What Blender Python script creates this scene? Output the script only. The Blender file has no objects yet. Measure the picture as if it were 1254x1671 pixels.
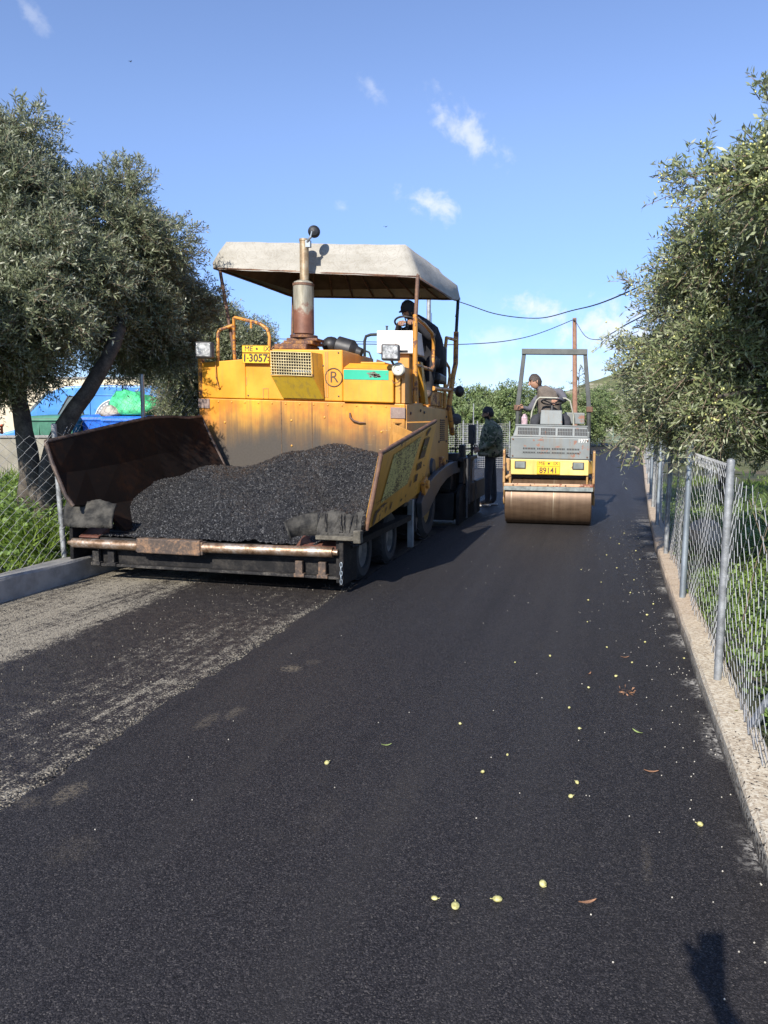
import bpy, math, random
import numpy as np
from mathutils import Vector, Matrix, Euler

# ------------------------------------------------------------------ camera, sky, sun, exposure
scn = bpy.context.scene
COL = scn.collection
R = math.radians
cam_d = bpy.data.cameras.new("camera")
cam = bpy.data.objects.new("camera", cam_d)
COL.objects.link(cam)
cam.location = (0, 0, 1.5)
cam.rotation_euler = (R(90 - 6.47), 0, R(16.02))
cam_d.sensor_fit = 'HORIZONTAL'
cam_d.sensor_width = 36.0
cam_d.lens = 36.057
cam_d.clip_start = 0.02
cam_d.clip_end = 3000
scn.camera = cam
scn.view_settings.view_transform = 'Standard'
scn.view_settings.look = 'None'
scn.view_settings.gamma = 1
scn.view_settings.exposure = 0.62

SUN_EL, SUN_AZ = 33.0, 8.3          # the sun stands behind the camera; light travels along +Y and a little +X
sun_d = bpy.data.lights.new("sun", 'SUN')
sun_d.energy = 4.9
sun_d.angle = R(0.53)
sun_d.color = (1.0, 0.94, 0.85)
sun = bpy.data.objects.new("sun", sun_d)
COL.objects.link(sun)
sd = Vector((math.sin(R(SUN_AZ)) * math.cos(R(SUN_EL)), math.cos(R(SUN_AZ)) * math.cos(R(SUN_EL)), -math.sin(R(SUN_EL))))
sun.rotation_euler = sd.to_track_quat('-Z', 'Y').to_euler()
sun.location = (0, -10, 20)


class NT:
    """small helper round a node tree"""
    def __init__(s, tree):
        s.t = tree
        s.n = tree.nodes
        s.l = tree.links

    def node(s, typ, **kw):
        x = s.n.new(typ)
        for k, v in kw.items():
            setattr(x, k, v)
        return x

    def put(s, sock, v):
        if v is None:
            return
        if isinstance(v, bpy.types.NodeSocket):
            s.l.new(v, sock)
        elif hasattr(sock.default_value, '__len__'):
            n = len(sock.default_value)
            if not hasattr(v, '__len__'):
                v = (v,) * n
            v = tuple(v)
            sock.default_value = v + (1.0,) * (n - len(v)) if len(v) < n else v[:n]
        else:
            sock.default_value = v

    def math(s, op, a, b=None, c=None, clamp=False):
        x = s.node('ShaderNodeMath', operation=op, use_clamp=clamp)
        s.put(x.inputs[0], a); s.put(x.inputs[1], b); s.put(x.inputs[2], c)
        return x.outputs[0]

    def mix(s, f, a, b, blend='MIX'):
        x = s.node('ShaderNodeMix', data_type='RGBA', blend_type=blend)
        s.put(x.inputs['Factor'], f)
        s.put(x.inputs[6], a); s.put(x.inputs[7], b)
        return x.outputs[2]

    def obj(s, scale=(1, 1, 1), which='Object', loc=(0, 0, 0)):
        tc = s.node('ShaderNodeTexCoord')
        m = s.node('ShaderNodeMapping')
        s.l.new(tc.outputs[which], m.inputs[0])
        m.inputs['Scale'].default_value = scale
        m.inputs['Location'].default_value = loc
        return m.outputs[0]

    def pos(s):
        return s.node('ShaderNodeNewGeometry').outputs['Position']

    def scaled(s, vec, scale):
        m = s.node('ShaderNodeMapping')
        s.l.new(vec, m.inputs[0])
        m.inputs['Scale'].default_value = scale
        return m.outputs[0]

    def noise(s, vec, scale, detail=4, rough=.55, dist=0):
        x = s.node('ShaderNodeTexNoise')
        s.put(x.inputs['Vector'], vec)
        x.inputs['Scale'].default_value = scale
        x.inputs['Detail'].default_value = detail
        x.inputs['Roughness'].default_value = rough
        x.inputs['Distortion'].default_value = dist
        return x.outputs[0]

    def voro(s, vec, scale, out='Color', feature='F1', rnd=1):
        x = s.node('ShaderNodeTexVoronoi', feature=feature)
        s.put(x.inputs['Vector'], vec)
        x.inputs['Scale'].default_value = scale
        x.inputs['Randomness'].default_value = rnd
        return x.outputs[out]

    def step(s, v, a, b):
        """smooth ramp 0 at a to 1 at b"""
        x = s.node('ShaderNodeMapRange', interpolation_type='SMOOTHSTEP')
        s.put(x.inputs['Value'], v)
        x.inputs['From Min'].default_value = a
        x.inputs['From Max'].default_value = b
        if a > b:
            x.inputs['From Min'].default_value = b
            x.inputs['From Max'].default_value = a
            x.inputs['To Min'].default_value = 1
            x.inputs['To Max'].default_value = 0
        return x.outputs['Result']

    def ramp(s, f, stops):
        x = s.node('ShaderNodeValToRGB')
        s.put(x.inputs[0], f)
        e = x.color_ramp.elements
        while len(e) < len(stops):
            e.new(0.5)
        for i, (p, c) in enumerate(stops):
            e[i].position = p
            e[i].color = tuple(c) + (1,)
        return x.outputs[0]

    def sep(s, v):
        x = s.node('ShaderNodeSeparateXYZ')
        s.l.new(v, x.inputs[0])
        return x.outputs

    def comb(s, a, b, c=0.0):
        x = s.node('ShaderNodeCombineXYZ')
        s.put(x.inputs[0], a); s.put(x.inputs[1], b); s.put(x.inputs[2], c)
        return x.outputs[0]

    def bump(s, h, strength=.5, dist=.01, normal=None):
        x = s.node('ShaderNodeBump')
        x.inputs['Strength'].default_value = strength
        x.inputs['Distance'].default_value = dist
        s.put(x.inputs['Height'], h)
        if normal is not None:
            s.l.new(normal, x.inputs['Normal'])
        return x.outputs[0]

    def out(s, color, rough=.6, metal=0, normal=None, spec=.5, **kw):
        b = s.node('ShaderNodeBsdfPrincipled')
        s.put(b.inputs['Base Color'], color)
        s.put(b.inputs['Roughness'], rough)
        s.put(b.inputs['Metallic'], metal)
        s.put(b.inputs['Specular IOR Level'], spec)
        if normal is not None:
            s.l.new(normal, b.inputs['Normal'])
        for k, v in kw.items():
            s.put(b.inputs[k], v)
        o = s.node('ShaderNodeOutputMaterial')
        s.l.new(b.outputs[0], o.inputs[0])
        return b, o


# world: physical sky with thin clouds placed by their direction in the sky
w = bpy.data.worlds.new("World")
scn.world = w
w.use_nodes = True
w.node_tree.nodes.clear()
N = NT(w.node_tree)
sky = N.node('ShaderNodeTexSky', sky_type='NISHITA')
sky.sun_disc = False
sky.sun_elevation = R(SUN_EL)
sky.sun_rotation = R(180 + SUN_AZ)
sky.air_density = 1.0
sky.dust_density = 0.0
sky.ozone_density = 3.5
g = N.sep(N.node('ShaderNodeTexCoord').outputs['Generated'])
az = N.math('MULTIPLY', N.math('ARCTAN2', g[0], g[1]), 57.2958)
el = N.math('MULTIPLY', N.math('ARCSINE', g[2]), 57.2958)
ae = N.comb(az, el)
nz = N.noise(ae, .55, 7, .6, .3)
nz2 = N.noise(ae, 1.7, 5, .6)
tot = None
# az, el, half length, half height, tilt, strength
for (ca, ce, ra, rb, tilt, k) in [(-9.9, 19.6, 3.3, 1.15, -36, .62), (-12.6, 15.4, 2.3, .9, -18, .72), (-16.8, 22.4, 1.3, .6, -40, .34),
                                  (-39, 24.5, 1.3, .6, -40, .25), (-4.8, 8.1, 2.6, 1.0, -14, .85), (.5, 6.6, 4.2, 2.1, 0, .95),
                                  (-8.0, 6.0, 3.6, 1.2, 8, .42), (-2.5, 4.0, 6.5, 1.6, 0, .55), (-19, 15.1, .6, .5, 0, .35),
                                  (18, 9, 12, 4, 0, .8), (60, 14, 25, 5, 0, .7), (-80, 12, 25, 4, 0, .6), (150, 16, 40, 6, 0, .6)]:
    dx = N.math('SUBTRACT', az, ca); dy = N.math('SUBTRACT', el, ce)
    c, s_ = math.cos(R(tilt)), math.sin(R(tilt))
    px = N.math('MULTIPLY_ADD', dx, c / ra, N.math('MULTIPLY', dy, s_ / ra))
    py = N.math('MULTIPLY_ADD', dx, -s_ / rb, N.math('MULTIPLY', dy, c / rb))
    r = N.math('SQRT', N.math('ADD', N.math('MULTIPLY', px, px), N.math('MULTIPLY', py, py)))
    v = N.math('SUBTRACT', N.math('MULTIPLY_ADD', nz, 2.4, N.math('MULTIPLY', nz2, .7)), N.math('MULTIPLY_ADD', r, .75, .75))
    v = N.math('MULTIPLY', N.step(v, -.1, 1.0), k)
    tot = v if tot is None else N.math('MAXIMUM', tot, v)
bank = N.math('MULTIPLY', N.step(el, 13, 0), N.step(N.noise(N.comb(N.math('MULTIPLY', az, .5), el), .28, 5, .6), .40, .75))
tot = N.math('MAXIMUM', tot, N.math('MULTIPLY', bank, .30))
tint = N.mix(N.step(el, 22, 2), (1.06, .98, 1.08), (.56, .655, .94))
skycol = N.mix(1.0, sky.outputs[0], tint, 'MULTIPLY')
col = N.mix(tot, skycol, (5.3, 5.5, 5.9))
bg = N.node('ShaderNodeBackground')
N.l.new(col, bg.inputs[0])
bg.inputs[1].default_value = .125
N.l.new(bg.outputs[0], N.node('ShaderNodeOutputWorld').inputs[0])

# ------------------------------------------------------------------ mesh helpers
OFF = {}


def V(*a):
    return Vector(a)


class M:
    def __init__(s, T=None):
        s.v, s.f, s.mi, s.sm = [], [], [], []
        s.T = T

    def add(s, vs, fs, m=0, smooth=False):
        b = len(s.v)
        s.v += [tuple(p) for p in vs]
        for f in fs:
            s.f.append(tuple(i + b for i in f))
            s.mi.append(m)
            s.sm.append(smooth)
        return s

    def hexa(s, p, m=0):
        """p: four bottom corners counter-clockwise, then four top corners"""
        return s.add(p, [(3, 2, 1, 0), (4, 5, 6, 7), (0, 1, 5, 4), (1, 2, 6, 5), (2, 3, 7, 6), (3, 0, 4, 7)], m)

    def box(s, c, d, rot=None, m=0):
        p = []
        for z in (-.5, .5):
            for x, y in ((-.5, -.5), (.5, -.5), (.5, .5), (-.5, .5)):
                q = Vector((x * d[0], y * d[1], z * d[2]))
                if rot:
                    q = rot @ q
                p.append(q + Vector(c))
        return s.hexa(p, m)

    def bx(s, x0, x1, y0, y1, z0, z1, m=0):
        return s.box(((x0 + x1) / 2, (y0 + y1) / 2, (z0 + z1) / 2), (abs(x1 - x0), abs(y1 - y0), abs(z1 - z0)), None, m)

    def prism(s, poly, d, m=0):
        n = len(poly)
        d = Vector(d)
        a = [Vector(p) for p in poly]
        s.add(a + [p + d for p in a], [tuple(range(n))[::-1], tuple(range(n, 2 * n))] + [(i, (i + 1) % n, n + (i + 1) % n, n + i) for i in range(n)], m)
        return s

    def quad(s, *p, m=0):
        return s.add(p, [tuple(range(len(p)))], m)

    def tube(s, pts, r, n=8, m=0, cap=True, closed=False):
        pts = [Vector(p) for p in pts]
        k = len(pts)
        rs = r if hasattr(r, '__len__') else [r] * k
        t0 = (pts[1] - pts[0]).normalized()
        u = t0.orthogonal().normalized()
        vs = []
        for i in range(k):
            if closed:
                t = (pts[(i + 1) % k] - pts[i - 1]).normalized()
            elif i == 0:
                t = t0
            elif i == k - 1:
                t = (pts[-1] - pts[-2]).normalized()
            else:
                t = ((pts[i + 1] - pts[i]).normalized() + (pts[i] - pts[i - 1]).normalized())
                t = t.normalized() if t.length > 1e-6 else (pts[i + 1] - pts[i]).normalized()
            u = (u - t * u.dot(t))
            u = u.normalized() if u.length > 1e-6 else t.orthogonal().normalized()
            w_ = t.cross(u)
            for j in range(n):
                a = 2 * math.pi * j / n
                vs.append(pts[i] + (u * math.cos(a) + w_ * math.sin(a)) * rs[i])
        fs = []
        for i in range(k if closed else k - 1):
            for j in range(n):
                a, b = i * n + j, i * n + (j + 1) % n
                c, d = ((i + 1) % k) * n + (j + 1) % n, ((i + 1) % k) * n + j
                fs.append((a, b, c, d))
        s.add(vs, fs, m, True)
        if cap and not closed:
            s.add(vs[:n], [tuple(range(n))[::-1]], m)
            s.add(vs[-n:], [tuple(range(n))], m)
        return s

    def lathe(s, prof, o, axis, n=24, m=0, cap=True):
        axis = Vector(axis).normalized()
        u = axis.orthogonal().normalized()
        w_ = axis.cross(u)
        o = Vector(o)
        vs = []
        for (r, h) in prof:
            for j in range(n):
                a = 2 * math.pi * j / n
                vs.append(o + axis * h + (u * math.cos(a) + w_ * math.sin(a)) * r)
        for i in range(len(prof) - 1):       # each ring band gets its own vertices: crisp edges
            ring = vs[i * n:(i + 2) * n]
            s.add(ring, [(j, (j + 1) % n, n + (j + 1) % n, n + j) for j in range(n)], m, True)
        if cap:
            s.add(vs[:n], [tuple(range(n))[::-1]], m)
            s.add(vs[-n:], [tuple(range(n))], m)
        return s

    def ball(s, c, r, n=10, m=0, rot=None):
        r = r if hasattr(r, '__len__') else (r, r, r)
        vs, fs = [], []
        h = n // 2
        for i in range(h + 1):
            a = math.pi * i / h
            for j in range(n):
                b = 2 * math.pi * j / n
                q = Vector((r[0] * math.sin(a) * math.cos(b), r[1] * math.sin(a) * math.sin(b), r[2] * math.cos(a)))
                if rot:
                    q = rot @ q
                vs.append(Vector(c) + q)
        for i in range(h):
            for j in range(n):
                fs.append((i * n + j, (i + 1) * n + j, (i + 1) * n + (j + 1) % n, i * n + (j + 1) % n))
        return s.add(vs, fs, m, True)

    def build(s, name, mats, parent=None, bevel=0, local=False, solid=0):
        vs = s.v
        if s.T:
            vs = [s.T(*p) for p in vs]
        return mk(name, vs, s.f, mats, parent, s.mi, s.sm, bevel, local, solid)


def mk(name, vs, fs, mats, parent=None, mi=None, sm=None, bevel=0, local=False, solid=0):
    off = Vector((0, 0, 0))
    if parent is not None and not local:
        off = OFF[parent.name]
    me = bpy.data.meshes.new(name)
    if off.length:
        vs = [(p[0] - off[0], p[1] - off[1], p[2] - off[2]) for p in vs]
    me.from_pydata([tuple(p) for p in vs], [], fs)
    for m in (mats if isinstance(mats, (list, tuple)) else [mats]):
        me.materials.append(m)
    if mi:
        me.polygons.foreach_set('material_index', mi)
    if sm:
        me.polygons.foreach_set('use_smooth', sm)
    me.update()
    o = bpy.data.objects.new(name, me)
    COL.objects.link(o)
    if parent is not None:
        o.parent = parent
    OFF[o.name] = off
    if solid:
        md = o.modifiers.new('thickness', 'SOLIDIFY'); md.thickness = solid; md.offset = 0
    if bevel:
        md = o.modifiers.new('bevel', 'BEVEL'); md.width = bevel; md.segments = 2; md.limit_method = 'ANGLE'; md.angle_limit = R(40)
        md.harden_normals = False
    return o


def npmesh(name, vs, faces4, mats, parent=None, smooth=False):
    """big quad mesh from numpy arrays"""
    off = OFF[parent.name] if parent is not None else Vector((0, 0, 0))
    vs = np.asarray(vs, np.float32) - np.array(off, np.float32)
    faces4 = np.asarray(faces4, np.int32)
    me = bpy.data.meshes.new(name)
    k = faces4.shape[1]
    me.vertices.add(len(vs)); me.vertices.foreach_set('co', vs.ravel())
    me.loops.add(faces4.size); me.loops.foreach_set('vertex_index', faces4.ravel())
    me.polygons.add(len(faces4))
    me.polygons.foreach_set('loop_start', np.arange(0, faces4.size, k, dtype=np.int32))
    me.polygons.foreach_set('loop_total', np.full(len(faces4), k, np.int32))
    if smooth:
        me.polygons.foreach_set('use_smooth', np.ones(len(faces4), bool))
    for m in (mats if isinstance(mats, (list, tuple)) else [mats]):
        me.materials.append(m)
    me.update(calc_edges=True)
    me.validate()
    o = bpy.data.objects.new(name, me)
    COL.objects.link(o)
    if parent is not None:
        o.parent = parent
    OFF[o.name] = off
    return o


def thing(name, loc, label, cat, group=None, rz=0):
    o = bpy.data.objects.new(name, None)
    o.empty_display_size = .2
    COL.objects.link(o)
    o.location = loc
    o.rotation_euler = (0, 0, rz)
    OFF[o.name] = Vector(loc)
    return tag(o, label, cat, group)


def tag(o, label=None, cat=None, group=None, kind=None):
    if label: o['label'] = label
    if cat: o['category'] = cat
    if group: o['group'] = group
    if kind: o['kind'] = kind
    return o


def text(body, size, mtx, mat, parent, name='lettering', ext=.0015, sx=1.0, local=False, bold=0):
    cu = bpy.data.curves.new('text', 'FONT')
    cu.body = body
    cu.size = size
    cu.align_x = 'CENTER'; cu.align_y = 'CENTER'
    cu.extrude = ext
    cu.offset = bold
    cu.resolution_u = 3
    o = bpy.data.objects.new('text', cu)
    COL.objects.link(o)
    dg = bpy.context.evaluated_depsgraph_get()
    me = bpy.data.meshes.new_from_object(o.evaluated_get(dg))
    bpy.data.objects.remove(o)
    mt = mtx @ Matrix.Diagonal((sx, 1, 1, 1))
    vs = [mt @ v.co for v in me.vertices]
    fs = [tuple(p.vertices) for p in me.polygons]
    bpy.data.meshes.remove(me)
    return mk(name, vs, fs, mat, parent, local=local)


def at(loc, rx=90, ry=0, rz=0):
    return Matrix.Translation(loc) @ Euler((R(rx), R(ry), R(rz)), 'XYZ').to_matrix().to_4x4()


# ------------------------------------------------------------------ materials
MATS = {}


def newmat(name):
    m = bpy.data.materials.new(name)
    m.use_nodes = True
    m.node_tree.nodes.clear()
    MATS[name] = m
    return m, NT(m.node_tree)


def plain(name, col, rough=.6, metal=0, var=.25, scale=9, bump=0, spec=.5, col2=None, **kw):
    m, n = newmat(name)
    v = n.obj()
    f = n.noise(v, scale, 5, .6)
    c = n.mix(n.step(f, .3, .7), tuple(x * (1 - var) for x in col), tuple(min(1, x * (1 + var)) for x in (col2 or col)))
    nm = n.bump(n.noise(v, scale * 8, 4), bump, .01) if bump else None
    n.out(c, n.math('MULTIPLY_ADD', f, .25, rough - .12), metal, nm, spec, **kw)
    return m


def paint(name, col, chip=(.13, .07, .04), amount=.5, rough=.42, dirt=(.16, .12, .07), dirtamt=.35, scale=1.0, streak=True, fade=None):
    """old machine paint: faded patches, chips down to primer and rust, dirt runs"""
    m, n = newmat(name)
    v = n.obj()
    f = n.noise(v, 2.2 * scale, 6, .6)
    c = n.mix(n.step(f, .35, .7), tuple(x * .86 for x in col), fade or tuple(min(1, x * 1.08) for x in col))
    runs = n.noise(n.obj((9, 9, .9)), 2.2 * scale, 5, .6)
    fine = n.noise(v, 26 * scale, 5, .65)
    d = n.math('MULTIPLY', n.step(runs, .48, .75), dirtamt) if streak else n.math('MULTIPLY', n.step(f, .5, .8), dirtamt)
    c = n.mix(d, c, dirt)
    big = n.noise(v, 5.5 * scale, 8, .68)
    chips = n.step(n.math('MULTIPLY_ADD', fine, .25, big), .86 - .2 * amount, .885 - .2 * amount)
    spots = n.step(n.voro(v, 34 * scale, 'Distance'), .13, .08)
    spots = n.math('MULTIPLY', spots, n.step(n.noise(v, 4, 3), .52, .6))
    chips = n.math('MAXIMUM', chips, n.math('MULTIPLY', spots, amount))
    c = n.mix(chips, c, n.mix(fine, chip, tuple(x * 1.6 for x in chip)))
    nm = n.bump(n.math('MULTIPLY_ADD', chips, -.6, n.math('MULTIPLY', fine, .15)), .35, .004)
    n.out(c, n.math('MULTIPLY_ADD', chips, .4, n.math('MULTIPLY_ADD', f, .2, rough - .1)), 0, nm, .5)
    return m


def rusty(name, c1, c2, c3, rough=.7, metal=.0, scale=5, bump=.5, spec=.5):
    m, n = newmat(name)
    v = n.obj()
    f = n.noise(v, scale, 8, .65, .4)
    f2 = n.noise(v, scale * 7, 5, .6)
    c = n.ramp(n.math('MULTIPLY_ADD', f2, .35, n.math('MULTIPLY', f, .7)), [(.36, c1), (.52, c2), (.68, c3)])
    n.out(c, n.math('MULTIPLY_ADD', f, .3, rough - .15), metal, n.bump(n.math('ADD', f, n.math('MULTIPLY', f2, .4)), bump, .006), spec)
    return m


YEL = (.72, .300, .016)
YTAN = (.50, .235, .045)
m_yellow = paint('yellow_paint', YEL, amount=.22, dirtamt=.22, fade=(.76, .35, .026))
m_yellow_worn = paint('worn_yellow_paint', (.60, .30, .035), amount=.55, dirtamt=.45)
m_tan = paint('shaded_faded_yellow', (.52, .25, .06), amount=.30, dirtamt=.30, fade=(.56, .30, .09))  # faded yellow with the shade of the machine's side mixed into the colour
m_rail = paint('rail_paint', (.56, .25, .04), chip=(.12, .055, .035), amount=.95, dirtamt=.5, scale=1.6)
m_rustrail = rusty('rusty_tube', (.07, .035, .024), (.13, .068, .043), (.24, .125, .06), scale=7)
m_black = plain('black_steel', (.018, .018, .02), .5, .3, .4, 6, .3)
m_sooty = rusty('sooty_steel', (.006, .006, .007), (.013, .0125, .013), (.04, .036, .032), .8, 0, 7, .9, .2)
m_bitumen = rusty('bitumen_crust', (.008, .008, .009), (.02, .019, .019), (.11, .10, .085), .8, 0, 9, 1.0, .25)
m_wing_in = rusty('tarred_wing', (.003, .0024, .0024), (.0062, .004, .0036), (.026, .010, .004), .75, 0, 2.0, .3, .18)
m_darkblue = plain('dark_blue_steel', (.045, .052, .062), .45, .2, .35, 5, .3)
m_tyre = plain('rubber', (.028, .029, .031), .8, 0, .35, 14, .35)
m_rubber = plain('rubber_flap', (.013, .0125, .012), .8, 0, .6, 11, 1.0, col2=(.045, .042, .036))
m_rim = paint('rim_paint', (.45, .28, .10), amount=.6, dirtamt=.7)
m_rimgrey = plain('grey_rim', (.20, .19, .175), .7, 0, .4, 8)
m_glass = plain('lamp_glass', (.30, .31, .31), .10, 0, .55, 26, .5, spec=.8)
m_housing = plain('lamp_housing', (.045, .045, .047), .5, 0, .2)
m_chrome = rusty('worn_roller_steel', (.10, .045, .02), (.34, .23, .15), (.55, .50, .45), .42, .75, 6, .3)
m_rustplate = rusty('tarred_rust_plate', (.02, .017, .016), (.085, .06, .045), (.30, .17, .09), .7, .1, 7, .7)
m_white = paint('white_paint', (.74, .72, .68), chip=(.16, .07, .04), amount=.25, dirtamt=.12)
m_plate = plain('plate_yellow', (.80, .47, .02), .45, 0, .06, 9)
m_ink = plain('ink_dark', (.035, .026, .03), .6, 0, .3, 30)
m_inkbrown = plain('ink_brown', (.09, .055, .03), .7, 0, .4, 30)
m_green = paint('green_band', (.02, .42, .25), chip=(.20, .11, .07), amount=.5, dirtamt=.05, scale=1.0, streak=False)
m_primer = rusty('primer_patch', (.17, .115, .095), (.235, .17, .145), (.30, .22, .18), .7, 0, 10, .2)
m_seat = plain('black_vinyl', (.02, .02, .022), .5)
m_galv = plain('galvanised_steel', (.27, .28, .285), .55, .4, .35, 11, .2)
m_galv_dark = plain('dull_galvanised_steel', (.30, .34, .37), .45, .6, .2, 5, .08)
m_wire = plain('fence_wire', (.46, .46, .45), .5, .25, .12, 3)
m_concrete = plain('grey_concrete', (.27, .26, .245), .9, 0, .22, 6, .5)
m_cable = plain('cable_black', (.02, .02, .022), .6)
m_mirror = plain('mirror_back', (.012, .012, .014), .4)

# exhaust: metal cylinder, rust rising from its foot
m, n = newmat('rusty_exhaust')
v = n.obj()
z = n.sep(n.pos())[2]
f = n.noise(v, 6, 6, .6)
k = n.step(n.math('MULTIPLY_ADD', f, .5, z), 3.10, 3.19)
c = n.mix(k, n.ramp(f, [(.3, (.12, .05, .032)), (.7, (.25, .115, .07))]), n.ramp(n.noise(n.obj((6, 6, 1)), 4, 5), [(.3, (.22, .20, .15)), (.65, (.42, .39, .31))]))
n.out(c, .55, n.math('MULTIPLY', k, .5), n.bump(f, .3, .004))
m_exhaust = m
m_pipe = rusty('exhaust_pipe', (.20, .12, .06), (.34, .25, .15), (.44, .38, .28), .5, .35, 6, .15)

# lower hood panel: yellow paint worn through and coated with asphalt dust from the hopper upwards
m, n = newmat('sooty_yellow_paint')
v = n.obj()
P = n.sep(n.pos())
f = n.noise(v, 2.4, 6, .6)
runs = n.noise(n.obj((14, 14, .8)), 1.6, 5, .6)
big = n.noise(n.obj((1.5, 1, .8)), 1.5, 4, .55)
fine = n.noise(v, 40, 4, .7)
base = n.mix(n.step(f, .35, .65), (.60, .20, .009), (.78, .37, .022))
base = n.mix(n.math('MULTIPLY', n.step(runs, .46, .7), .5), base, (.40, .17, .03))
h = n.math('ADD', P[2], n.math('MULTIPLY_ADD', big, -.55, n.math('MULTIPLY_ADD', runs, -.18, .365)))
# more dust in the middle of the panel than near its ends
mid = n.math('MULTIPLY', n.step(n.math('ABSOLUTE', n.math('ADD', P[0], 3.75)), 1.05, .25), -.10)
h = n.math('ADD', h, mid)
haze_ = n.math('MULTIPLY', n.step(h, 1.78, 1.26), .90)
c = n.mix(haze_, base, n.mix(f, (.085, .052, .022), (.14, .088, .042)))
c = n.mix(n.math('MULTIPLY', n.step(h, 1.50, 1.12), .95), c, n.mix(fine, (.030, .027, .024), (.075, .066, .056)))
scr = n.noise(n.obj((3.0, 3, 30)), 2.6, 6, .65)
chips = n.math('MULTIPLY', n.step(scr, .66, .70), n.step(P[0], -2.75, -2.45))
c = n.mix(chips, c, (.78, .66, .40))
n.out(c, n.math('MULTIPLY_ADD', haze_, .35, .42), 0, n.bump(fine, .15, .003))
m_soothood = m

# canvas roof
m, n = newmat('canvas')
v = n.obj()
f = n.noise(v, 2.4, 8, .65)
st = n.noise(n.obj((1.2, 1.2, 5)), 3.0, 7, .7)
cr = n.noise(v, 7, 4, .6, 1.6)
c = n.ramp(n.math('MULTIPLY_ADD', st, .5, n.math('MULTIPLY', f, .5)), [(.33, (.27, .25, .21)), (.50, (.345, .325, .28)), (.66, (.40, .38, .335))])
c = n.mix(n.math('MULTIPLY', n.step(n.math('ABSOLUTE', n.math('SUBTRACT', cr, .5)), .03, .0), .4), c, (.20, .17, .13))
geo = n.node('ShaderNodeNewGeometry')
n.out(c, .75, 0, n.bump(n.math('MULTIPLY_ADD', cr, .6, f), .35, .03))
m_canvas = m
m_canvas_in = plain('canopy_shade', (.10, .075, .055), .9, 0, .3, 5)  # dark brown that paints the shade below the canvas roof

# rusted roller drum with dried water marks
m, n = newmat('roller_drum_steel')
v = n.obj()
P = n.sep(v)
f = n.noise(n.scaled(v, (1.2, 4, 4)), 3.5, 6, .6)
band = n.noise(n.scaled(v, (9, .4, .4)), 1.6, 6, .6)
q = n.math('MULTIPLY_ADD', band, .6, n.math('MULTIPLY', f, .4))
c = n.ramp(q, [(.30, (.085, .058, .038)), (.46, (.125, .080, .050)), (.58, (.155, .102, .064)), (.72, (.20, .155, .10))])
drip = n.math('MULTIPLY', n.step(n.noise(n.scaled(v, (14, .25, .25)), 1.3, 2, .5), .66, .72), .55)
c = n.mix(drip, c, (.42, .36, .26))
n.out(c, n.math('MULTIPLY_ADD', f, .3, .32), .45, n.bump(f, .12, .004))
m_drum = m

m_rolgrey = paint('grey_roller_paint', (.195, .215, .215), chip=(.20, .105, .075), amount=.55, dirt=(.20, .155, .105), dirtamt=.5)
m_rolyellow = paint('pale_yellow_paint', (.72, .52, .13), chip=(.17, .08, .05), amount=.48, dirtamt=.28, fade=(.78, .62, .22))
m_roltan = paint('rusted_yellow_fork', (.42, .25, .10), chip=(.16, .07, .04), amount=.8, dirtamt=.5)
m_pink = paint('scraper_bar_paint', (.52, .33, .20), chip=(.18, .07, .045), amount=.7, dirtamt=.4)
m_darkgrey = plain('dark_grey_rops', (.062, .068, .068), .55, 0, .3, 6)
m_hoop = plain('grey_hoop_tube', (.34, .34, .28), .5, .2, .2, 8)

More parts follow.
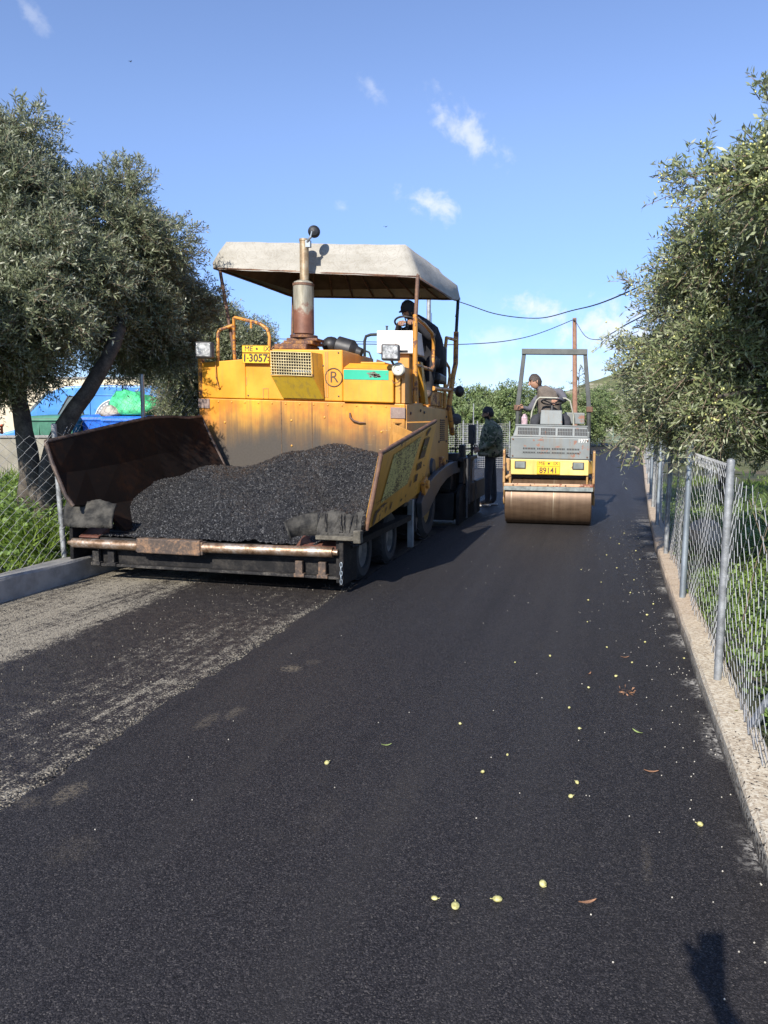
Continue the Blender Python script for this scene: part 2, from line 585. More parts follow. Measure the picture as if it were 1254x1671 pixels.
# fresh asphalt
def asphalt_mat():
    m, n = newmat('fresh_asphalt')
    p = n.pos()
    xyz = n.sep(p)
    cell = n.sep(n.voro(p, 240, 'Color'))
    dist = n.voro(p, 240, 'Distance')
    cell2 = n.sep(n.voro(p, 120, 'Color'))
    d2 = n.voro(p, 120, 'Distance')
    big = n.noise(p, .7, 5, .6)
    med = n.noise(p, 6, 5, .65)
    lane = n.noise(n.scaled(p, (3.2, .10, 1)), 1.0, 4, .6)
    grain = n.noise(p, 420, 2, .6)
    base = n.ramp(n.math('MULTIPLY_ADD', grain, .25, n.math('MULTIPLY', cell[0], .87)), [(.08, (.0075, .0070, .0075)), (.5, (.0195, .0180, .0195)), (.78, (.036, .033, .0345)), (.93, (.054, .049, .049)), (1, (.095, .086, .080))])
    light = n.math('MULTIPLY', n.step(cell2[1], .982, .995), n.step(d2, .45, .30))
    base = n.mix(n.math('MULTIPLY', light, .55), base, (.19, .17, .145))
    base = n.mix(n.math('MULTIPLY', n.step(med, .55, .8), .35), base, (.048, .043, .038))
    base = n.mix(n.math('MULTIPLY', n.step(big, .5, .72), .2), base, (.046, .041, .034))
    # dusty foot and tyre marks
    tot = None
    for (x, y, rx, ry, k) in [(-1.80, 4.22, .07, .075, .7), (-1.72, 4.38, .05, .06, .3), (-1.88, 3.33, .045, .13, .38), (-1.80, 3.47, .04, .1, .42), (-2.04, 2.50, .06, .11, .6),
                              (-2.14, 2.38, .05, .06, .35), (-1.75, 2.15, .09, .12, .14), (.18, 2.62, .02, .14, .2), (-.75, 2.8, .08, .4, .06), (-1.0, 2.6, .08, .2, .07)]:
        ex = n.math('DIVIDE', n.math('SUBTRACT', xyz[0], x), rx)
        ey = n.math('DIVIDE', n.math('SUBTRACT', xyz[1], y), ry)
        r = n.math('SQRT', n.math('ADD', n.math('MULTIPLY', ex, ex), n.math('MULTIPLY', ey, ey)))
        q = n.math('MULTIPLY', n.step(n.math('ADD', r, n.math('MULTIPLY_ADD', n.noise(p, 55, 5, .75), 2.6, -1.3)), 1.15, .45), n.math('MULTIPLY', n.step(n.noise(p, 75, 4, .7), .40, .58), k * .75))
        tot = q if tot is None else n.math('MAXIMUM', tot, q)
    base = n.mix(tot, base, (.235, .195, .135))
    # cement dust along the kerb, thickest in a few places
    edge = n.step(n.math('ADD', xyz[0], n.math('MULTIPLY', n.noise(p, 9, 5, .7), .25)), .585, .70)
    edge = n.math('MULTIPLY', edge, n.math('MULTIPLY', n.step(xyz[1], 15, 11), n.step(n.noise(n.scaled(p, (0, 1, 0)), 1.7, 3, .6), .47, .60)))
    dust = n.math('MULTIPLY', edge, n.step(n.noise(p, 45, 4, .7), .42, .6))
    base = n.mix(dust, base, (.48, .46, .42))
    # faint lengthwise bands left by the screed and the roller
    base = n.mix(n.math('MULTIPLY', n.step(lane, .46, .72), .38), base, (.040, .037, .035))
    base = n.mix(n.math('MULTIPLY', n.step(lane, .50, .28), .35), base, (.011, .011, .0125))
    # rolled strip has a smoother, slightly paler skin
    rl = n.math('MULTIPLY', n.step(xyz[1], 9.0, 12.5), .25)
    base = n.mix(rl, base, (.036, .035, .037))
    h = n.math('ADD', n.math('MULTIPLY', dist, -.8), n.math('MULTIPLY_ADD', d2, -.35, n.math('MULTIPLY', cell[1], .9)))
    nm = n.bump(h, .8, .0024)
    n.out(base, n.math('ADD', n.math('MULTIPLY', lane, -.18), n.math('MULTIPLY_ADD', cell[2], .25, .60)), 0, nm, .22)
    return m
m_asphalt = asphalt_mat()

# loose hot asphalt in the hopper
m, n = newmat('loose_asphalt')
p = n.pos()
cell = n.sep(n.voro(p, 105, 'Color'))
dist = n.voro(p, 105, 'Distance')
c = n.ramp(cell[0], [(0, (.006, .006, .007)), (.6, (.015, .015, .017)), (.86, (.042, .042, .045)), (1, (.19, .19, .19))])
n.out(c, n.math('MULTIPLY_ADD', cell[1], .35, .24), 0, n.bump(n.math('MULTIPLY_ADD', cell[2], .9, n.math('MULTIPLY', dist, -1.2)), 1, .012), .55)
m_pile = m

# old lane: pale dusty chippings, with tack coat sprayed along it and streaked by tyres
m, n = newmat('tack_coated_road')
p = n.pos()
P = n.sep(p)
gr = n.sep(n.voro(p, 120, 'Color'))
gd = n.voro(p, 120, 'Distance')
fine = n.noise(p, 130, 3, .6)
med = n.noise(p, 11, 6, .7)
blot = n.noise(n.scaled(p, (1.6, .35, 1)), 1.7, 6, .65)
strk = n.noise(n.scaled(p, (22, .32, 1)), 1.0, 5, .62)
strk2 = n.noise(n.scaled(p, (60, .7, 1)), 1.0, 4, .6)
pale = n.ramp(n.math('MULTIPLY_ADD', gr[0], .55, n.math('MULTIPLY', fine, .45)), [(.15, (.14, .12, .09)), (.5, (.26, .23, .175)), (.85, (.38, .345, .27))])
tar = n.ramp(n.math('MULTIPLY_ADD', fine, .4, n.math('MULTIPLY', gr[1], .7)), [(.1, (.007, .006, .0065)), (.6, (.020, .016, .0165)), (.85, (.045, .038, .034)), (1, (.12, .10, .08))])
# x runs from the left kerb (-4.9) to the joint (-2.2): where the tar lies
t = n.node('ShaderNodeFloatCurve')
n.put(t.inputs['Value'], n.math('DIVIDE', n.math('ADD', P[0], 5.0), 3.0))
cm = t.mapping.curves[0]
pts = [(0, .42), (.08, .36), (.22, .32), (.34, .42), (.40, .36), (.45, .64), (.52, .98), (.60, .95), (.66, .84), (.74, .78), (.82, .74), (.88, .66), (.915, .52), (.94, .55), (1, .6)]
cm.points[0].location = pts[0]; cm.points[1].location = pts[-1]
for q in pts[1:-1]:
    cm.points.new(*q)
t.mapping.update()
mk_ = n.math('ADD', t.outputs[0], n.math('MULTIPLY_ADD', strk, .62, -.31))
mk_ = n.math('ADD', mk_, n.math('MULTIPLY_ADD', blot, 1.1, -.55))
mk_ = n.math('ADD', mk_, n.math('MULTIPLY_ADD', med, 1.3, -.65))
mk_ = n.math('ADD', mk_, n.math('MULTIPLY_ADD', strk2, .65, -.325))
mk_ = n.math('ADD', mk_, n.math('MULTIPLY_ADD', gr[2], .5, -.25))
# tar is heavier close in front of the machine
mk_ = n.math('ADD', mk_, n.math('MULTIPLY', n.math('MULTIPLY', n.step(P[1], 5.0, 6.6), n.step(P[0], -4.0, -3.3)), .25))
k = n.math('MULTIPLY', n.step(mk_, .30, .66), n.math('MULTIPLY_ADD', med, .3, .82), None, True)
c = n.mix(k, pale, tar)
n.out(c, n.math('MULTIPLY_ADD', k, -.38, .92), 0, n.bump(n.math('MULTIPLY_ADD', med, .6, n.math('MULTIPLY', gd, -.8)), .8, .008), .4)
m_oldroad = m

# kerbs
m, n = newmat('pebbly_kerb')
p = n.pos()
P = n.sep(p)
f = n.noise(p, 5, 6, .6)
peb = n.sep(n.voro(n.scaled(p, (1, 1, 1)), 90, 'Color'))
c = n.ramp(n.math('MULTIPLY_ADD', peb[0], .5, n.math('MULTIPLY', f, .5)), [(.25, (.34, .27, .19)), (.5, (.52, .44, .32)), (.75, (.62, .56, .44))])
c = n.mix(n.math('MULTIPLY', n.step(P[1], 4.6, 6.5), .45), c, (.45, .315, .215))
# splashes of binder, denser low on the face and near the photographer
spl = n.noise(n.scaled(p, (1, .8, 1)), 60, 3, .6)
th = n.math('MULTIPLY_ADD', n.step(P[2], .115, .06), .10, n.math('MULTIPLY', n.step(P[1], 4.4, 2.2), .085))
sp = n.step(n.math('ADD', spl, th), .66, .69)
c = n.mix(sp, c, (.035, .025, .02))
low = n.math('MULTIPLY', n.step(n.math('ADD', P[2], n.math('MULTIPLY', n.noise(p, 7, 5), .10)), .125, .075), .8)
c = n.mix(low, c, (.05, .042, .035))
n.out(c, .9, 0, n.bump(n.math('ADD', peb[1], n.math('MULTIPLY', f, 1.5)), .6, .006))
m_kerb = m

# soils and greens
def ground_mat(name, a, b, c_, s1=.6, s2=9):
    m, n = newmat(name)
    p = n.pos()
    f = n.noise(p, s1, 6, .6)
    g_ = n.noise(p, s2, 6, .65)
    c = n.ramp(n.math('MULTIPLY_ADD', g_, .45, n.math('MULTIPLY', f, .55)), [(.36, a), (.5, b), (.64, c_)])
    n.out(c, .95, 0, n.bump(n.math('ADD', g_, n.noise(p, 60, 3)), .7, .03))
    return m
m_ground = ground_mat('field_soil', (.055, .075, .022), (.115, .12, .04), (.21, .165, .095), .25, 4)
m_garden = ground_mat('garden_soil', (.025, .035, .012), (.055, .06, .025), (.13, .095, .06))
m_hill = ground_mat('scrub_hill', (.06, .085, .03), (.13, .13, .06), (.50, .45, .36), .09, .22)
m_wallc = plain('render_wall', (.27, .25, .20), .9, 0, .2, 3, .3)


def leaf_mat(name, dark, lightc, back, rough=.42, backmix=.8, trans=.15):
    m, n = newmat(name)
    geo = n.node('ShaderNodeNewGeometry')
    c = n.mix(geo.outputs['Random Per Island'], dark, lightc)
    c = n.mix(n.math('MULTIPLY', geo.outputs['Backfacing'], backmix), c, back)
    b, o = n.out(c, rough, 0, None, .5)
    tr = n.node('ShaderNodeBsdfTranslucent')
    n.put(tr.inputs[0], n.mix(.5, c, tuple(x * 1.3 for x in lightc)))
    mx = n.node('ShaderNodeMixShader')
    mx.inputs[0].default_value = trans
    n.l.new(b.outputs[0], mx.inputs[1]); n.l.new(tr.outputs[0], mx.inputs[2])
    n.l.new(mx.outputs[0], o.inputs[0])
    return m
m_leaf_l = leaf_mat('olive_leaf', (.078, .098, .046), (.25, .272, .155), (.40, .42, .33), trans=.28)
m_leaf_r = leaf_mat('olive_leaf_silvery', (.080, .110, .038), (.27, .30, .14), (.41, .43, .30), trans=.25)
m_leaf_far = leaf_mat('far_olive_leaf', (.075, .115, .036), (.19, .25, .085), (.22, .26, .13), .6)
m_leaf_shrub = leaf_mat('shrub_leaf', (.045, .085, .02), (.14, .20, .06), (.14, .18, .08))
m_leaf_weed = leaf_mat('weed_leaf', (.085, .155, .024), (.24, .34, .085), (.18, .26, .08), .5, .5, .3)
m_grass = leaf_mat('grass_blade', (.085, .15, .014), (.26, .35, .055), (.14, .22, .04), .5, .4, .35)
m_bark = rusty('olive_bark', (.025, .02, .016), (.065, .054, .043), (.14, .12, .095), .9, 0, 9, 1)
m_twig = plain('twig_bark', (.16, .12, .085), .9, 0, .3)
m_olive = plain('olive_fruit', (.44, .45, .13), .35, 0, .3, 60, 0, col2=(.56, .55, .22))

# ------------------------------------------------------------------ the setting
def sheet(name, poly, z, mat, thick=.0):
    b = M()
    if thick:
        b.prism([(x, y, z - thick) for x, y in poly], (0, 0, thick))
    else:
        b.quad(*[(x, y, z) for x, y in poly])
    return tag(b.build(name, mat), kind='structure')


sheet('ground', [(-900, -40), (900, -40), (900, 900), (-900, 900)], -.035, m_ground)
RK = [(.50, -2), (.54, 1), (.55, 3.4), (.555, 5), (.56, 6.8), (.60, 9.5), (.69, 12.7), (.92, 19), (1.35, 30), (1.80, 42), (1.75, 52), (1.2, 60), (-.6, 68), (-4, 75), (-12, 83), (-40, 100)]
LK = [(-4.88, -2), (-4.88, 6), (-4.88, 12), (-4.9, 25), (-5.0, 38), (-5.6, 48), (-7.2, 57), (-10, 64), (-16, 72), (-42, 88)]
sheet('old_road', [(-4.88, -3), (-2.1, -3), (-2.1, 11.2), (-4.88, 11.2)], 0.0, m_oldroad, .03)


# fresh asphalt: one sheet with an uneven thin edge along the joint
def fresh():
    rnd = random.Random(5)
    jx = []
    y = -3.0
    while y < 11.0:
        jx.append((-2.20 + rnd.uniform(-.022, .022) + .012 * math.sin(y * 3.1), y))
        y += .07
    jx += [(-4.86, 11.05)] + [p for p in LK if p[1] > 11.5]
    poly = jx + [p for p in reversed(RK)]
    b = M()
    z = .022
    b.quad(*[(x, y, z) for x, y in reversed(poly)])
    b.sm[-1] = False
    for i in range(len(jx) - 1):
        (x0, y0), (x1, y1) = jx[i], jx[i + 1]
        b.quad((x0, y0, z), (x1, y1, z), (x1 - .03, y1, .001), (x0 - .03, y0, .001))
    return tag(b.build('fresh_asphalt_road', m_asphalt), kind='structure')
fresh()


def strip(name, line, w0, w1, z, mat, base=-.03, label=None):
    """kerb following a line: from offset w0 to w1 across"""
    b = M()
    rnd = random.Random(3)
    dense = []
    for (x0, y0), (x1, y1) in zip(line[:-1], line[1:]):
        k = max(1, int((y1 - y0) / .22)) if y1 < 16 else 2
        dense += [(x0 + (x1 - x0) * i / k, y0 + (y1 - y0) * i / k) for i in range(k)]
    dense.append(line[-1])
    rows = []
    for i, (x, y) in enumerate(dense):
        a = dense[max(0, i - 1)]; c = dense[min(len(dense) - 1, i + 1)]
        t = V(c[0] - a[0], c[1] - a[1]).normalized()
        nrm = V(t.y, -t.x)
        j = lambda s: rnd.uniform(-s, s)
        e = .012
        sg = 1 if w1 > w0 else -1
        row = [(w0 + j(.004), base), (w0 + j(.004), z - .02 + j(.006)), (w0 + sg * (e + j(.004)), z + j(.004)), (w1 - sg * e, z + j(.005)), (w1, z - .015), (w1, base)]
        rows.append([(x + nrm.x * o_, y + nrm.y * o_, h) for o_, h in row])
    k = len(rows[0])
    vs = [p for r in rows for p in r]
    fs = []
    for i in range(len(rows) - 1):
        for q in range(k - 1):
            f = (i * k + q, i * k + q + 1, (i + 1) * k + q + 1, (i + 1) * k + q)
            fs.append(f if w1 > w0 else f[::-1])
    b.add(vs, fs, 0, False)
    b.quad(*rows[0][::-1]); b.quad(*rows[-1])
    return tag(b.build(name, mat), kind='structure')


strip('right_kerb', [p for p in RK if p[1] < 66], 0.0, .165, .125, m_kerb)
strip('left_kerb', [p for p in LK if p[1] < 60], 0.0, -.20, .205, m_concrete)


def patch(name, x0, x1, y0, y1, nx, ny, hf, mat, seed=1):
    rng = np.random.default_rng(seed)
    xs = np.linspace(x0, x1, nx); ys = np.linspace(y0, y1, ny)
    X, Y = np.meshgrid(xs, ys)
    Z = hf(X, Y) + rng.normal(0, .006, X.shape)
    vs = np.stack([X, Y, Z], -1).reshape(-1, 3)
    i = np.arange(nx * ny).reshape(ny, nx)
    f = np.stack([i[:-1, :-1], i[:-1, 1:], i[1:, 1:], i[1:, :-1]], -1).reshape(-1, 4)
    o = npmesh(name, vs, f, mat, None, True)
    return tag(o, kind='structure')


hgl = lambda X, Y: .14 + .05 * np.sin(X * 1.7 + Y) + .04 * np.sin(Y * 2.3) + .10 * np.clip((-X - 5.6) / 3, 0, 1) + .15 * np.clip((Y - 6.8) / 2.2, 0, 1) * np.clip((-X - 5.2) / .8, 0, 1)
hgr = lambda X, Y: .085 + .03 * np.sin(X * 2.7 + Y * 1.1) + .03 * np.sin(Y * 2.9) + .10 * np.clip((X - 1.1) / 2, 0, 1)
patch('left_garden_ground', -30, -5.07, -1, 30, 120, 130, hgl, m_garden)
pr = patch('right_garden_ground', .72, 9, -1, 24, 60, 140, hgr, m_garden)
# the kerb bends away: the garden bed follows it
for q in pr.data.vertices:
    q.co.x += np.interp(q.co.y, [p[1] for p in RK[:10]], [p[0] - .55 for p in RK[:10]]) * max(0, 1 - (q.co.x - .72) / 4)


def hill():
    xs = np.linspace(-60, 330, 160); ys = np.linspace(170, 420, 90)
    X, Y = np.meshgrid(xs, ys)
    ridge = np.interp(X, [-60, -28, -18, -8, 5, 30, 80, 200, 330], [0, 1.5, 9.0, 13.6, 17.0, 22, 30, 34, 30])
    prof = np.interp(Y, [170, 200, 262, 330, 420], [-.6, .20, 1.0, .9, .5])
    prof = np.where(Y < 172, -.02, prof)
    rg = np.random.default_rng(4)
    Z = ridge * np.clip(prof, -.1, 1)
    for k in range(26):
        a, b_, ph = rg.uniform(-.35, .35), rg.uniform(-.35, .35), rg.uniform(0, 6.3)
        Z += np.sin(X * a + Y * b_ + ph) * .28 * np.clip(ridge / 12, 0, 1.5)
    Z += rg.normal(0, .25, X.shape) * np.clip(ridge / 10, 0, 1)
    Z[0] = -3
    vs = np.stack([X, Y, Z - .3], -1).reshape(-1, 3)
    nx, ny = len(xs), len(ys)
    i = np.arange(nx * ny).reshape(ny, nx)
    f = np.stack([i[:-1, :-1], i[:-1, 1:], i[1:, 1:], i[1:, :-1]], -1).reshape(-1, 4)
    tag(npmesh('hill', vs, f, m_hill, None, False), kind='structure')
hill()


# ------------------------------------------------------------------ plants
def unit(a):
    return a / np.maximum(np.linalg.norm(a, axis=-1, keepdims=True), 1e-9)


def sprigs(rng, o, d, length, per, L, W, droop=.25, spread=.9):
    """leaves set along sprigs; o, d: origins and directions. Returns verts, quads of folded leaves and of stems"""
    n = len(o)
    t = np.linspace(.08, 1, per)[None, :, None]
    ln = length * rng.uniform(.6, 1.25, (n, 1, 1))
    d = unit(d)
    down = np.array([0, 0, -1.0])
    P = o[:, None] + d[:, None] * t * ln + down * (t ** 2) * ln * droop
    ax = unit(np.cross(d, rng.normal(size=(n, 3))))
    ay = np.cross(d, ax)
    ang = (np.arange(per)[None] * 2.4 + rng.uniform(0, 6.28, (n, 1)))[..., None]
    side = ax[:, None] * np.cos(ang) + ay[:, None] * np.sin(ang)
    ld = unit(d[:, None] * rng.uniform(.25, 1.0, (n, per, 1)) + side * spread + rng.normal(0, .22, (n, per, 3)))
    lw = unit(np.cross(ld, rng.normal(0, .5, (n, per, 3)) + d[:, None]))
    l = L * rng.uniform(.6, 1.25, (n, per, 1))
    ww = W * rng.uniform(.7, 1.2, (n, per, 1))
    a = P; c = P + ld * l
    mid = P + ld * l * .48
    vs = np.stack([a, mid + lw * ww * .5, c, mid - lw * ww * .5], 2).reshape(-1, 3)
    q = np.arange(len(vs)).reshape(-1, 4)
    # stems: thin quads
    e0 = o; e1 = P[:, -1]
    sw = np.cross(d, ax + ay) * .0028
    st = np.stack([e0 - sw, e0 + sw, e1 + sw * .4, e1 - sw * .4], 1).reshape(-1, 3)
    return vs, q, st, np.arange(len(st)).reshape(-1, 4)


def lobe_points(rng, lobes, n, sub=14, shell=.55):
    """points spread through lumpy ellipsoids: each lobe is split into smaller clumps with gaps between them"""
    vol = np.array([l[1][0] * l[1][1] * l[1][2] for l in lobes]) ** .72
    cnt = (n * vol / vol.sum()).astype(int)
    O, D = [], []
    for (c, r), k in zip(lobes, cnt):
        c = np.array(c, float); r = np.array(r, float)
        u = unit(rng.normal(size=(sub, 3)))
        cc = c + u * r * rng.uniform(.45, .92, (sub, 1))
        rr = rng.uniform(.26, .46, (sub, 1)) * r.mean()
        pick = rng.integers(0, sub, k)
        w_ = unit(rng.normal(size=(k, 3)))
        rad = rng.uniform(0, 1, (k, 1)) ** shell
        o = cc[pick] + w_ * rr[pick] * rad * np.array([1, 1, .85])
        O.append(o)
        D.append(unit(w_ * .8 + unit(o - c) * .7 + rng.normal(0, .35, (k, 3)) + np.array([0, 0, .35])))
    return np.concatenate(O), np.concatenate(D)


def limb(b, p, q, r0, r1, rng, seg=5, wob=.06):
    p, q = np.array(p, float), np.array(q, float)
    pts = [p + (q - p) * t + (rng.normal(0, wob, 3) if 0 < t < 1 else 0) for t in np.linspace(0, 1, seg + 1)]
    b.tube([tuple(x) for x in pts], [r0 + (r1 - r0) * t for t in np.linspace(0, 1, seg + 1)], 8)
    return pts


def tree(name, base, label, cat, lobes, nsprig, per, L, W, slen, leafmat, trunks, seed, group=None, extra=None, branches=10, sub=14, droop=.25):
    rng = np.random.default_rng(seed)
    t = thing(name, base, label, cat, group)
    b = M()
    for tr in trunks:
        tips = tr
        path = [np.array(tr[0][0], float)] + [np.array(x[1], float) for x in tr]
        rad = [tr[0][2]] + [x[3] for x in tr]
        pp, rr_ = [], []
        for i in range(len(path) - 1):
            p0, p1, p2, p3 = path[max(i - 1, 0)], path[i], path[i + 1], path[min(i + 2, len(path) - 1)]
            for t_ in np.linspace(0, 1, 7)[:-1]:
                pp.append(.5 * ((2 * p1) + (p2 - p0) * t_ + (2 * p0 - 5 * p1 + 4 * p2 - p3) * t_ * t_ + (3 * p1 - p0 - 3 * p2 + p3) * t_ ** 3) + rng.normal(0, .010, 3))
                rr_.append((rad[i] + (rad[i + 1] - rad[i]) * t_) * rng.uniform(.93, 1.08))
        pp.append(path[-1]); rr_.append(rad[-1])
        b.tube([tuple(x) for x in pp], rr_, 12)
    tip = trunks[0][-1][1]
    for k in range(branches):
        c, r = lobes[k % len(lobes)]
        end = np.array(c) + unit(rng.normal(size=3)) * np.array(r) * .7
        tr = trunks[k % len(trunks)][-1]
        limb(b, tr[1], end, tr[3] * .8, .012, rng, 6, .09)
    b.build('trunk', m_bark, t)
    O, D = lobe_points(rng, lobes, nsprig, sub)
    if extra is not None:
        O = np.concatenate([O, extra[0]]); D = np.concatenate([D, extra[1]])
    vs, q, st, sq = sprigs(rng, O, D, slen, per, L, W, droop)
    crown = npmesh('crown', vs, q, leafmat, t)
    tw = npmesh('twigs', st, sq, m_twig, t)
    tw['kind'] = 'stuff'
    return t, O


# two olives behind the left fence, a third beyond the truck's near side
tree('olive_tree', (-5.70, 6.95, 0.15), 'dense olive tree with a thick forked trunk behind the left fence, beside the blue van', 'tree',
     [((-5.82, 8.3, 3.70), (.88, .9, .95)), ((-5.80, 8.2, 2.95), (.8, .7, .62)), ((-5.70, 9.35, 3.1), (.60, .7, .60)), ((-5.75, 9.3, 2.52), (.5, .5, .40)), ((-5.50, 7.35, 3.0), (.50, .45, .40)), ((-5.75, 7.0, 2.75), (.5, .45, .36)), ((-6.0, 7.45, 3.3), (.8, .8, .75)), ((-6.16, 6.99, 3.10), (1.05, 1.0, .85)), ((-6.25, 9.15, 3.2), (.85, .9, .86)), ((-5.72, 6.44, 2.62), (.75, .6, .52)), ((-6.30, 7.20, 3.45), (.75, .8, .62)), ((-5.95, 6.72, 3.30), (.65, .6, .55)), ((-6.20, 9.1, 2.65), (.65, .6, .46)), ((-5.89, 6.72, 2.37), (.7, .55, .40)), ((-6.53, 6.99, 2.33), (.6, .6, .5)), ((-6.15, 6.65, 2.0), (.36, .34, .26))],
     23500, 13, .064, .0168, .20, m_leaf_l,
     [[((-5.85, 6.90, 0.05), (-5.66, 6.99, 1.27), .125, .10), ((-5.66, 6.99, 1.27), (-5.32, 7.60, 2.40), .10, .075), ((-5.32, 7.60, 2.40), (-5.65, 8.25, 3.20), .075, .045)],
      [((-5.80, 6.95, 0.40), (-6.03, 6.90, 1.68), .10, .08), ((-6.03, 6.90, 1.68), (-6.07, 7.08, 2.79), .08, .05)]], 11, 'olive trees behind the left fence', sub=20)
tree('olive_tree', (-6.61, 6.87, 0.15), 'tallest olive tree at the left edge of the photo, above the pale garden wall', 'tree',
     [((-6.80, 7.22, 3.85), (.88, 1.05, 1.10)), ((-6.50, 6.44, 3.0), (.85, .8, .95)), ((-6.15, 6.09, 2.37), (.7, .6, .52)), ((-7.1, 6.9, 3.2), (.9, .9, 1.1)), ((-5.86, 5.48, 2.72), (.55, .5, .6)), ((-5.80, 5.57, 2.15), (.5, .45, .40)), ((-6.53, 6.87, 2.20), (.7, .6, .50)), ((-6.35, 7.15, 4.28), (.66, .6, .58)), ((-6.15, 6.9, 3.75), (.6, .6, .55))],
     20000, 13, .064, .0168, .20, m_leaf_l,
     [[((-6.22, 7.13, 0.10), (-6.26, 7.22, 1.41), .11, .09), ((-6.26, 7.22, 1.41), (-6.35, 7.13, 2.37), .09, .07)]], 12, 'olive trees behind the left fence', sub=20)
tree('olive_tree', (-6.95, 12.8, .4), 'darker lower olive tree between the blue van and the canopy of the yellow paver', 'tree',
     [((-7.05, 12.9, 3.2), (1.0, .9, 1.0)), ((-7.6, 12.5, 2.7), (1.0, .9, 1.1)), ((-6.35, 12.6, 2.9), (.60, .6, .55)), ((-7.3, 12.6, 1.7), (.7, .6, .9))],
     10000, 13, .064, .0175, .22, m_leaf_l,
     [[((-6.95, 12.8, .1), (-6.95, 12.8, 1.1), .12, .09), ((-6.95, 12.8, 1.1), (-6.8, 12.8, 2.1), .09, .06)]], 13, 'olive trees behind the left fence')

# right: the fruiting olive that hangs over the fence
rg = np.random.default_rng(77)
ex_o, ex_d = [], []
for (p, q, k) in [((1.05, 6.05, 3.1), (.93, 5.9, 3.78), 26), ((1.0, 5.7, 2.9), (1.05, 5.6, 3.55), 20), ((.62, 6.4, 3.0), (.38, 6.6, 3.42), 22), ((.6, 6.9, 2.4), (.17, 7.3, 2.78), 24), ((.5, 7.4, 2.2), (.06, 8.0, 2.36), 24),
                  ((.4, 8.2, 1.9), (.04, 8.9, 2.15), 26), ((.8, 5.8, 2.9), (.55, 5.6, 3.25), 18), ((.55, 7.4, 1.7), (.30, 7.2, 1.30), 24), ((.35, 8.6, 1.7), (.16, 8.6, 1.33), 22), ((.85, 6.4, 1.7), (.72, 6.3, 1.36), 18),
                  ((.45, 7.8, 1.6), (.2, 7.9, 1.36), 16), ((.6, 6.6, 3.2), (.45, 6.4, 3.55), 14)]:
    p, q = np.array(p), np.array(q)
    t_ = rg.uniform(0, 1, (k, 1)) ** .8
    ex_o.append(p + (q - p) * t_ + rg.normal(0, .045, (k, 3)))
    ex_d.append(unit(np.tile(q - p, (k, 1)) + rg.normal(0, .18, (k, 3))))
rt, rO = tree('olive_tree', (1.9, 7.2, .1), 'olive tree full of pale green olives hanging over the right-hand fence and road', 'tree',
     [((1.45, 6.1, 2.75), (.75, .9, .75)), ((1.15, 6.3, 3.05), (.62, .8, .42)), ((.85, 6.9, 2.85), (.50, .7, .40)), ((1.5, 5.5, 3.0), (.5, .5, .4)), ((1.05, 7.2, 2.35), (.72, .95, .85)), ((.72, 8.3, 1.95), (.48, .9, .58)), ((.98, 5.15, 2.95), (.36, .5, .30)), ((1.35, 4.9, 2.9), (.5, .6, .40)), ((.80, 6.6, 2.1), (.30, .6, .40)), ((1.9, 7.0, 2.3), (.9, 1.2, 1.0)),  # near upper lobes, mostly out of view, added to shade the lower crown
      ((1.35, 8.6, 1.75), (.7, .9, .55)), ((.85, 7.3, 1.62), (.36, .8, .30)), ((.80, 6.5, 1.62), (.22, .5, .24)), ((1.75, 7.6, 1.6), (.5, .6, .5))],
     15500, 13, .062, .0155, .21, m_leaf_r,
     [[((1.95, 7.2, .0), (1.85, 7.1, .9), .14, .11), ((1.85, 7.1, .9), (1.7, 6.9, 1.9), .11, .08)], [((1.85, 7.1, .8), (1.4, 7.6, 1.9), .08, .05)]], 21,
     extra=(np.concatenate(ex_o), np.concatenate(ex_d)), sub=15, droop=.45, branches=16)


def fruit_mesh(centers, rng, r=.0085):
    base = np.array([(0, 0, 1.25), (1, 0, .35), (0, 1, .35), (-1, 0, .35), (0, -1, .35), (.85, 0, -.6), (0, .85, -.6), (-.85, 0, -.6), (0, -.85, -.6), (0, 0, -1.25)]) * r
    F = [(0, 1, 2, 2), (0, 2, 3, 3), (0, 3, 4, 4), (0, 4, 1, 1), (1, 5, 6, 2), (2, 6, 7, 3), (3, 7, 8, 4), (4, 8, 5, 1), (9, 6, 5, 5), (9, 7, 6, 6), (9, 8, 7, 7), (9, 5, 8, 8)]
    vs, fs = [], []
    for i, c in enumerate(centers):
        vs += [tuple(c + base[j] * (.8 + .4 * ((i * 37) % 10) / 10)) for j in range(10)]
        fs += [tuple(dict.fromkeys(k + i * 10 for k in f)) for f in F]
    return vs, fs
pick = rO[rg.integers(0, len(rO), 5200)]
near = pick[(pick[:, 2] > 1.5) & (pick[:, 1] < 8.6)] + np.array([-.05, -.07, 0])
fc = np.repeat(near, 2, 0) + rg.normal(0, .035, (len(near) * 2, 3))
vs, fs = fruit_mesh(fc, rg)
fr = mk('olives', vs, fs, m_olive, rt, None, [True] * len(fs))
fr['kind'] = 'stuff'; fr['label'] = 'pale green olives scattered through the crown'

tree('olive_tree', (1.9, 13.5, .1), 'smaller hazy grey olive tree farther along the right-hand fence', 'tree',
     [((1.15, 12.6, 2.45), (.75, 1.1, .75)), ((.95, 13.6, 1.9), (.65, 1.0, .6)), ((1.9, 13.4, 2.6), (1.0, 1.1, .9)), ((1.5, 11.6, 2.0), (.6, .8, .6))],
     6500, 13, .062, .0165, .22, m_leaf_r,
     [[((1.95, 13.5, .0), (1.7, 13.3, 1.6), .12, .08)]], 22)

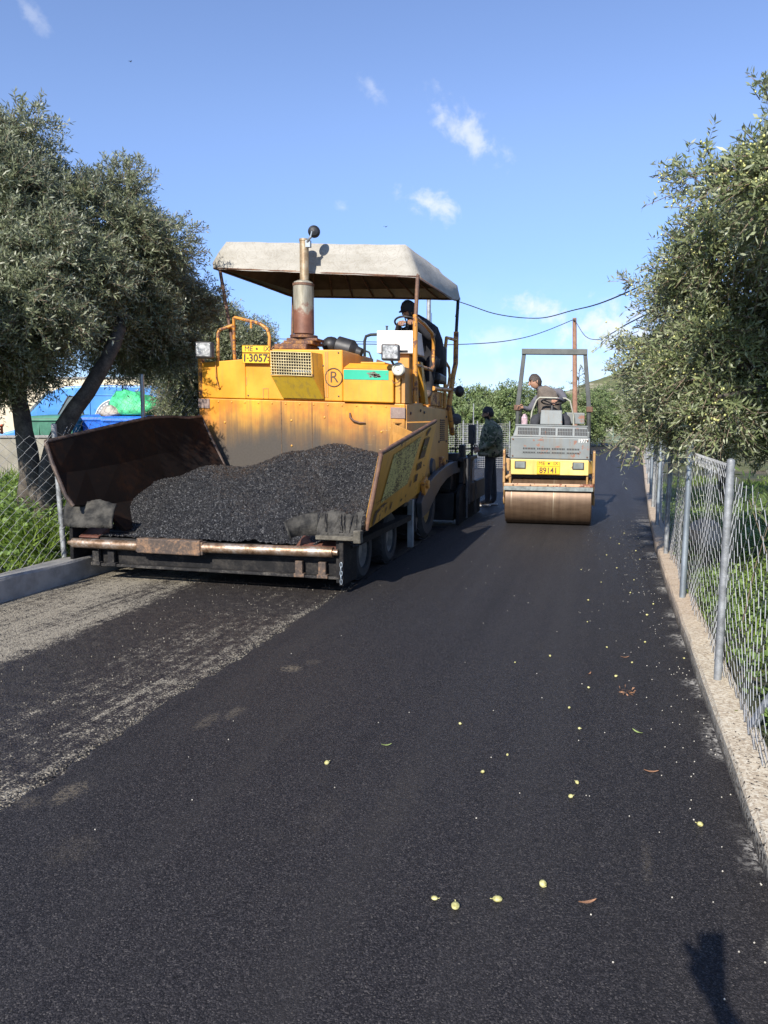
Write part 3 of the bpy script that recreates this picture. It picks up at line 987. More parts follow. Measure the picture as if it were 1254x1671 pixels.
# olive grove beyond the left side of the road
grove = [(-9.0, 50, 4.0, 2.0, 'far olive tree filling the gap behind the low brownish olive'), (-12.2, 44, 3.9, 2.0, 'far olive tree at the left end of the grove, hidden behind the paver ladder'),
         (-.2, 60, 4.4, 2.2, 'tall far olive tree behind the roll bar of the road roller'),
         (-10.4, 47, 3.6, 2.2, 'leftmost olive tree of the far grove, seen just right of the paver canopy post'),
         (-7.6, 45.5, 3.7, 1.9, 'far olive tree directly above the head of the standing man'),
         (-5.2, 44, 3.9, 1.8, 'far olive tree just left of the roller driver'),
         (-3.9, 50, 4.1, 2.1, 'far olive tree right behind the head of the roller driver'),
         (-1.9, 54, 3.6, 1.9, 'far olive tree between the roller driver and the wooden utility pole'),
         (-6.3, 39, 2.6, 1.25, 'low bushy olive tree behind the wire fence panel, right of the standing man'),
         (-8.3, 37.5, 2.3, 1.2, 'low brownish green olive tree behind the wire fence panel, left of the standing man'),
         (-14.5, 52, 4.2, 2.4, 'far olive tree hidden mostly behind the yellow paver'),
         (3.6, 58, 3.4, 1.7, 'far olive tree where the road bends, right of the wooden utility pole'),
         (5.5, 47, 3.8, 1.9, 'far olive tree on the right of the road behind the overhanging branches'),
         (3.2, 33, 3.2, 1.3, 'pale olive tree by the right-hand fence beyond the hazy one')]
for i, (x, y, h, r, lab) in enumerate(grove):
    rg2 = np.random.default_rng(100 + i)
    lb = [((x, y, h * .60), (r * .95, r * .95, h * .36)), ((x - r * .5, y - .2, h * .5), (r * .6, r * .6, h * .33)), ((x + r * .55, y, h * .48), (r * .6, r * .6, h * .36)), ((x + rg2.uniform(-.4, .4), y - r * .4, h * .74), (r * .55, r * .55, h * .22)), ((x, y - r * .5, h * .35), (r * .8, r * .5, h * .26))]
    tree('olive_tree', (x, y, -.03), lab, 'tree', lb, 2100 if r > 1.5 else 1300, 9, .17, .07, .42, m_leaf_far,
         [[((x, y, -.05), (x + .1, y, h * .35), .14, .09)]], 200 + i, 'olive trees beyond the road', branches=5, sub=12)
# olives behind the van and truck
for i, (x, y, h, r, lab) in enumerate([(-21.5, 31.5, 4.4, 2.4, 'olive tree showing in the gap above the roof of the blue van'), (-14.2, 27.5, 3.6, 1.7, 'olive tree behind the green truck'), (-22, 18, 3.8, 2.2, 'olive tree behind the pale garden wall at the far left')]):
    lb = [((x, y, h * .62), (r * .9, r * .9, h * .34)), ((x - r * .5, y, h * .5), (r * .6, r * .6, h * .33)), ((x + r * .5, y, h * .5), (r * .6, r * .6, h * .3))]
    tree('olive_tree', (x, y, .0), lab, 'tree', lb, 2200, 10, .10, .035, .32, m_leaf_far, [[((x, y, -.05), (x + .1, y, h * .4), .14, .09)]], 240 + i, 'olive trees behind the van', branches=5)

# the thin stalk-like tree on the skyline by the pole
t = thing('stalk_tree', (-4.25, 123.6, -.03), 'thin dark candelabra-like tree on the skyline just right of the wooden pole', 'tree')
b = M(); rg2 = np.random.default_rng(8)
b.tube([(-4.2, 123.6, -.1), (-4.3, 123.6, 5.5), (-4.25, 123.6, 10.0)], [.14, .11, .05], 6)
tips = []
for k in range(11):
    zz = 6.0 + k * .36
    a = k * 2.4
    e = (-4.25 + math.cos(a) * (1.4 - k * .07), 123.6 + math.sin(a) * 1.0, zz + .5)
    b.tube([(-4.27, 123.6, zz), e], [.05, .03], 5)
    tips.append(e)
b.build('trunk', m_bark, t)
O = np.repeat(np.array(tips), 14, 0) + rg2.normal(0, .16, (len(tips) * 14, 3))
vs, q, st, sq = sprigs(rg2, O, rg2.normal(size=O.shape), .25, 6, .22, .10)
npmesh('crown', vs, q, m_leaf_l, t)


def ground_cover(name, n, region, hf, L, W, mat, seed, blades=True, keep=None, hgt=.1, tuft=5):
    rng = np.random.default_rng(seed)
    x0, x1, y0, y1 = region
    X = rng.uniform(x0, x1, n); Y = y0 + (y1 - y0) * rng.uniform(0, 1, n) ** 1.5
    if keep is not None:
        k = keep(X, Y, rng)
        X, Y = X[k], Y[k]
    Z = hf(X, Y)
    o = np.stack([X, Y, Z], -1)
    o = np.repeat(o, tuft, 0) + rng.normal(0, .035, (len(o) * tuft, 3)) * np.array([1, 1, 0])
    k = len(o)
    if blades:
        d = unit(rng.normal(0, .42, (k, 3)) + np.array([0, 0, 1.0]))
        l = L * rng.uniform(.5, 1.4, (k, 1)); s_ = unit(np.cross(d, rng.normal(size=(k, 3)))) * W
        a = o + 0; c = o + d * l; m_ = o + d * l * .5
        vs = np.stack([a - s_ * .4, m_ - s_ * .5, c + np.array([0, 0, -.2]) * l, m_ + s_ * .5], 1).reshape(-1, 3)
    else:
        h = hgt * rng.uniform(.25, 1.15, (k, 1))
        c = o + np.concatenate([np.zeros((k, 2)), h], 1)
        nrm = unit(rng.normal(0, .5, (k, 3)) + np.array([0, 0, 1.0]))
        a_ = unit(np.cross(nrm, rng.normal(size=(k, 3)))); b_ = np.cross(nrm, a_)
        s_ = L * rng.uniform(.5, 1.2, (k, 1))
        vs = np.stack([c - a_ * s_, c + b_ * s_ * .75, c + a_ * s_, c - b_ * s_ * .75], 1).reshape(-1, 3)
    obj = npmesh(name, vs, np.arange(len(vs)).reshape(-1, 4), mat)
    return tag(obj, kind='stuff')


gkeep = lambda X, Y, r: r.uniform(size=X.shape) < .25 + .75 * (np.sin(X * 2.1) + np.sin(Y * 1.7 + X) > -.5)
ground_cover('grass', 15000, (-9.5, -5.14, 3.5, 12), hgl, .13, .012, m_grass, 31, True, gkeep, tuft=6)
ground_cover('weeds', 5200, (-9.0, -5.16, 3.5, 10), hgl, .030, 0, m_leaf_weed, 32, False, gkeep, .16, 5)
ground_cover('tall_grass', 2600, (-9.0, -5.2, 6.1, 9.5), hgl, .48, .016, m_grass, 36, True, None, tuft=6)
ground_cover('tall_weeds', 1300, (-8.5, -5.25, 6.0, 8.5), hgl, .030, 0, m_leaf_weed, 37, False, None, .48, 7)
rx = lambda Y: np.interp(Y, [p[1] for p in RK[:10]], [p[0] for p in RK[:10]])
ckeep = lambda X, Y, r: (X > rx(Y) + .20) & (r.uniform(size=X.shape) < .35 + .65 * (np.sin(X * 3.3 + 1) + np.sin(Y * 2.2) > -.7))
ground_cover('ground_cover', 11000, (.72, 3.6, 1.8, 14), hgr, .023, 0, m_leaf_weed, 33, False, ckeep, .15, 5)
ground_cover('grass', 6000, (.74, 4.6, 4.5, 20), hgr, .14, .011, m_grass, 34, True, ckeep, tuft=5)
flat = lambda X, Y: X * 0 - .035
ground_cover('grass', 5000, (-11, -5.3, 24, 46), flat, .32, .05, m_grass, 35, True, None, tuft=5)

# leafy shrub just behind the right-hand fence, at the picture's right edge
t = thing('shrub', (1.35, 4.6, .1), 'bright leafy shrub with long pointed leaves behind the near right-hand fence post', 'shrub')
rg2 = np.random.default_rng(41)
b = M()
oo, dd = [], []
for k in range(26):
    e = np.array([1.28 + rg2.normal(0, .20), 4.65 + rg2.normal(0, .35), .75 + rg2.uniform(.0, .58)])
    b.tube([(1.4 + rg2.normal(0, .05), 4.6 + rg2.normal(0, .1), .02), tuple(e * .6 + np.array([1.38, 4.6, .1]) * .4), tuple(e)], [.008, .006, .003], 5)
    oo.append(e - np.array([0, 0, .12])); dd.append(np.array([rg2.normal(0, .4), rg2.normal(0, .4), .8]))
b.build('stems', m_twig, t)
vs, q, st, sq = sprigs(rg2, np.array(oo * 3) + rg2.normal(0, .05, (78, 3)), np.array(dd * 3) + rg2.normal(0, .3, (78, 3)), .22, 13, .10, .020, .2)
npmesh('foliage', vs, q, m_leaf_shrub, t)
# dry tangle of hanging dead twigs in the shade of the olive
t = thing('dry_bush', (1.9, 5.6, .1), 'tangle of dry brown twigs in the shade below the right-hand olive', 'bush')
b = M()
for k in range(120):
    p = np.array([1.75 + rg2.normal(0, .28), 5.5 + rg2.normal(0, .5), .05])
    e = p + np.array([rg2.normal(0, .22), rg2.normal(0, .3), rg2.uniform(.4, 1.5)])
    m_ = (p + e) / 2 + rg2.normal(0, .07, 3)
    b.tube([tuple(p), tuple(m_), tuple(e)], [.006, .004, .002], 4, cap=False)
b.build('twigs', m_twig, t)
vs, q, st, sq = sprigs(rg2, np.stack([1.75 + rg2.normal(0, .3, 160), 5.5 + rg2.normal(0, .5, 160), rg2.uniform(.2, 1.3, 160)], -1), rg2.normal(size=(160, 3)), .15, 8, .07, .013)
npmesh('leaves', vs, q, m_leaf_l, t)


# ------------------------------------------------------------------ fences
def lerp_line(line, s):
    """line: list of (x,y,z0,z1); s along it in metres"""
    acc = 0
    for a, b in zip(line[:-1], line[1:]):
        d = math.hypot(b[0] - a[0], b[1] - a[1])
        if s <= acc + d or b is line[-1]:
            t = (s - acc) / d
            return [a[i] + (b[i] - a[i]) * t for i in range(4)]
        acc += d


def chainlink(line, cell, wire, seed, parent, mat, name='wire_mesh', sag=.02, amp=.012):
    total = sum(math.hypot(b[0] - a[0], b[1] - a[1]) for a, b in zip(line[:-1], line[1:]))
    rng = np.random.default_rng(seed)
    ph = rng.uniform(0, 6.28, 6)
    nW = int(total / cell)
    segs = []
    for i in range(nW):
        s0 = (i + .5) * cell
        x, y, z0, z1 = lerp_line(line, s0)
        n = max(4, int((z1 - z0) / (cell * .68)))
        pts = []
        sgn = 1 if i % 2 else -1
        for k in range(n + 1):
            t = k / n
            s = s0 + sgn * (1 if k % 2 else -1) * cell * .5
            s = min(max(s, 0), total)
            q = lerp_line(line, s)
            z = q[2] + (q[3] - q[2]) * t
            bulge = amp * 2.2 * math.sin(s * 1.9 + ph[0]) * math.sin(t * 3.1) + amp * math.sin(s * 5.1 + ph[1] + t * 4)
            zz = z + amp * 1.6 * math.sin(s * 2.7 + ph[2] + t * 3) * math.sin(t * 3.1) - sag * math.sin(t * 3.1) * .5 + (rng.uniform(-.02, .03) if k == n else 0)
            ds = amp * 1.2 * math.sin(t * 7 + s * 1.3 + ph[3])
            off = (.004 if k % 2 else -.004) * sgn
            pts.append((q[0] + bulge + off, q[1] + ds, zz))
        segs.append(pts)
    vs, fs = [], []
    for pts in segs:
        P = np.array(pts)
        for a, b in zip(P[:-1], P[1:]):
            d = b - a
            u = np.cross(d, (1.0, .2, 0)); u /= np.linalg.norm(u)
            v_ = np.cross(d, u); v_ /= np.linalg.norm(v_)
            k = len(vs)
            for c in (a, b):
                for j in range(3):
                    an = 2.0944 * j
                    vs.append(c + (u * math.cos(an) + v_ * math.sin(an)) * wire)
            fs += [(k, k + 1, k + 4, k + 3), (k + 1, k + 2, k + 5, k + 4), (k + 2, k, k + 3, k + 5)]
    return npmesh(name, np.array(vs), np.array(fs), mat, parent)


def post(parent, x, y, z0, z1, r, lean=(0, 0), mat=None):
    b = M()
    b.tube([(x, y, z0), (x + lean[0], y + lean[1], z1)], r, 14)
    b.lathe([(r * 1.02, 0), (r * .9, .012), (r * .3, .018)], (x + lean[0], y + lean[1], z1 - .004), (0, 0, 1), 14)
    return b.build('post', mat or m_galv, parent)


fr_ = thing('chain_link_fence', (.64, 6, .12), 'silver chain-link fence on pipe posts standing on the pale right-hand kerb', 'fence')
rxy = [(np.interp(y, [p[1] for p in RK[:12]], [p[0] for p in RK[:12]]) + .10, y) for y in (1.6, 2.6, 3.5, 4.39, 5.4, 6.48, 7.6, 8.8, 11.2, 13.6, 16, 19, 23, 27, 31, 36, 41)]
chainlink([(x + .012, y, .135, 1.22 + .03 * math.sin(y * 1.3)) for x, y in rxy], .080, .0021, 3, fr_, m_wire, amp=.013)
for (y, dz, mt) in [(2.35, 1.28, m_galv), (4.39, 1.31, m_galv), (6.48, 1.36, m_galv_dark), (8.7, 1.34, m_galv), (11.2, 1.36, m_galv_dark), (13.6, 1.36, m_galv), (16, 1.36, m_galv_dark), (19, 1.4, m_galv), (23, 1.4, m_galv), (27, 1.4, m_galv), (32, 1.4, m_galv), (37, 1.4, m_galv)]:
    x = np.interp(y, [p[1] for p in RK[:12]], [p[0] for p in RK[:12]]) + .10
    if y < 4: continue
    post(fr_, x - .030, y, .10, dz, .0205 if y < 5 else .024, (.012, .0), mt)
b = M(); b.tube([(.67, 3.72, .10), (1.25, 4.62, .62)], .022, 12)
b.build('brace', m_galv, fr_)
# tie wire ends standing up along the top
b = M()
for k in range(60):
    y = 4.5 + k * .07
    x = np.interp(y, [p[1] for p in RK], [p[0] for p in RK]) + .11
    b.tube([(x, y, 1.20), (x + .012, y + .02, 1.262), (x - .006, y + .035, 1.285)], .0018, 4, cap=False)
b.build('wire_ends', m_wire, fr_)

fl = thing('chain_link_fence', (-5.07, 6, .2), 'chain-link fence on leaning pipe posts standing on the grey left kerb beside the hopper', 'fence')
chainlink([(-5.06, 2.0, .20, 1.40), (-5.06, 6.28, .20, 1.42), (-5.08, 7.75, .20, 1.95), (-5.08, 10.5, .2, 1.95)], .075, .0016, 9, fl, m_wire, amp=.012)
post(fl, -5.075, 6.30, .18, 1.50, .026, (-.05, 0))
post(fl, -5.10, 7.77, .18, 2.06, .024, (-.0, 0), m_galv_dark)
post(fl, -5.10, 4.0, .18, 1.50, .026, (-.02, 0))

# welded mesh panel across the verge behind the paver
fm = thing('mesh_fence', (-4.4, 26, 0), 'pale square-mesh fence panel between the paver and the standing man', 'fence')
b = M()
for i in range(41):
    x = -6.1 + i * .075
    b.tube([(x, 26, .05), (x, 26, 1.52)], .0042, 4, cap=False)
for k in range(22):
    b.tube([(-6.1, 26.008, .06 + k * .07), (-3.1, 26.008, .06 + k * .07)], .0042, 4, cap=False)
b.build('wire_mesh', m_wire, fm)
for x in (-6.1, -4.32, -3.1):
    post(fm, x, 26.0, -.03, 2.2 if x == -4.32 else 1.6, .022 if x != -4.32 else .018, (0, 0), m_galv)
# second mesh between man and roller, farther along the verge
fm = thing('mesh_fence', (-5.4, 36, 0), 'pale wire fence along the far left verge, seen between the standing man and the roller', 'fence')
b = M()
for i in range(60):
    y = 29 + i * .3
    x = np.interp(y, [p[1] for p in LK], [p[0] for p in LK]) - .25
    b.tube([(x, y, 0), (x, y, 1.5)], .007, 4, cap=False)
for k in range(14):
    b.tube([(np.interp(y, [p[1] for p in LK], [p[0] for p in LK]) - .258, y, .06 + k * .108) for y in np.linspace(29, 46.7, 8)], .006, 4, cap=False)
b.build('wire_mesh', m_wire, fm)
for y in (29, 32.5, 36, 39.5, 43, 46.5):
    post(fm, np.interp(y, [p[1] for p in LK], [p[0] for p in LK]) - .27, y, -.03, 1.65, .03, (0, 0), m_galv)
# greenish fence across the bend of the road
ff = thing('bend_fence', (0, 74, 0), 'low greenish wire fence along the outside of the far road bend', 'fence')
m_gwire = plain('green_wire', (.22, .30, .24), .6, 0, .2)
ln = [(2.6, 46), (2.7, 53), (2.2, 61), (.6, 69.5), (-3, 77), (-11, 85)]
b = M()
pl = []
for (x0, y0), (x1, y1) in zip(ln[:-1], ln[1:]):
    for t_ in np.linspace(0, 1, 40)[:-1]:
        pl.append((x0 + (x1 - x0) * t_, y0 + (y1 - y0) * t_))
for (x, y) in pl:
    b.tube([(x, y, -.03), (x, y, 1.6)], .009, 4, cap=False)
for k in range(9):
    b.tube([(x, y, .1 + k * .185) for x, y in ln], .010, 4, cap=False)
b.build('wire_mesh', m_gwire, ff)
for (x, y) in pl[::13]:
    post(ff, x, y + .05, -.03, 1.75, .05, (0, 0), m_gwire)

# ------------------------------------------------------------------ poles and cables
m_wood = rusty('pole_wood', (.17, .085, .055), (.27, .145, .095), (.36, .21, .14), .9, 0, 5, .3)
up = thing('utility_pole', (-1.38, 37.05, 0), 'reddish wooden utility pole behind the road roller', 'pole')
b = M(); b.tube([(-1.36, 37.05, -.1), (-1.40, 37.05, 1.6), (-1.55, 37.05, 6.36)], [.125, .12, .09], 12)
b.build('shaft', m_wood, up)
b = M(); b.lathe([(.03, 0), (.05, .05), (.03, .12)], (-1.55, 36.93, 6.2), (0, 0, 1), 10); b.box((-1.55, 36.96, 6.22), (.05, .1, .04))
b.build('insulator', m_housing, up)
mp = thing('metal_pole', (-4.87, 21.49, -.03), 'thin pale grey metal pole rising behind the paver driver', 'pole')
b = M(); b.tube([(-4.87, 21.49, -.1), (-4.87, 21.49, 5.0)], [.075, .06], 14); b.lathe([(.065, 0), (.02, .03)], (-4.87, 21.49, 4.995), (0, 0, 1), 14); b.build('shaft', m_galv, mp)
b = M(); b.tube([(-4.78, 21.45, 4.6), (-4.76, 21.45, 3.0)], .008, 5); b.build('conduit', m_cable, mp)
lp = thing('street_lamp', (-13.0, 27.48, 0), 'small grey street lamp with a short arm behind the green truck', 'street lamp')
b = M(); b.tube([(-13, 27.48, -.05), (-13, 27.48, 4.84), (-13.04, 27.47, 4.9), (-13.36, 27.4, 4.93)], .035, 8); b.build('post', m_darkgrey, lp)
b = M(); b.box((-13.45, 27.38, 4.9), (.22, .12, .07)); b.build('lamp_head', m_darkgrey, lp, .015)
mp = thing('metal_post', (-8.05, 8.9, 0), 'bare grey post at the left edge of the photo near the garden wall', 'post')
b = M(); b.tube([(-8.34, 8.9, .1), (-8.34, 8.9, 1.95)], .03, 10); b.build('shaft', m_galv_dark, mp)


def cable(label, pts, r):
    P = [Vector(p) for p in pts]
    dense = []
    for i in range(len(P) - 1):
        p0, p1, p2, p3 = P[max(i - 1, 0)], P[i], P[i + 1], P[min(i + 2, len(P) - 1)]
        for k in range(8):
            t_ = k / 8
            dense.append(.5 * ((2 * p1) + (p2 - p0) * t_ + (2 * p0 - 5 * p1 + 4 * p2 - p3) * t_ * t_ + (3 * p1 - p0 - 3 * p2 + p3) * t_ ** 3))
    dense.append(P[-1])
    b = M(); b.tube(dense, r, 6)
    tag(b.build('overhead_cable', m_cable), label, 'cable', 'overhead cables')
cable('sagging overhead cable running from behind the paver canopy to the right-hand olive tree', [(-9.0, 29, 7.3), (-5.55, 29.62, 6.16), (-4.1, 30, 5.68), (-2.6, 30.3, 5.52), (-1.2, 26.5, 5.22), (.05, 20.82, 4.68), (2.2, 12, 4.3)], .018)
cable('overhead cable rising from the paver to the top of the wooden pole', [(-24, 34, 6.4), (-16.66, 34.2, 5.3), (-11.85, 33.6, 5.15), (-6.18, 32.56, 4.86), (-3.6, 34.8, 5.3), (-1.55, 37.0, 6.30)], .018)
cable('short drooping cable from the wooden pole into the right-hand olive tree', [(-1.55, 37.0, 6.30), (-.9, 31, 4.9), (-.37, 25.9, 4.2), (.05, 20, 3.72), (.3, 15.7, 3.4), (1.0, 12.2, 3.35)], .012)
cable('thin overhead cable running from the street lamp behind the truck to the left', [(-13, 27.48, 4.8), (-9.5, 29, 4.72), (-7, 31, 4.8)], .012)

# ------------------------------------------------------------------ wall, rock, litter
gw = thing('garden_wall', (-10.1, 11.5, 0), 'low pale rendered garden wall behind the olive trunks at the left edge', 'wall')
b = M()
for a_, c_ in (((-14, 10.2), (-9.35, 11.9)),):
    d_ = Vector((c_[0] - a_[0], c_[1] - a_[1], 0)); nn = Vector((-d_.y, d_.x, 0)).normalized() * .2
    p0, p1 = Vector((*a_, -.02)), Vector((*c_, -.02))
    b.hexa([p0, p1, p1 + nn, p0 + nn] + [q + Vector((0, 0, 1.30)) for q in (p0, p1, p1 + nn, p0 + nn)])
b.build('wall', m_wallc, gw, .015)
b = M()
b.hexa([p0 - nn * .15 + V(0, 0, 1.283), p1 - nn * .15 + V(0, 0, 1.283), p1 + nn * 1.15 + V(0, 0, 1.283), p0 + nn * 1.15 + V(0, 0, 1.283)] + [q + V(0, 0, 1.33) for q in (p0 - nn * .15, p1 - nn * .15, p1 + nn * 1.15, p0 + nn * 1.15)])
b.build('coping', m_concrete, gw, .008)
bw = thing('boundary_wall', (-12, 20, 0), 'cream wall seen just above the roof of the blue van', 'wall')
b = M(); rz = Matrix.Rotation(R(16), 3, 'Z'); b.box((-18.85, 25.8, 1.5), (9.5, .25, 3.5), rz); b.build('wall', plain('cream_wall', (.62, .54, .40), .9, 0, .1, 3), bw, .02)
b = M(); b.box((-18.85, 25.8, 3.285), (9.6, .35, .07), rz); b.build('coping', m_concrete, bw, .01)

rg2 = np.random.default_rng(6)


def rock(label, c, r, seed, mat):
    rr = np.random.default_rng(seed)
    b = M(); b.ball((0, 0, 0), 1, 18)
    k = rr.normal(size=(7, 3)); k /= np.linalg.norm(k, axis=1)[:, None]
    out = []
    for p in b.v:
        p = np.array(p); f = 1.0
        for q in k:
            f = min(f, .72 / max(p @ q, 1e-3)) if p @ q > .72 else f
        f += rr.normal(0, .015)
        out.append(tuple(np.array(c) + p * f * np.array(r)))
    return tag(mk('rock', out, b.f, mat, None, None, [False] * len(b.f)), label, 'rock')
m_rock = rusty('pale_rock', (.33, .24, .17), (.48, .38, .29), (.58, .50, .40), .9, 0, 5, .6)
rock('pale orange rock lying in the weeds behind the right-hand fence', (1.08, 9.0, .26), (.22, .3, .22), 3, m_rock)

OL = [(-.47, 2.21), (-.40, 2.19), (-.28, 2.26), (-.15, 2.38), (-.09, 3.01), (-.07, 3.14), (-.46, 3.13), (-.65, 3.63), (-1.13, 3.03), (.38, 2.92), (-.14, 4.0), (-.08, 3.73), (-.38, 3.33), (.52, 5.08), (-.09, 5.85),
      (.10, 4.6), (-.3, 4.9), (.3, 5.4), (-.05, 4.35), (.2, 4.9), (.05, 5.2), (-.5, 4.7), (.35, 6.2), (.25, 7.0), (-.1, 6.6), (.3, 7.6), (.15, 8.2), (.4, 8.8), (0, 7.4), (.38, 9.4), (.2, 9.9), (.05, 9.0), (.45, 10.5), (.28, 10.9), (.1, 10.4), (-.2, 8.0), (.42, 6.6)]
b = M(); b.ball((0, 0, 0), (.0125, .010, .0095), 10); b.tube([(.0115, 0, 0), (.018, .002, .003)], .0014, 5)
m_fallen = plain('fallen_olive', (.40, .37, .10), .5, 0, .35, 50, 0, col2=(.50, .47, .22))
proto = b.build('fallen_olive', m_fallen)
lab = {0: 'squashed yellow olive, leftmost of three in a row on the near asphalt', 1: 'yellow olive, middle one of three in a row on the near asphalt', 2: 'yellow olive, rightmost of three in a row on the near asphalt', 3: 'pale whole olive on the near asphalt, up from the curled brown leaf', 8: 'lone olive near the middle of the fresh asphalt, well left of the others', 9: 'lone olive close to the kerb near the photographer\'s shadow'}
for i, (x, y) in enumerate(OL):
    o = proto if i == 0 else proto.copy()
    if i: COL.objects.link(o)
    o.location = (x, y, .030); o.rotation_euler = (0, 0, i * 1.7)
    k = (1.15 if i < 4 else (.85 if i < 10 else .62)) * (.8 + .4 * ((i * 13) % 7) / 6)
    o.scale = (k, k, .7 * k if i in (0, 1, 2) else k)
    tag(o, lab.get(i, 'small pale olive dropped among others on the right side of the fresh asphalt'), 'olive', 'fallen olives')
m_deadleaf = plain('dead_leaf', (.25, .13, .07), .7, 0, .3, 40)
m_deadgreen = plain('fallen_green_leaf', (.22, .28, .09), .6, 0, .3, 40)
for i, (x, y, a, mt, lb, s_) in enumerate([(-.01, 2.32, .5, m_deadleaf, 'curled brown olive leaf on the near asphalt', 1), (.23, 3.33, .1, m_deadleaf, 'flat reddish brown leaf on the asphalt left of the kerb', 1), (.19, 3.76, 2.4, m_deadgreen, 'long green olive leaf on the asphalt', 1),
                                   (-.93, 3.28, .4, m_deadgreen, 'crumpled pale green leaf near the middle of the asphalt', .8), (.16, 5.0, .3, m_deadleaf, 'brown leaf farther up the asphalt', .9), (-.05, 4.6, 1.2, m_deadleaf, 'narrow brown leaf among dropped olives', .8)]):
    vs, fs = [], []
    for k in range(6):
        t_ = k / 5
        wd = .0075 * math.sin(math.pi * min(1, t_ * .94 + .03)) * s_
        vs += [(-.03 * s_ + .06 * s_ * t_, -wd, .004 + .008 * (2 * t_ - 1) ** 2), (-.03 * s_ + .06 * s_ * t_, 0, .001 + .008 * (2 * t_ - 1) ** 2), (-.03 * s_ + .06 * s_ * t_, wd, .004 + .008 * (2 * t_ - 1) ** 2)]
    for k in range(5):
        for j in range(2):
            fs.append((k * 3 + j, k * 3 + 3 + j, k * 3 + 4 + j, k * 3 + 1 + j))
    o = mk('fallen_leaf', vs, fs, mt)
    o.location = (x, y, .026); o.rotation_euler = (0, 0, a)
    tag(o, lb, 'leaf', 'fallen leaves')
# little broken sprig with brown leaves
oo = np.tile(np.array([[.16, 4.33, .03]]), (7, 1)); dd = np.stack([np.cos(np.arange(7) * .9), np.sin(np.arange(7) * .9), np.full(7, .12)], -1)
vs, q, st, sq = sprigs(np.random.default_rng(3), oo, dd, .045, 3, .034, .009, .0)
vs[:, 2] = np.clip(vs[:, 2], .026, .05)
tag(npmesh('fallen_sprig', vs, q, [m_deadleaf]), 'small broken sprig of brown and green leaves on the asphalt near the kerb', 'sprig')
# pale crumbs swept along the kerb
rg2 = np.random.default_rng(15)
cr_ = []
for k in range(190):
    y = rg2.uniform(2.0, 13)
    x = rx(y) - abs(rg2.normal(0, .10 + .012 * y)) - .01
    cr_.append((x, y, .024))
for k in range(110):
    y = rg2.uniform(2.0, 12)
    cr_.append((rg2.uniform(-2.1, .5) if k % 3 else rg2.uniform(-.2, .5), y, .024))
vs, fs = fruit_mesh([np.array(c) for c in cr_], rg2, .0026)
vs = [(p[0], p[1], max(.0225, p[2])) for p in vs]
vs0, fs0 = vs, fs
cr2 = []
for k in range(2600):
    y = 2.0 + 4.8 * rg2.uniform() ** .9
    x = rg2.uniform(-4.85, -2.2) if k % 3 else -3.0 + rg2.normal(0, .4)
    cr2.append((min(x, -2.2), y, .004))
for k in range(1500):
    y = rg2.uniform(1.6, 6.8)
    cr2.append((-2.215 - abs(rg2.normal(0, .035)), y, .004 + .012 * rg2.uniform()))
vs, fs = [], []
for c_ in cr2:
    v1, f1 = fruit_mesh([np.array(c_)], rg2, rg2.uniform(.0022, .0062))
    fs += [tuple(i + len(vs) for i in f_) for f_ in f1]; vs += [tuple(q) for q in v1]
m_crumb, n_ = newmat('asphalt_crumb')
gi = n_.node('ShaderNodeNewGeometry').outputs['Random Per Island']
n_.out(n_.ramp(gi, [(0, (.008, .008, .008)), (.62, (.022, .02, .02)), (.8, (.07, .06, .05)), (1, (.30, .27, .21))]), .8)
tag(mk('loose_crumbs', vs, fs, m_crumb), kind='stuff')
vs, fs = vs0, fs0
tag(mk('grit', vs, fs, plain('pale_grit', (.50, .47, .40), .9)), kind='stuff')

# ------------------------------------------------------------------ the asphalt paver
def tilt(x, y, z):
    """the old machine hangs a little lower on its right side"""
    return (x, y, z - .035 * (x + 3.53) * min(1.0, max(0.0, z - .6)))


PM = lambda: M(tilt)
pv = thing('asphalt_paver', (-3.53, 8.8, 0), 'big worn yellow asphalt paver with canvas canopy and a full hopper facing the camera', 'paver')
XL, XR = -4.85, -2.22

# body
b = PM(); b.bx(XL, XR, 8.60, 8.95, .55, 1.783)
lowp = b.build('lower_panel', m_soothood, pv, .012)
b = PM(); b.bx(XL - .004, XL + .15, 8.588, 8.62, 1.66, 1.775); b.build('primer_patch', m_primer, lowp, .004)
b = PM(); b.bx(XR - .17, XR + .004, 8.588, 8.62, 1.615, 1.74); b.build('primer_patch', m_primer, lowp, .004)
b = PM()
for k in range(15):
    b.lathe([(.011, 0), (.011, .006), (.005, .009)], (-4.76 + k * .178, 8.598, 1.745), (0, -1, 0), 6)
for (x, z) in ((-3.62, 1.55), (-3.62, 1.25), (-2.5, 1.45), (-4.5, 1.5), (-3.2, 1.6)):
    b.lathe([(.012, 0), (.012, .007), (.005, .010)], (x, 8.598, z), (0, -1, 0), 6)
b.build('bolt', m_yellow_worn, lowp)
b = PM(); b.bx(-3.756, -3.748, 8.5955, 8.602, .6, 1.775); b.bx(-3.36, -3.353, 8.5955, 8.602, .6, 1.775); b.build('seam', m_inkbrown, lowp)
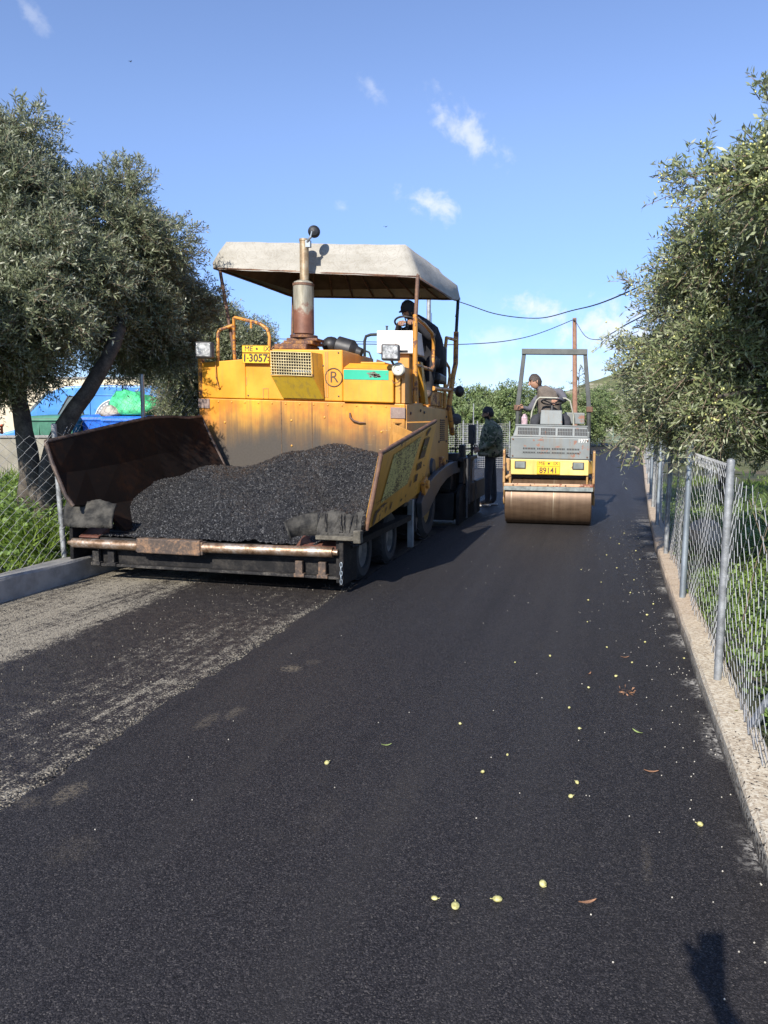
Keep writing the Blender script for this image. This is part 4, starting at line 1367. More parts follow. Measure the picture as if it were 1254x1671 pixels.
# a bent lifting hook on the panel
b = PM(); b.tube([(-2.88, 8.59, 1.66), (-2.87, 8.57, 1.61), (-2.83, 8.57, 1.57), (-2.76, 8.575, 1.55), (-2.69, 8.58, 1.55)], [.012, .014, .013, .012, .008], 7)
b.build('hook', m_rustrail, lowp)
b = PM()
b.bx(-4.215, -2.97, 8.60, 9.85, 1.790, 2.385)
hood = b.build('hood', m_yellow, pv, .014)
b = PM()       # panel shut lines, hinge strips and little handles on the hood front
b.bx(-3.985, -3.975, 8.594, 8.602, 1.80, 1.92); b.bx(-3.985, -3.92, 8.594, 8.602, 1.915, 1.923); b.bx(-3.92, -3.912, 8.594, 8.602, 1.80, 1.923)
b.bx(-4.205, -4.195, 8.594, 8.602, 1.95, 2.05); b.bx(-3.235, -3.225, 8.594, 8.602, 1.83, 2.34); b.bx(-3.19, -3.175, 8.592, 8.602, 1.83, 2.36); b.bx(-3.165, -3.15, 8.592, 8.602, 1.83, 2.36)
b.build('hinge_strip', m_tan, hood, .002)
b = PM()
for (x, z) in [(-4.16, 2.36), (-3.85, 2.365), (-3.02, 2.35), (-3.02, 1.85), (-4.18, 1.83), (-3.21, 2.2), (-3.21, 1.9)]:
    b.lathe([(.010, 0), (.010, .006), (.004, .009)], (x, 8.598, z), (0, -1, 0), 6)
b.build('bolt', m_housing, hood)
b = PM()
b.prism([(-4.80, 8.60, 1.790), (-4.80, 8.60, 2.215), (-4.215, 8.60, 2.265), (-4.215, 8.60, 1.790)][::-1], (0, .02, 0))
b.hexa([(-4.80, 8.62, 1.79), (-4.217, 8.62, 1.79), (-4.217, 9.9, 1.79), (-4.80, 9.9, 1.79), (-4.79, 8.62, 2.21), (-4.217, 8.62, 2.26), (-4.217, 9.9, 2.30), (-4.62, 9.9, 2.34)])
lbx = b.build('side_locker', m_yellow, pv, .012)
b = PM(); b.tube([(-4.60, 8.585, 2.235), (-4.595, 8.575, 2.05), (-4.57, 8.575, 1.94), (-4.55, 8.575, 1.915), (-4.575, 8.575, 1.905)], .007, 6); b.build('latch_rod', m_rail, lbx)
b = PM()
b.bx(-2.955, -2.345, 8.555, 9.3, 1.790, 2.165)
b.hexa([(-2.955, 8.555, 2.168), (-2.345, 8.555, 2.168), (-2.345, 9.3, 2.168), (-2.955, 9.3, 2.168), (-2.90, 8.63, 2.235), (-2.39, 8.63, 2.225), (-2.39, 9.3, 2.245), (-2.90, 9.3, 2.255)])
cab = b.build('engine_locker', m_yellow, pv, .012)
b = PM(); b.bx(-2.80, -2.50, 8.75, 9.15, 2.238, 2.262); b.build('hatch', m_yellow, cab, .008)
b = PM(); b.bx(-2.94, -2.40, 8.549, 8.553, 2.045, 2.155); b.build('green_band', m_green, cab)
b = PM()
rb = random.Random(4)
for k in range(46):
    a_ = rb.uniform(0, 6.3); r_ = rb.random() ** .6
    cx_, cz_ = -2.575 + math.cos(a_) * r_ * .085, 2.10 + math.sin(a_) * r_ * .034
    b.box((cx_, 8.5475, cz_), (rb.uniform(.012, .04), .002, rb.uniform(.005, .014)))
b.build('scraped_lettering', m_primer, cab)
# yellow rear body (mostly hidden), cooler deck
b = PM(); b.bx(-4.60, -2.40, 9.0, 10.9, .95, 1.75); b.build('engine_housing', m_tan, pv, .01)
b = PM(); b.bx(-4.80, -2.25, 9.95, 11.2, 1.752, 1.80); b.build('platform', m_rail, pv, .004)
b = PM(); b.bx(-4.5, -2.6, 6.6, 8.62, .30, .395); b.bx(-4.5, -2.6, 8.62, 10.6, .40, .94); b.build('chassis', m_black, pv, .01)

# grille box
b = PM()
bx0, bx1 = -3.80, -3.285
A = [(bx0, 8.42, 2.345), (bx1, 8.42, 2.33), (bx1 + .01, 8.42, 2.065), (bx0 + .01, 8.42, 2.065)]
Bk = [(bx0 - .02, 8.598, 2.345), (bx1 + .06, 8.598, 2.33), (bx1 + .09, 8.598, 2.0), (bx0 + .05, 8.598, 2.0)]
lo = [(bx0 + .085, 8.575, 1.815), (bx1 + .085, 8.575, 1.815)]
b.quad(A[0], Bk[0], Bk[1], A[1])
b.quad(A[0], A[3], lo[0], Bk[0])
b.quad(A[1], Bk[1], lo[1], A[2])
gb = b.build('grille_box', m_yellow_worn, pv, 0, False, .012)
b = PM(); b.quad(A[3], A[2], lo[1], lo[0]); b.build('scoop_plate', paint('olive_drab_plate', (.50, .33, .03), amount=.35, dirtamt=.6), gb, 0, False, .008)
b = PM(); b.bx(bx0 + .03, bx1 - .02, 8.52, 8.56, 2.04, 2.32); b.build('radiator_core', m_black, gb)
b = PM(); b.bx(bx0 + .25, bx1 - .03, 8.49, 8.515, 2.11, 2.145); b.build('crossbar', m_galv_dark, gb)
b = PM()
for i in range(17):
    x = bx0 + .012 + (bx1 - bx0 - .02) * i / 16
    b.tube([(x, 8.412, 2.34 - .012 * i / 16), (x + .008, 8.412, 2.068)], .0045, 5)
for k in range(9):
    zz = 2.072 + .262 * k / 8
    b.tube([(bx0 + .005, 8.406, zz + .006), (bx1, 8.406, zz - .006)], .0045, 5)
b.build('grille', plain('grille_cream', (.58, .48, .26), .6, 0, .2), gb)
b = PM()
for p, q in ((A[0], A[1]), (A[1], A[2]), (A[2], A[3]), (A[3], A[0])):
    b.tube([p, q], .010, 6)
b.build('grille_frame', m_yellow_worn, gb)

# number plate
b = PM(); b.bx(-4.225, -3.865, 8.545, 8.553, 2.335, 2.425); b.bx(-4.225, -3.875, 8.545, 8.553, 2.21, 2.332)
b.bx(-4.12, -4.08, 8.553, 8.602, 2.24, 2.40); b.bx(-3.98, -3.94, 8.553, 8.602, 2.24, 2.40)
plt = b.build('number_plate', m_plate, pv, .008)
zt = lambda x, z: z - .035 * (x + 3.53)
T1 = lambda s, size, x, z, y=8.5425, sx=1, **k: text(s, size, at((x, y, zt(x, z)), 90, 0, 0) @ Matrix.Rotation(R(-2), 4, 'Z'), m_ink, plt, 'lettering', .0012, sx, **k)
T1('ME', .085, -4.135, 2.380, sx=1.05); T1('IX', .085, -3.905, 2.380, sx=1.0)
T1('1', .125, -4.19, 2.27, bold=.003); T1('3057', .125, -4.015, 2.27, sx=.98, bold=.003)
b = PM(); b.box((-4.15, 8.5435, 2.27), (.022, .003, .014)); b.lathe([(.014, 0), (.014, .003)], (-4.03, 8.544, 2.382), (0, -1, 0), 12); b.lathe([(.011, 0), (.011, .003)], (-3.885, 8.5435, 2.285), (0, -1, 0), 8); b.box((-3.885, 8.5435, 2.245), (.016, .003, .012))
b.build('dot', m_inkbrown, plt)
b = PM()
for z0, z1 in ((2.335, 2.425), (2.21, 2.332)):
    b.tube([(-4.22, 8.543, z0 + .004), (-3.87, 8.543, z0 + .004), (-3.87, 8.543, z1 - .004), (-4.22, 8.543, z1 - .004)], .0022, 4, closed=True)
b.build('plate_border', m_inkbrown, plt)

# letter R in a ring
b = PM()
b.tube([(-3.08 + .105 * math.cos(a), 8.597, 2.065 + .105 * math.sin(a)) for a in np.linspace(0, 2 * math.pi, 32, endpoint=False)], .0075, 6, closed=True)
ring = b.build('ring_mark', m_inkbrown, hood)
text('R', .185, at((-3.078, 8.5975, zt(-3.08, 2.065)), 90, 0, 0), m_inkbrown, hood, 'lettering', .002)


def rect_light(x, y, z, w_, h, rz, lab, parent, dep=.10):
    """rectangular work lamp facing -Y"""
    b = PM()
    rot = Matrix.Rotation(rz, 3, 'Z')
    b.box((x, y, z), (w_, dep, h), rot)
    hl = b.build('headlight', m_housing, parent, .018)
    tag(hl, lab)
    b = PM(); f_ = Vector((x, y, z)) + rot @ Vector((0, -dep / 2 - .004, 0)); b.box(f_, (w_ - .035, .014, h - .035), rot)
    b.build('lens', m_glass, hl, .012)
    return hl
rect_light(-4.69, 8.49, 2.355, .215, .195, R(6), 'grey-rimmed rectangular headlight on the left corner post', pv)
rect_light(-2.345, 8.44, 2.345, .205, .18, R(10), 'dark rectangular headlight above the round horn', pv)
b = PM(); b.tube([(-2.30, 8.48, 2.36), (-2.18, 8.56, 2.37)], .014, 6); b.tube([(-2.345, 8.47, 2.26), (-2.33, 8.55, 2.2), (-2.30, 8.6, 2.1)], .014, 6); b.build('lamp_bracket', m_housing, pv)
b = PM(); b.lathe([(.072, 0), (.078, .02), (.066, .042), (.05, .046), (.046, .036), (.018, .036), (.012, .046), (.001, .046)], (-2.275, 8.53, 2.165), (0, -1, 0), 24)
b.build('horn', plain('horn_cream', (.50, .49, .42), .5), pv)
# corner posts beside the hood
b = PM(); b.bx(-4.85, -4.815, 8.60, 8.70, 1.79, 2.26); b.bx(-4.812, -4.80, 8.605, 8.66, 1.79, 2.25); b.build('corner_post', m_rail, pv, .003)
b = PM(); b.bx(-2.335, -2.275, 8.60, 8.66, 1.79, 2.13); b.build('corner_post', m_yellow_worn, pv, .004)
b = PM(); b.bx(-2.268, -2.225, 8.62, 9.3, 1.79, 2.20); b.build('side_shield', m_tan, pv, .004)
b = PM(); b.tube([(-2.34, 8.57, 2.16), (-2.36, 8.56, 2.05), (-2.34, 8.55, 2.01), (-2.29, 8.55, 2.02), (-2.25, 8.57, 2.10)], .006, 6); b.build('lamp_cable', m_rail, pv)

# right-hand side panel with louvres
b = PM()
b.prism([(-2.205, 8.63, 1.775), (-2.205, 9.42, 1.815), (-2.205, 9.46, 1.775), (-2.205, 11.05, 1.755), (-2.205, 11.10, .80), (-2.205, 9.3, .60), (-2.205, 8.63, .60)], (-.03, 0, 0))
sp = b.build('side_panel', m_tan, pv, .004)
b = PM()
for k in range(11):
    b.box((-2.199, 10.62, 1.32 + k * .029), (.014, .30, .010), Matrix.Rotation(R(25), 3, 'Y'))
b.build('louvre', m_housing, sp)
b = PM()
for (y, z) in ((8.8, 1.68), (9.5, 1.7), (10.9, 1.66), (10.95, 1.0), (10.4, 1.30), (9.3, 1.72), (10.9, 1.30)):
    b.lathe([(.018, 0), (.018, .01), (.008, .016)], (-2.206, y, z), (1, 0, 0), 6)
b.build('bolt', m_housing, sp)
b = PM(); b.prism([(-4.86, 8.95, 1.775), (-4.86, 11.05, 1.755), (-4.86, 11.1, .8), (-4.86, 8.95, .6)], (.03, 0, 0)); b.build('side_panel', m_tan, pv, .004)

# hopper wings
def plate(name, p, t, mat, parent, lab=None, bev=.004, Tf=None):
    """thick plate from 4 corners, thickness vector t"""
    b = M(Tf); b.prism(p, t)
    o = b.build(name, mat, parent, bev)
    if lab: o['label'] = lab
    return o
rw = plate('hopper_wing', [(-1.835, 6.33, 1.235), (-1.905, 8.88, 1.525), (-2.035, 8.66, .735), (-1.985, 6.38, .585)], (-.035, 0, 0), [m_yellow_worn], pv, 'worn yellow right hopper wing with a torn pale sticker')
b = M(); b.tube([(-1.99, 6.37, .585), (-1.845, 6.325, 1.235), (-1.86, 6.36, 1.255), (-1.925, 8.88, 1.545)], .021, 8)
b.build('rim', m_rustrail, rw)


def on_wing(u, v_, d=.004):
    """point on the outer face of the right wing: u along (0..1), v up (0..1)"""
    a = Vector((-1.985, 6.38, .585)).lerp(Vector((-2.035, 8.66, .735)), u)
    c = Vector((-1.835, 6.33, 1.235)).lerp(Vector((-1.905, 8.88, 1.525)), u)
    return a.lerp(c, v_) + Vector((d, 0, 0))


def wing_frame(u, v_, d=.004):
    o = on_wing(u, v_, d)
    x = (on_wing(u + .05, v_, d) - on_wing(u - .05, v_, d)).normalized()
    y_ = (on_wing(u, v_ + .05, d) - on_wing(u, v_ - .05, d))
    y_ = (y_ - x * y_.dot(x)).normalized()
    zz = x.cross(y_)
    m_ = Matrix((x, y_, zz)).transposed().to_4x4()
    return Matrix.Translation(o) @ m_


# sticker: pale, its print worn to dark scratches
m, n = newmat('torn_sticker')
p = n.pos()
a_ = n.noise(n.scaled(p, (1, 5, 26)), 3.0, 5, .7)
c_ = n.noise(n.scaled(p, (1, 20, 9)), 2.6, 5, .75)
big = n.noise(p, 3.2, 4, .6)
k = n.step(n.math('MULTIPLY_ADD', a_, .62, n.math('MULTIPLY_ADD', c_, .5, n.math('MULTIPLY', big, .35))), .735, .76)
col = n.mix(k, n.mix(n.noise(p, 6), (.50, .43, .13), (.62, .58, .24)), n.mix(n.noise(p, 14), (.035, .03, .012), (.16, .11, .03)))
n.out(col, .6)
m_sticker = m
b = M()
for i in range(1):
    b.quad(on_wing(.13, .28, .005), on_wing(.58, .30, .005), on_wing(.665, .93, .005), on_wing(.185, .91, .005))
st_ = b.build('sticker', m_sticker, rw)
b = M(); b.quad(on_wing(.735, .57, .006), on_wing(.855, .56, .006), on_wing(.885, .84, .006), on_wing(.765, .85, .006)); lg = b.build('badge', m_inkbrown, rw)
text('VÖGELE', .082, wing_frame(.81, .705, .009), m_sticker, rw, sx=.78)
text('SUPER', .105, wing_frame(.775, .455, .006), m_inkbrown, rw, sx=.85, bold=.003)
text('1603', .115, wing_frame(.755, .29, .006), m_inkbrown, rw, sx=.72, bold=.003)
b = M(); rb = random.Random(9)
# stains, scars and runs of binder on the wing skin
for (u, v_, du, dv, s_) in [(.81, .93, .04, .05, 0), (.84, .96, .03, .03, 0), (.80, .91, .02, .05, 0), (.08, .12, .03, .12, .3), (.11, .19, .05, .03, 0), (.18, .22, .07, .02, .05), (.25, .12, .012, .06, .2), (.33, .13, .014, .07, .2), (.52, .10, .02, .03, 0), (.66, .26, .01, .05, .3), (.60, .12, .008, .03, 0), (.15, .33, .14, .006, .1)]:
    pts = []
    for k in range(9):
        a_ = 2 * math.pi * k / 9
        pts.append(on_wing(u + du * math.cos(a_) * rb.uniform(.6, 1.1) + s_ * dv * math.sin(a_) * .3, v_ + dv * math.sin(a_) * rb.uniform(.6, 1.1), .0055))
    b.add(pts, [tuple(range(9))])
b.build('binder_stains', m_inkbrown, rw)
# orange hinge block at the wing's rear lower corner
b = M(); b.box((-1.99, 8.62, .80), (.05, .17, .17), Matrix.Rotation(R(20), 3, 'X')); b.lathe([(.05, 0), (.05, .03), (.02, .035)], (-1.965, 8.62, .82), (1, 0, 0), 12); b.build('hinge_block', m_rail, rw, .01)
plate('hopper_plate', [(-2.36, 8.52, 1.52), (-1.935, 7.85, 1.42), (-2.06, 7.6, .70), (-2.42, 8.45, .80)], (0, .03, 0), m_tan, pv, 'tan diagonal plate closing the right rear corner of the hopper')
b = M(); b.prism([(-2.34, 8.53, 1.515), (-1.93, 8.86, 1.53), (-1.93, 8.90, 1.53), (-2.34, 8.58, 1.515)], (0, 0, .014)); b.build('wing_brace', m_tan, pv)

# left wing: dark, tarred, its top edge bent
b = M()
top = [(-5.06, 6.10, 1.335), (-5.03, 6.5, 1.40), (-5.00, 7.0, 1.475), (-4.97, 7.4, 1.535), (-4.94, 7.68, 1.575), (-4.86, 8.0, 1.585), (-4.79, 8.2, 1.570), (-4.72, 8.42, 1.592)]
bot = [(-4.80, 6.12, .74), (-4.80, 6.5, .70), (-4.78, 7.0, .70), (-4.76, 7.4, .72), (-4.74, 7.68, .76), (-4.66, 8.0, .80), (-4.56, 8.2, .85), (-4.42, 8.44, .98)]
floor_ = [(-4.52, p_[1], .455) for p_ in bot]
k = len(top)
mid = [((a[0] * .5 + c[0] * .5) - .035, a[1], (a[2] + c[2]) / 2) for a, c in zip(top, bot)]
b.add(bot + mid + top + floor_, [(3 * k + i, 3 * k + i + 1, i + 1, i) for i in range(1, k - 1)] + [(i, i + 1, k + i + 1, k + i) for i in range(k - 1)] + [(k + i, k + i + 1, 2 * k + i + 1, 2 * k + i) for i in range(k - 1)])
lw = b.build('hopper_wing', m_wing_in, pv, 0, False, .035)
lw['label'] = 'rust-brown tarred left hopper wing with a bent top edge'
b = M(); b.tube([(a[0], a[1], a[2] + .004) for a in top], .022, 8); b.tube([top[0], (-4.99, 6.085, 1.15), (-4.86, 6.09, .84), bot[0]], .02, 8); b.tube([top[-1], bot[-1]], .018, 6)
b.build('rim', m_rusty_rim if 'm_rusty_rim' in globals() else rusty('wing_rim', (.02, .017, .016), (.07, .05, .042), (.17, .12, .09), .6, .2, 6, .5), lw)
# hopper floor
b = M(); b.bx(-4.80, -2.14, 6.45, 8.6, .40, .46); b.build('hopper_floor', m_sooty, pv)

# heap of hot mix: lumpy height field
def heap():
    xs = np.arange(-4.93, -1.93, .0115); ys = np.arange(6.31, 8.59, .0115)
    X, Y = np.meshgrid(xs, ys)
    rg_ = np.random.default_rng(12)
    lat0 = 1.0
    prof = np.interp(Y, [6.30, 6.40, 6.8, 7.2, 7.6, 7.9, 8.25, 8.6], [.40, .50, .72, .90, 1.00, 1.035, 1.015, .97])
    lat = np.interp(X, [-4.95, -4.8, -4.6, -4.3, -3.8, -3.2, -2.6, -2.2, -1.95], [-.20, -.14, -.08, -.02, .0, .035, .075, .10, .12])
    lat = lat * np.interp(Y, [6.3, 6.5, 7.1, 8.6], [.0, .15, .75, 1.0]) + np.interp(Y, [6.3, 6.7, 8.6], [0, .02, 0]) * 0
    Z = prof + lat
    for k in range(30):
        f_ = rg_.uniform(2, 11); a_ = rg_.uniform(0, 6.28); ph = rg_.uniform(0, 6.28)
        Z += .075 / f_ * np.sin(f_ * (X * math.cos(a_) + Y * math.sin(a_)) + ph)
    Z = np.maximum(Z, .44)
    # stones: random bumps
    nse = rg_.normal(0, 1, X.shape)
    sm = (nse + np.roll(nse, 1, 0) + np.roll(nse, 1, 1) + np.roll(nse, (1, 1), (0, 1))) / 2
    Z += .0040 * sm + .0034 * nse
    X = X + rg_.normal(0, .003, X.shape); Y = Y + rg_.normal(0, .003, X.shape)
    # keep inside the wings
    lim_r = np.interp(Z, [.5, .9, 1.5], [-2.04, -1.99, -1.93]); X = np.minimum(X, lim_r)
    lim_l = np.interp(Z, [.5, .75, 1.3], [-4.74, -4.78, -4.95]); X = np.maximum(X, lim_l)
    vs = np.stack([X, Y, Z], -1).reshape(-1, 3)
    ny, nx = X.shape
    i = np.arange(nx * ny).reshape(ny, nx)
    f = np.stack([i[:-1, :-1], i[:-1, 1:], i[1:, 1:], i[1:, :-1]], -1).reshape(-1, 4)
    tag(npmesh('asphalt_heap', vs, f, m_pile, None, False), 'heap of loose black asphalt mix filling the hopper of the paver', 'asphalt heap')
heap()

# front: push rollers, bumper, rubber flaps
for (x0, x1, z0, z1, lab) in [(-4.90, -4.18, .372, .372, 'left push roller, brown and worn bright'), (-3.50, -2.245, .384, .40, 'right push roller, worn to bright steel')]:
    b = M(); b.tube([(x0, 6.22, z0), (x1, 6.22, z1)], .046, 20); b.tube([(x0 - .05, 6.22, z0), (x0, 6.22, z0)], .022, 10); b.tube([(x1, 6.22, z1), (x1 + .045, 6.22, z1)], .030, 6)
    ro = b.build('push_roller', m_chrome, pv); ro['label'] = lab
b = M(); b.bx(-4.17, -3.51, 6.165, 6.24, .315, .455); b.build('roller_cradle', m_rustplate, pv, .010)
b = M(); b.bx(-4.19, -4.155, 6.18, 6.27, .32, .43); b.bx(-3.525, -3.49, 6.18, 6.27, .32, .44); b.build('cradle_lug', m_rustplate, pv, .008)
b = M(); b.bx(-4.78, -2.20, 6.30, 6.44, .30, .42); b.bx(-4.70, -2.25, 6.32, 6.40, .17, .30); b.build('bumper_beam', m_sooty, pv, .008)
b = M(); b.bx(-4.66, -2.20, 6.26, 6.315, .150, .176); b.build('lower_lip', m_bitumen, pv, .006)
m_angle = rusty('red_brown_iron', (.05, .02, .015), (.12, .045, .03), (.20, .10, .06), .6, .2, 8, .6)
for (x0, x1) in ((-4.88, -4.66), (-2.62, -2.24)):
    b = M()
    b.hexa([(x0, 6.28, .415), (x1, 6.28, .415), (x1, 6.46, .445), (x0, 6.46, .445), (x0, 6.28, .43), (x1, 6.28, .43), (x1, 6.46, .50), (x0, 6.46, .50)])
    b.build('angle_iron', m_angle, pv, .004)
for xx in (-2.62, -2.40, -4.72, -4.55):
    b = M(); b.bx(xx, xx + .07, 6.255, 6.30, .16, .30); b.bx(xx - .012, xx + .09, 6.245, 6.30, .155, .19)
    b.build('bracket', m_bitumen if xx < -3 else m_rustplate, pv, .006)
b = M(); b.bx(-2.20, -2.16, 6.24, 6.62, .10, .58); b.bx(-2.235, -2.198, 6.26, 6.34, .12, .52); b.build('side_plate', m_sooty, pv, .006)
b = M(); b.bx(-4.96, -4.92, 6.24, 6.62, .12, .52); b.build('side_plate', m_sooty, pv, .006)
# chain hanging at the corner
b = M()
for k in range(5):
    c0 = Vector((-2.175, 6.225, .29 - k * .037))
    pts = [c0 + Vector(((.010 * math.cos(a)) if k % 2 == 0 else 0, (.010 * math.cos(a)) if k % 2 else 0, .024 * math.sin(a))) for a in np.linspace(0, 2 * math.pi, 10, endpoint=False)]
    b.tube(pts, .0042, 5, closed=True)
b.build('chain', m_galv_dark, pv)
# left rubber flap
def flapmesh(x0, x1, z0, z1, y, seed, curl=0):
    r_ = np.random.default_rng(seed)
    nx, nz = 26, 9
    vs = []
    for j in range(nz):
        for i in range(nx):
            u, v_ = i / (nx - 1), j / (nz - 1)
            x = x0 + (x1 - x0) * u
            z = z0 + (z1 - z0) * v_ + r_.normal(0, .003) + (.02 * math.sin(u * 9 + seed) * v_ if 1 else 0)
            yy = y + (.035 if seed == 2 else .010) * math.sin(u * 7 + seed) * (1 - v_) + .10 * v_ * v_ + r_.normal(0, .004)
            if curl:
                t_ = max(0, (curl - u) / curl)
                yy += -.16 * math.sin(min(1, t_ * 1.2) * 1.9) * (1 - .3 * v_); z += .02 * t_ - .05 * t_ * t_ * (1 - v_)
            vs.append((x, yy, z))
    fs = [(j * nx + i, j * nx + i + 1, (j + 1) * nx + i + 1, (j + 1) * nx + i) for j in range(nz - 1) for i in range(nx - 1)]
    return vs, fs
vs, fs = flapmesh(-5.02, -4.47, .525, .765, 6.22, 2)
o = mk('rubber_flap', vs, fs, m_rubber, pv, None, [True] * len(fs), 0, False, .022); o['label'] = 'left rubber flap crusted with bitumen'
vs, fs = flapmesh(-2.40, -2.0, .535, .735, 6.24, 5)
o = mk('rubber_flap', vs, fs, m_rubber, pv, None, [False] * len(fs), 0, False, .014); o['label'] = 'right rubber flap with grey stains'
b = M()
for (x, dx) in ((-2.345, .03), (-2.33, .02), (-2.20, .035), (-2.17, .03), (-2.09, -.01), (-2.055, .02)):
    b.tube([(x, 6.30, .725), (x + dx * .5, 6.245, .65), (x + dx, 6.235, .575)], .006, 5)
b.build('crease', m_bitumen, o)
b = M(); b.bx(-2.40, -2.03, 6.19, 6.24, .508, .548); b.bx(-2.05, -1.985, 6.18, 6.26, .49, .60); b.build('flap_strip', plain('dusty_strip', (.10, .09, .07), .9, 0, .5, 14, .8), pv, .008)
# curled end of the right flap
b = M()
cur = []
for i in range(12):
    t_ = i / 11
    a = t_ * 2.2
    cur.append((-2.40 - .22 * math.sin(a * .8) - .03 * t_, 6.24 - .10 * (1 - math.cos(a)) + .02, .735 - .05 * t_ - .03 * t_ * t_))
lowc = [(x + .06 * i / 11, y - .01, z - .20 + .06 * i / 11) for i, (x, y, z) in enumerate(cur)]
b.add(cur + lowc, [(i, i + 1, 12 + i + 1, 12 + i) for i in range(11)], 0, True)
o = b.build('flap_curl', m_rubber, pv, 0, False, .012)
b = M()
b.add([(-2.45, 6.33, .735), (-2.72, 6.38, .655), (-2.70, 6.42, .64), (-2.44, 6.42, .74)], [(0, 1, 2, 3)])
b.build('flap_tongue', m_rubber, pv, 0, False, .012)


def wheel(x, y, z, r, w_, rimmat, parent, side=1, hub=.55, name='wheel'):
    """side 1: outer face towards +X"""
    ax = (side, 0, 0)
    o = Vector((x, y, z))
    b = M()
    h = w_ / 2
    b.lathe([(r * .60, -h), (r * .86, -h), (r * .97, -h * .8), (r, -h * .45), (r, h * .45), (r * .97, h * .8), (r * .86, h), (r * .62, h * .98), (r * .60, h * .7)], o, ax, 36, cap=False)
    for k in range(22):     # tread blocks
        a = 2 * math.pi * k / 22
        for s_ in (-1, 1):
            rot = Matrix.Rotation(a * side, 3, 'X')
            c = o + rot @ Vector((s_ * h * .42, 0, r * 1.004))
            b.box(c, (h * .72, r * .17, r * .035), rot @ Matrix.Rotation(s_ * .45, 3, 'Z'))
    wh = b.build(name, m_tyre, parent)
    b = M()
    b.lathe([(r * .61, h * .72), (r * .58, h * .80), (r * .54, h * .45), (r * .30, h * .30), (r * .26, h * .62), (r * .12, h * .70), (r * .001, h * .70)], o, ax, 28, cap=False)
    for k in range(8):
        a = 2 * math.pi * k / 8
        b.lathe([(r * .035, 0), (r * .035, .014), (.004, .016)], o + Vector((side * h * .34, math.cos(a) * r * .40, math.sin(a) * r * .40)), ax, 6)
    b.build('rim', rimmat, wh)
    return wh
for y in (7.06, 8.02):
    wheel(-2.36, y, .285, .285, .27, m_rimgrey, pv, 1)
    wheel(-4.66, y, .285, .285, .27, m_rimgrey, pv, -1)
wheel(-2.43, 9.85, .50, .50, .42, m_rim, pv, 1)
wheel(-4.60, 9.85, .50, .50, .42, m_rim, pv, -1)
# vertical strut between the front wheels and the drive wheel, axle beam
b = M(); b.bx(-2.235, -2.165, 8.78, 8.84, .05, .62); b.build('strut', m_galv_dark, pv, .006)
b = M(); b.bx(-4.6, -2.4, 7.0, 8.1, .30, .42); b.build('bogie_beam', m_black, pv)
b = M(); b.prism([(-2.18, 8.9, .62), (-2.18, 9.18, .60), (-2.18, 9.02, .20)], (-.03, 0, 0)); b.build('mud_guard', m_darkblue, pv, .004)
# yellow flange and drive gear above the wheel
b = M(); b.lathe([(.26, 0), (.26, .05), (.20, .07), (.12, .07), (.10, .11), (.001, .11)], (-2.28, 9.95, .95), (1, 0, 0), 24); b.build('drive_housing', m_darkblue, pv)
b = M(); b.box((-2.19, 10.5, .92), (.05, .16, .28)); b.lathe([(.05, 0), (.05, .03)], (-2.165, 10.5, .99), (1, 0, 0), 10); b.build('linkage_block', m_rail, pv, .01)

# screed tow arm (right and left)
for sgn, X0 in ((1, -2.10), (-1, -4.95)):
    up_ = [(8.95, .57), (9.15, .70), (9.45, .80), (9.9, .88), (10.4, .935), (11.0, .965), (11.5, .965)]
    lo_ = [(11.5, .79), (11.0, .79), (10.5, .755), (10.1, .68), (9.7, .56), (9.35, .42), (9.0, .38)]
    b = M(); b.prism([(X0, y, z) for y, z in up_ + lo_], (-.07 * sgn, 0, 0)); ta = b.build('tow_arm', m_darkblue, pv, .008)
# screed
b = M(); b.bx(-5.0, -2.13, 11.15, 11.75, .09, .50); b.bx(-4.95, -2.2, 11.2, 11.7, .50, .85); b.bx(-4.9, -2.15, 11.05, 11.18, .55, .98); sc_ = b.build('screed', m_black, pv, .012)
# end gate: rounded front plate and long shoe
b = M()
b.prism([(-2.03, 11.02, .04), (-2.03, 13.0, .04), (-2.03, 13.0, .36), (-2.03, 12.2, .48), (-2.03, 11.35, .62), (-2.03, 11.15, .58), (-2.03, 11.05, .45)], (-.05, 0, 0))
eg = b.build('end_gate', m_sooty, sc_, .008)
b = M(); b.bx(-2.06, -1.98, 11.9, 13.2, .30, .60); b.build('extension_box', plain('dark_brown_steel', (.05, .042, .036), .6, 0, .3), sc_, .01)
for (y, z0, z1) in ((11.42, .10, 1.0), (11.62, .30, 1.05), (12.2, .1, .62)):
    b = M(); b.tube([(-1.985, y, z0), (-1.985, y, z1)], .022, 10)
    b.tube([(-1.985, y, z0 + .3), (-1.985, y, z0 + .42)], .034, 10)
    b.build('adjusting_spindle', m_housing, sc_)
b = M(); b.bx(-2.35, -2.05, 12.0, 12.5, .50, .98); b.bx(-2.2, -2.02, 11.3, 12.6, .95, 1.01); b.bx(-2.14, -2.06, 11.55, 11.75, .6, 1.2); b.bx(-2.5, -2.1, 11.25, 11.6, .85, 1.08); b.build('screed_gear', m_black, sc_, .012)
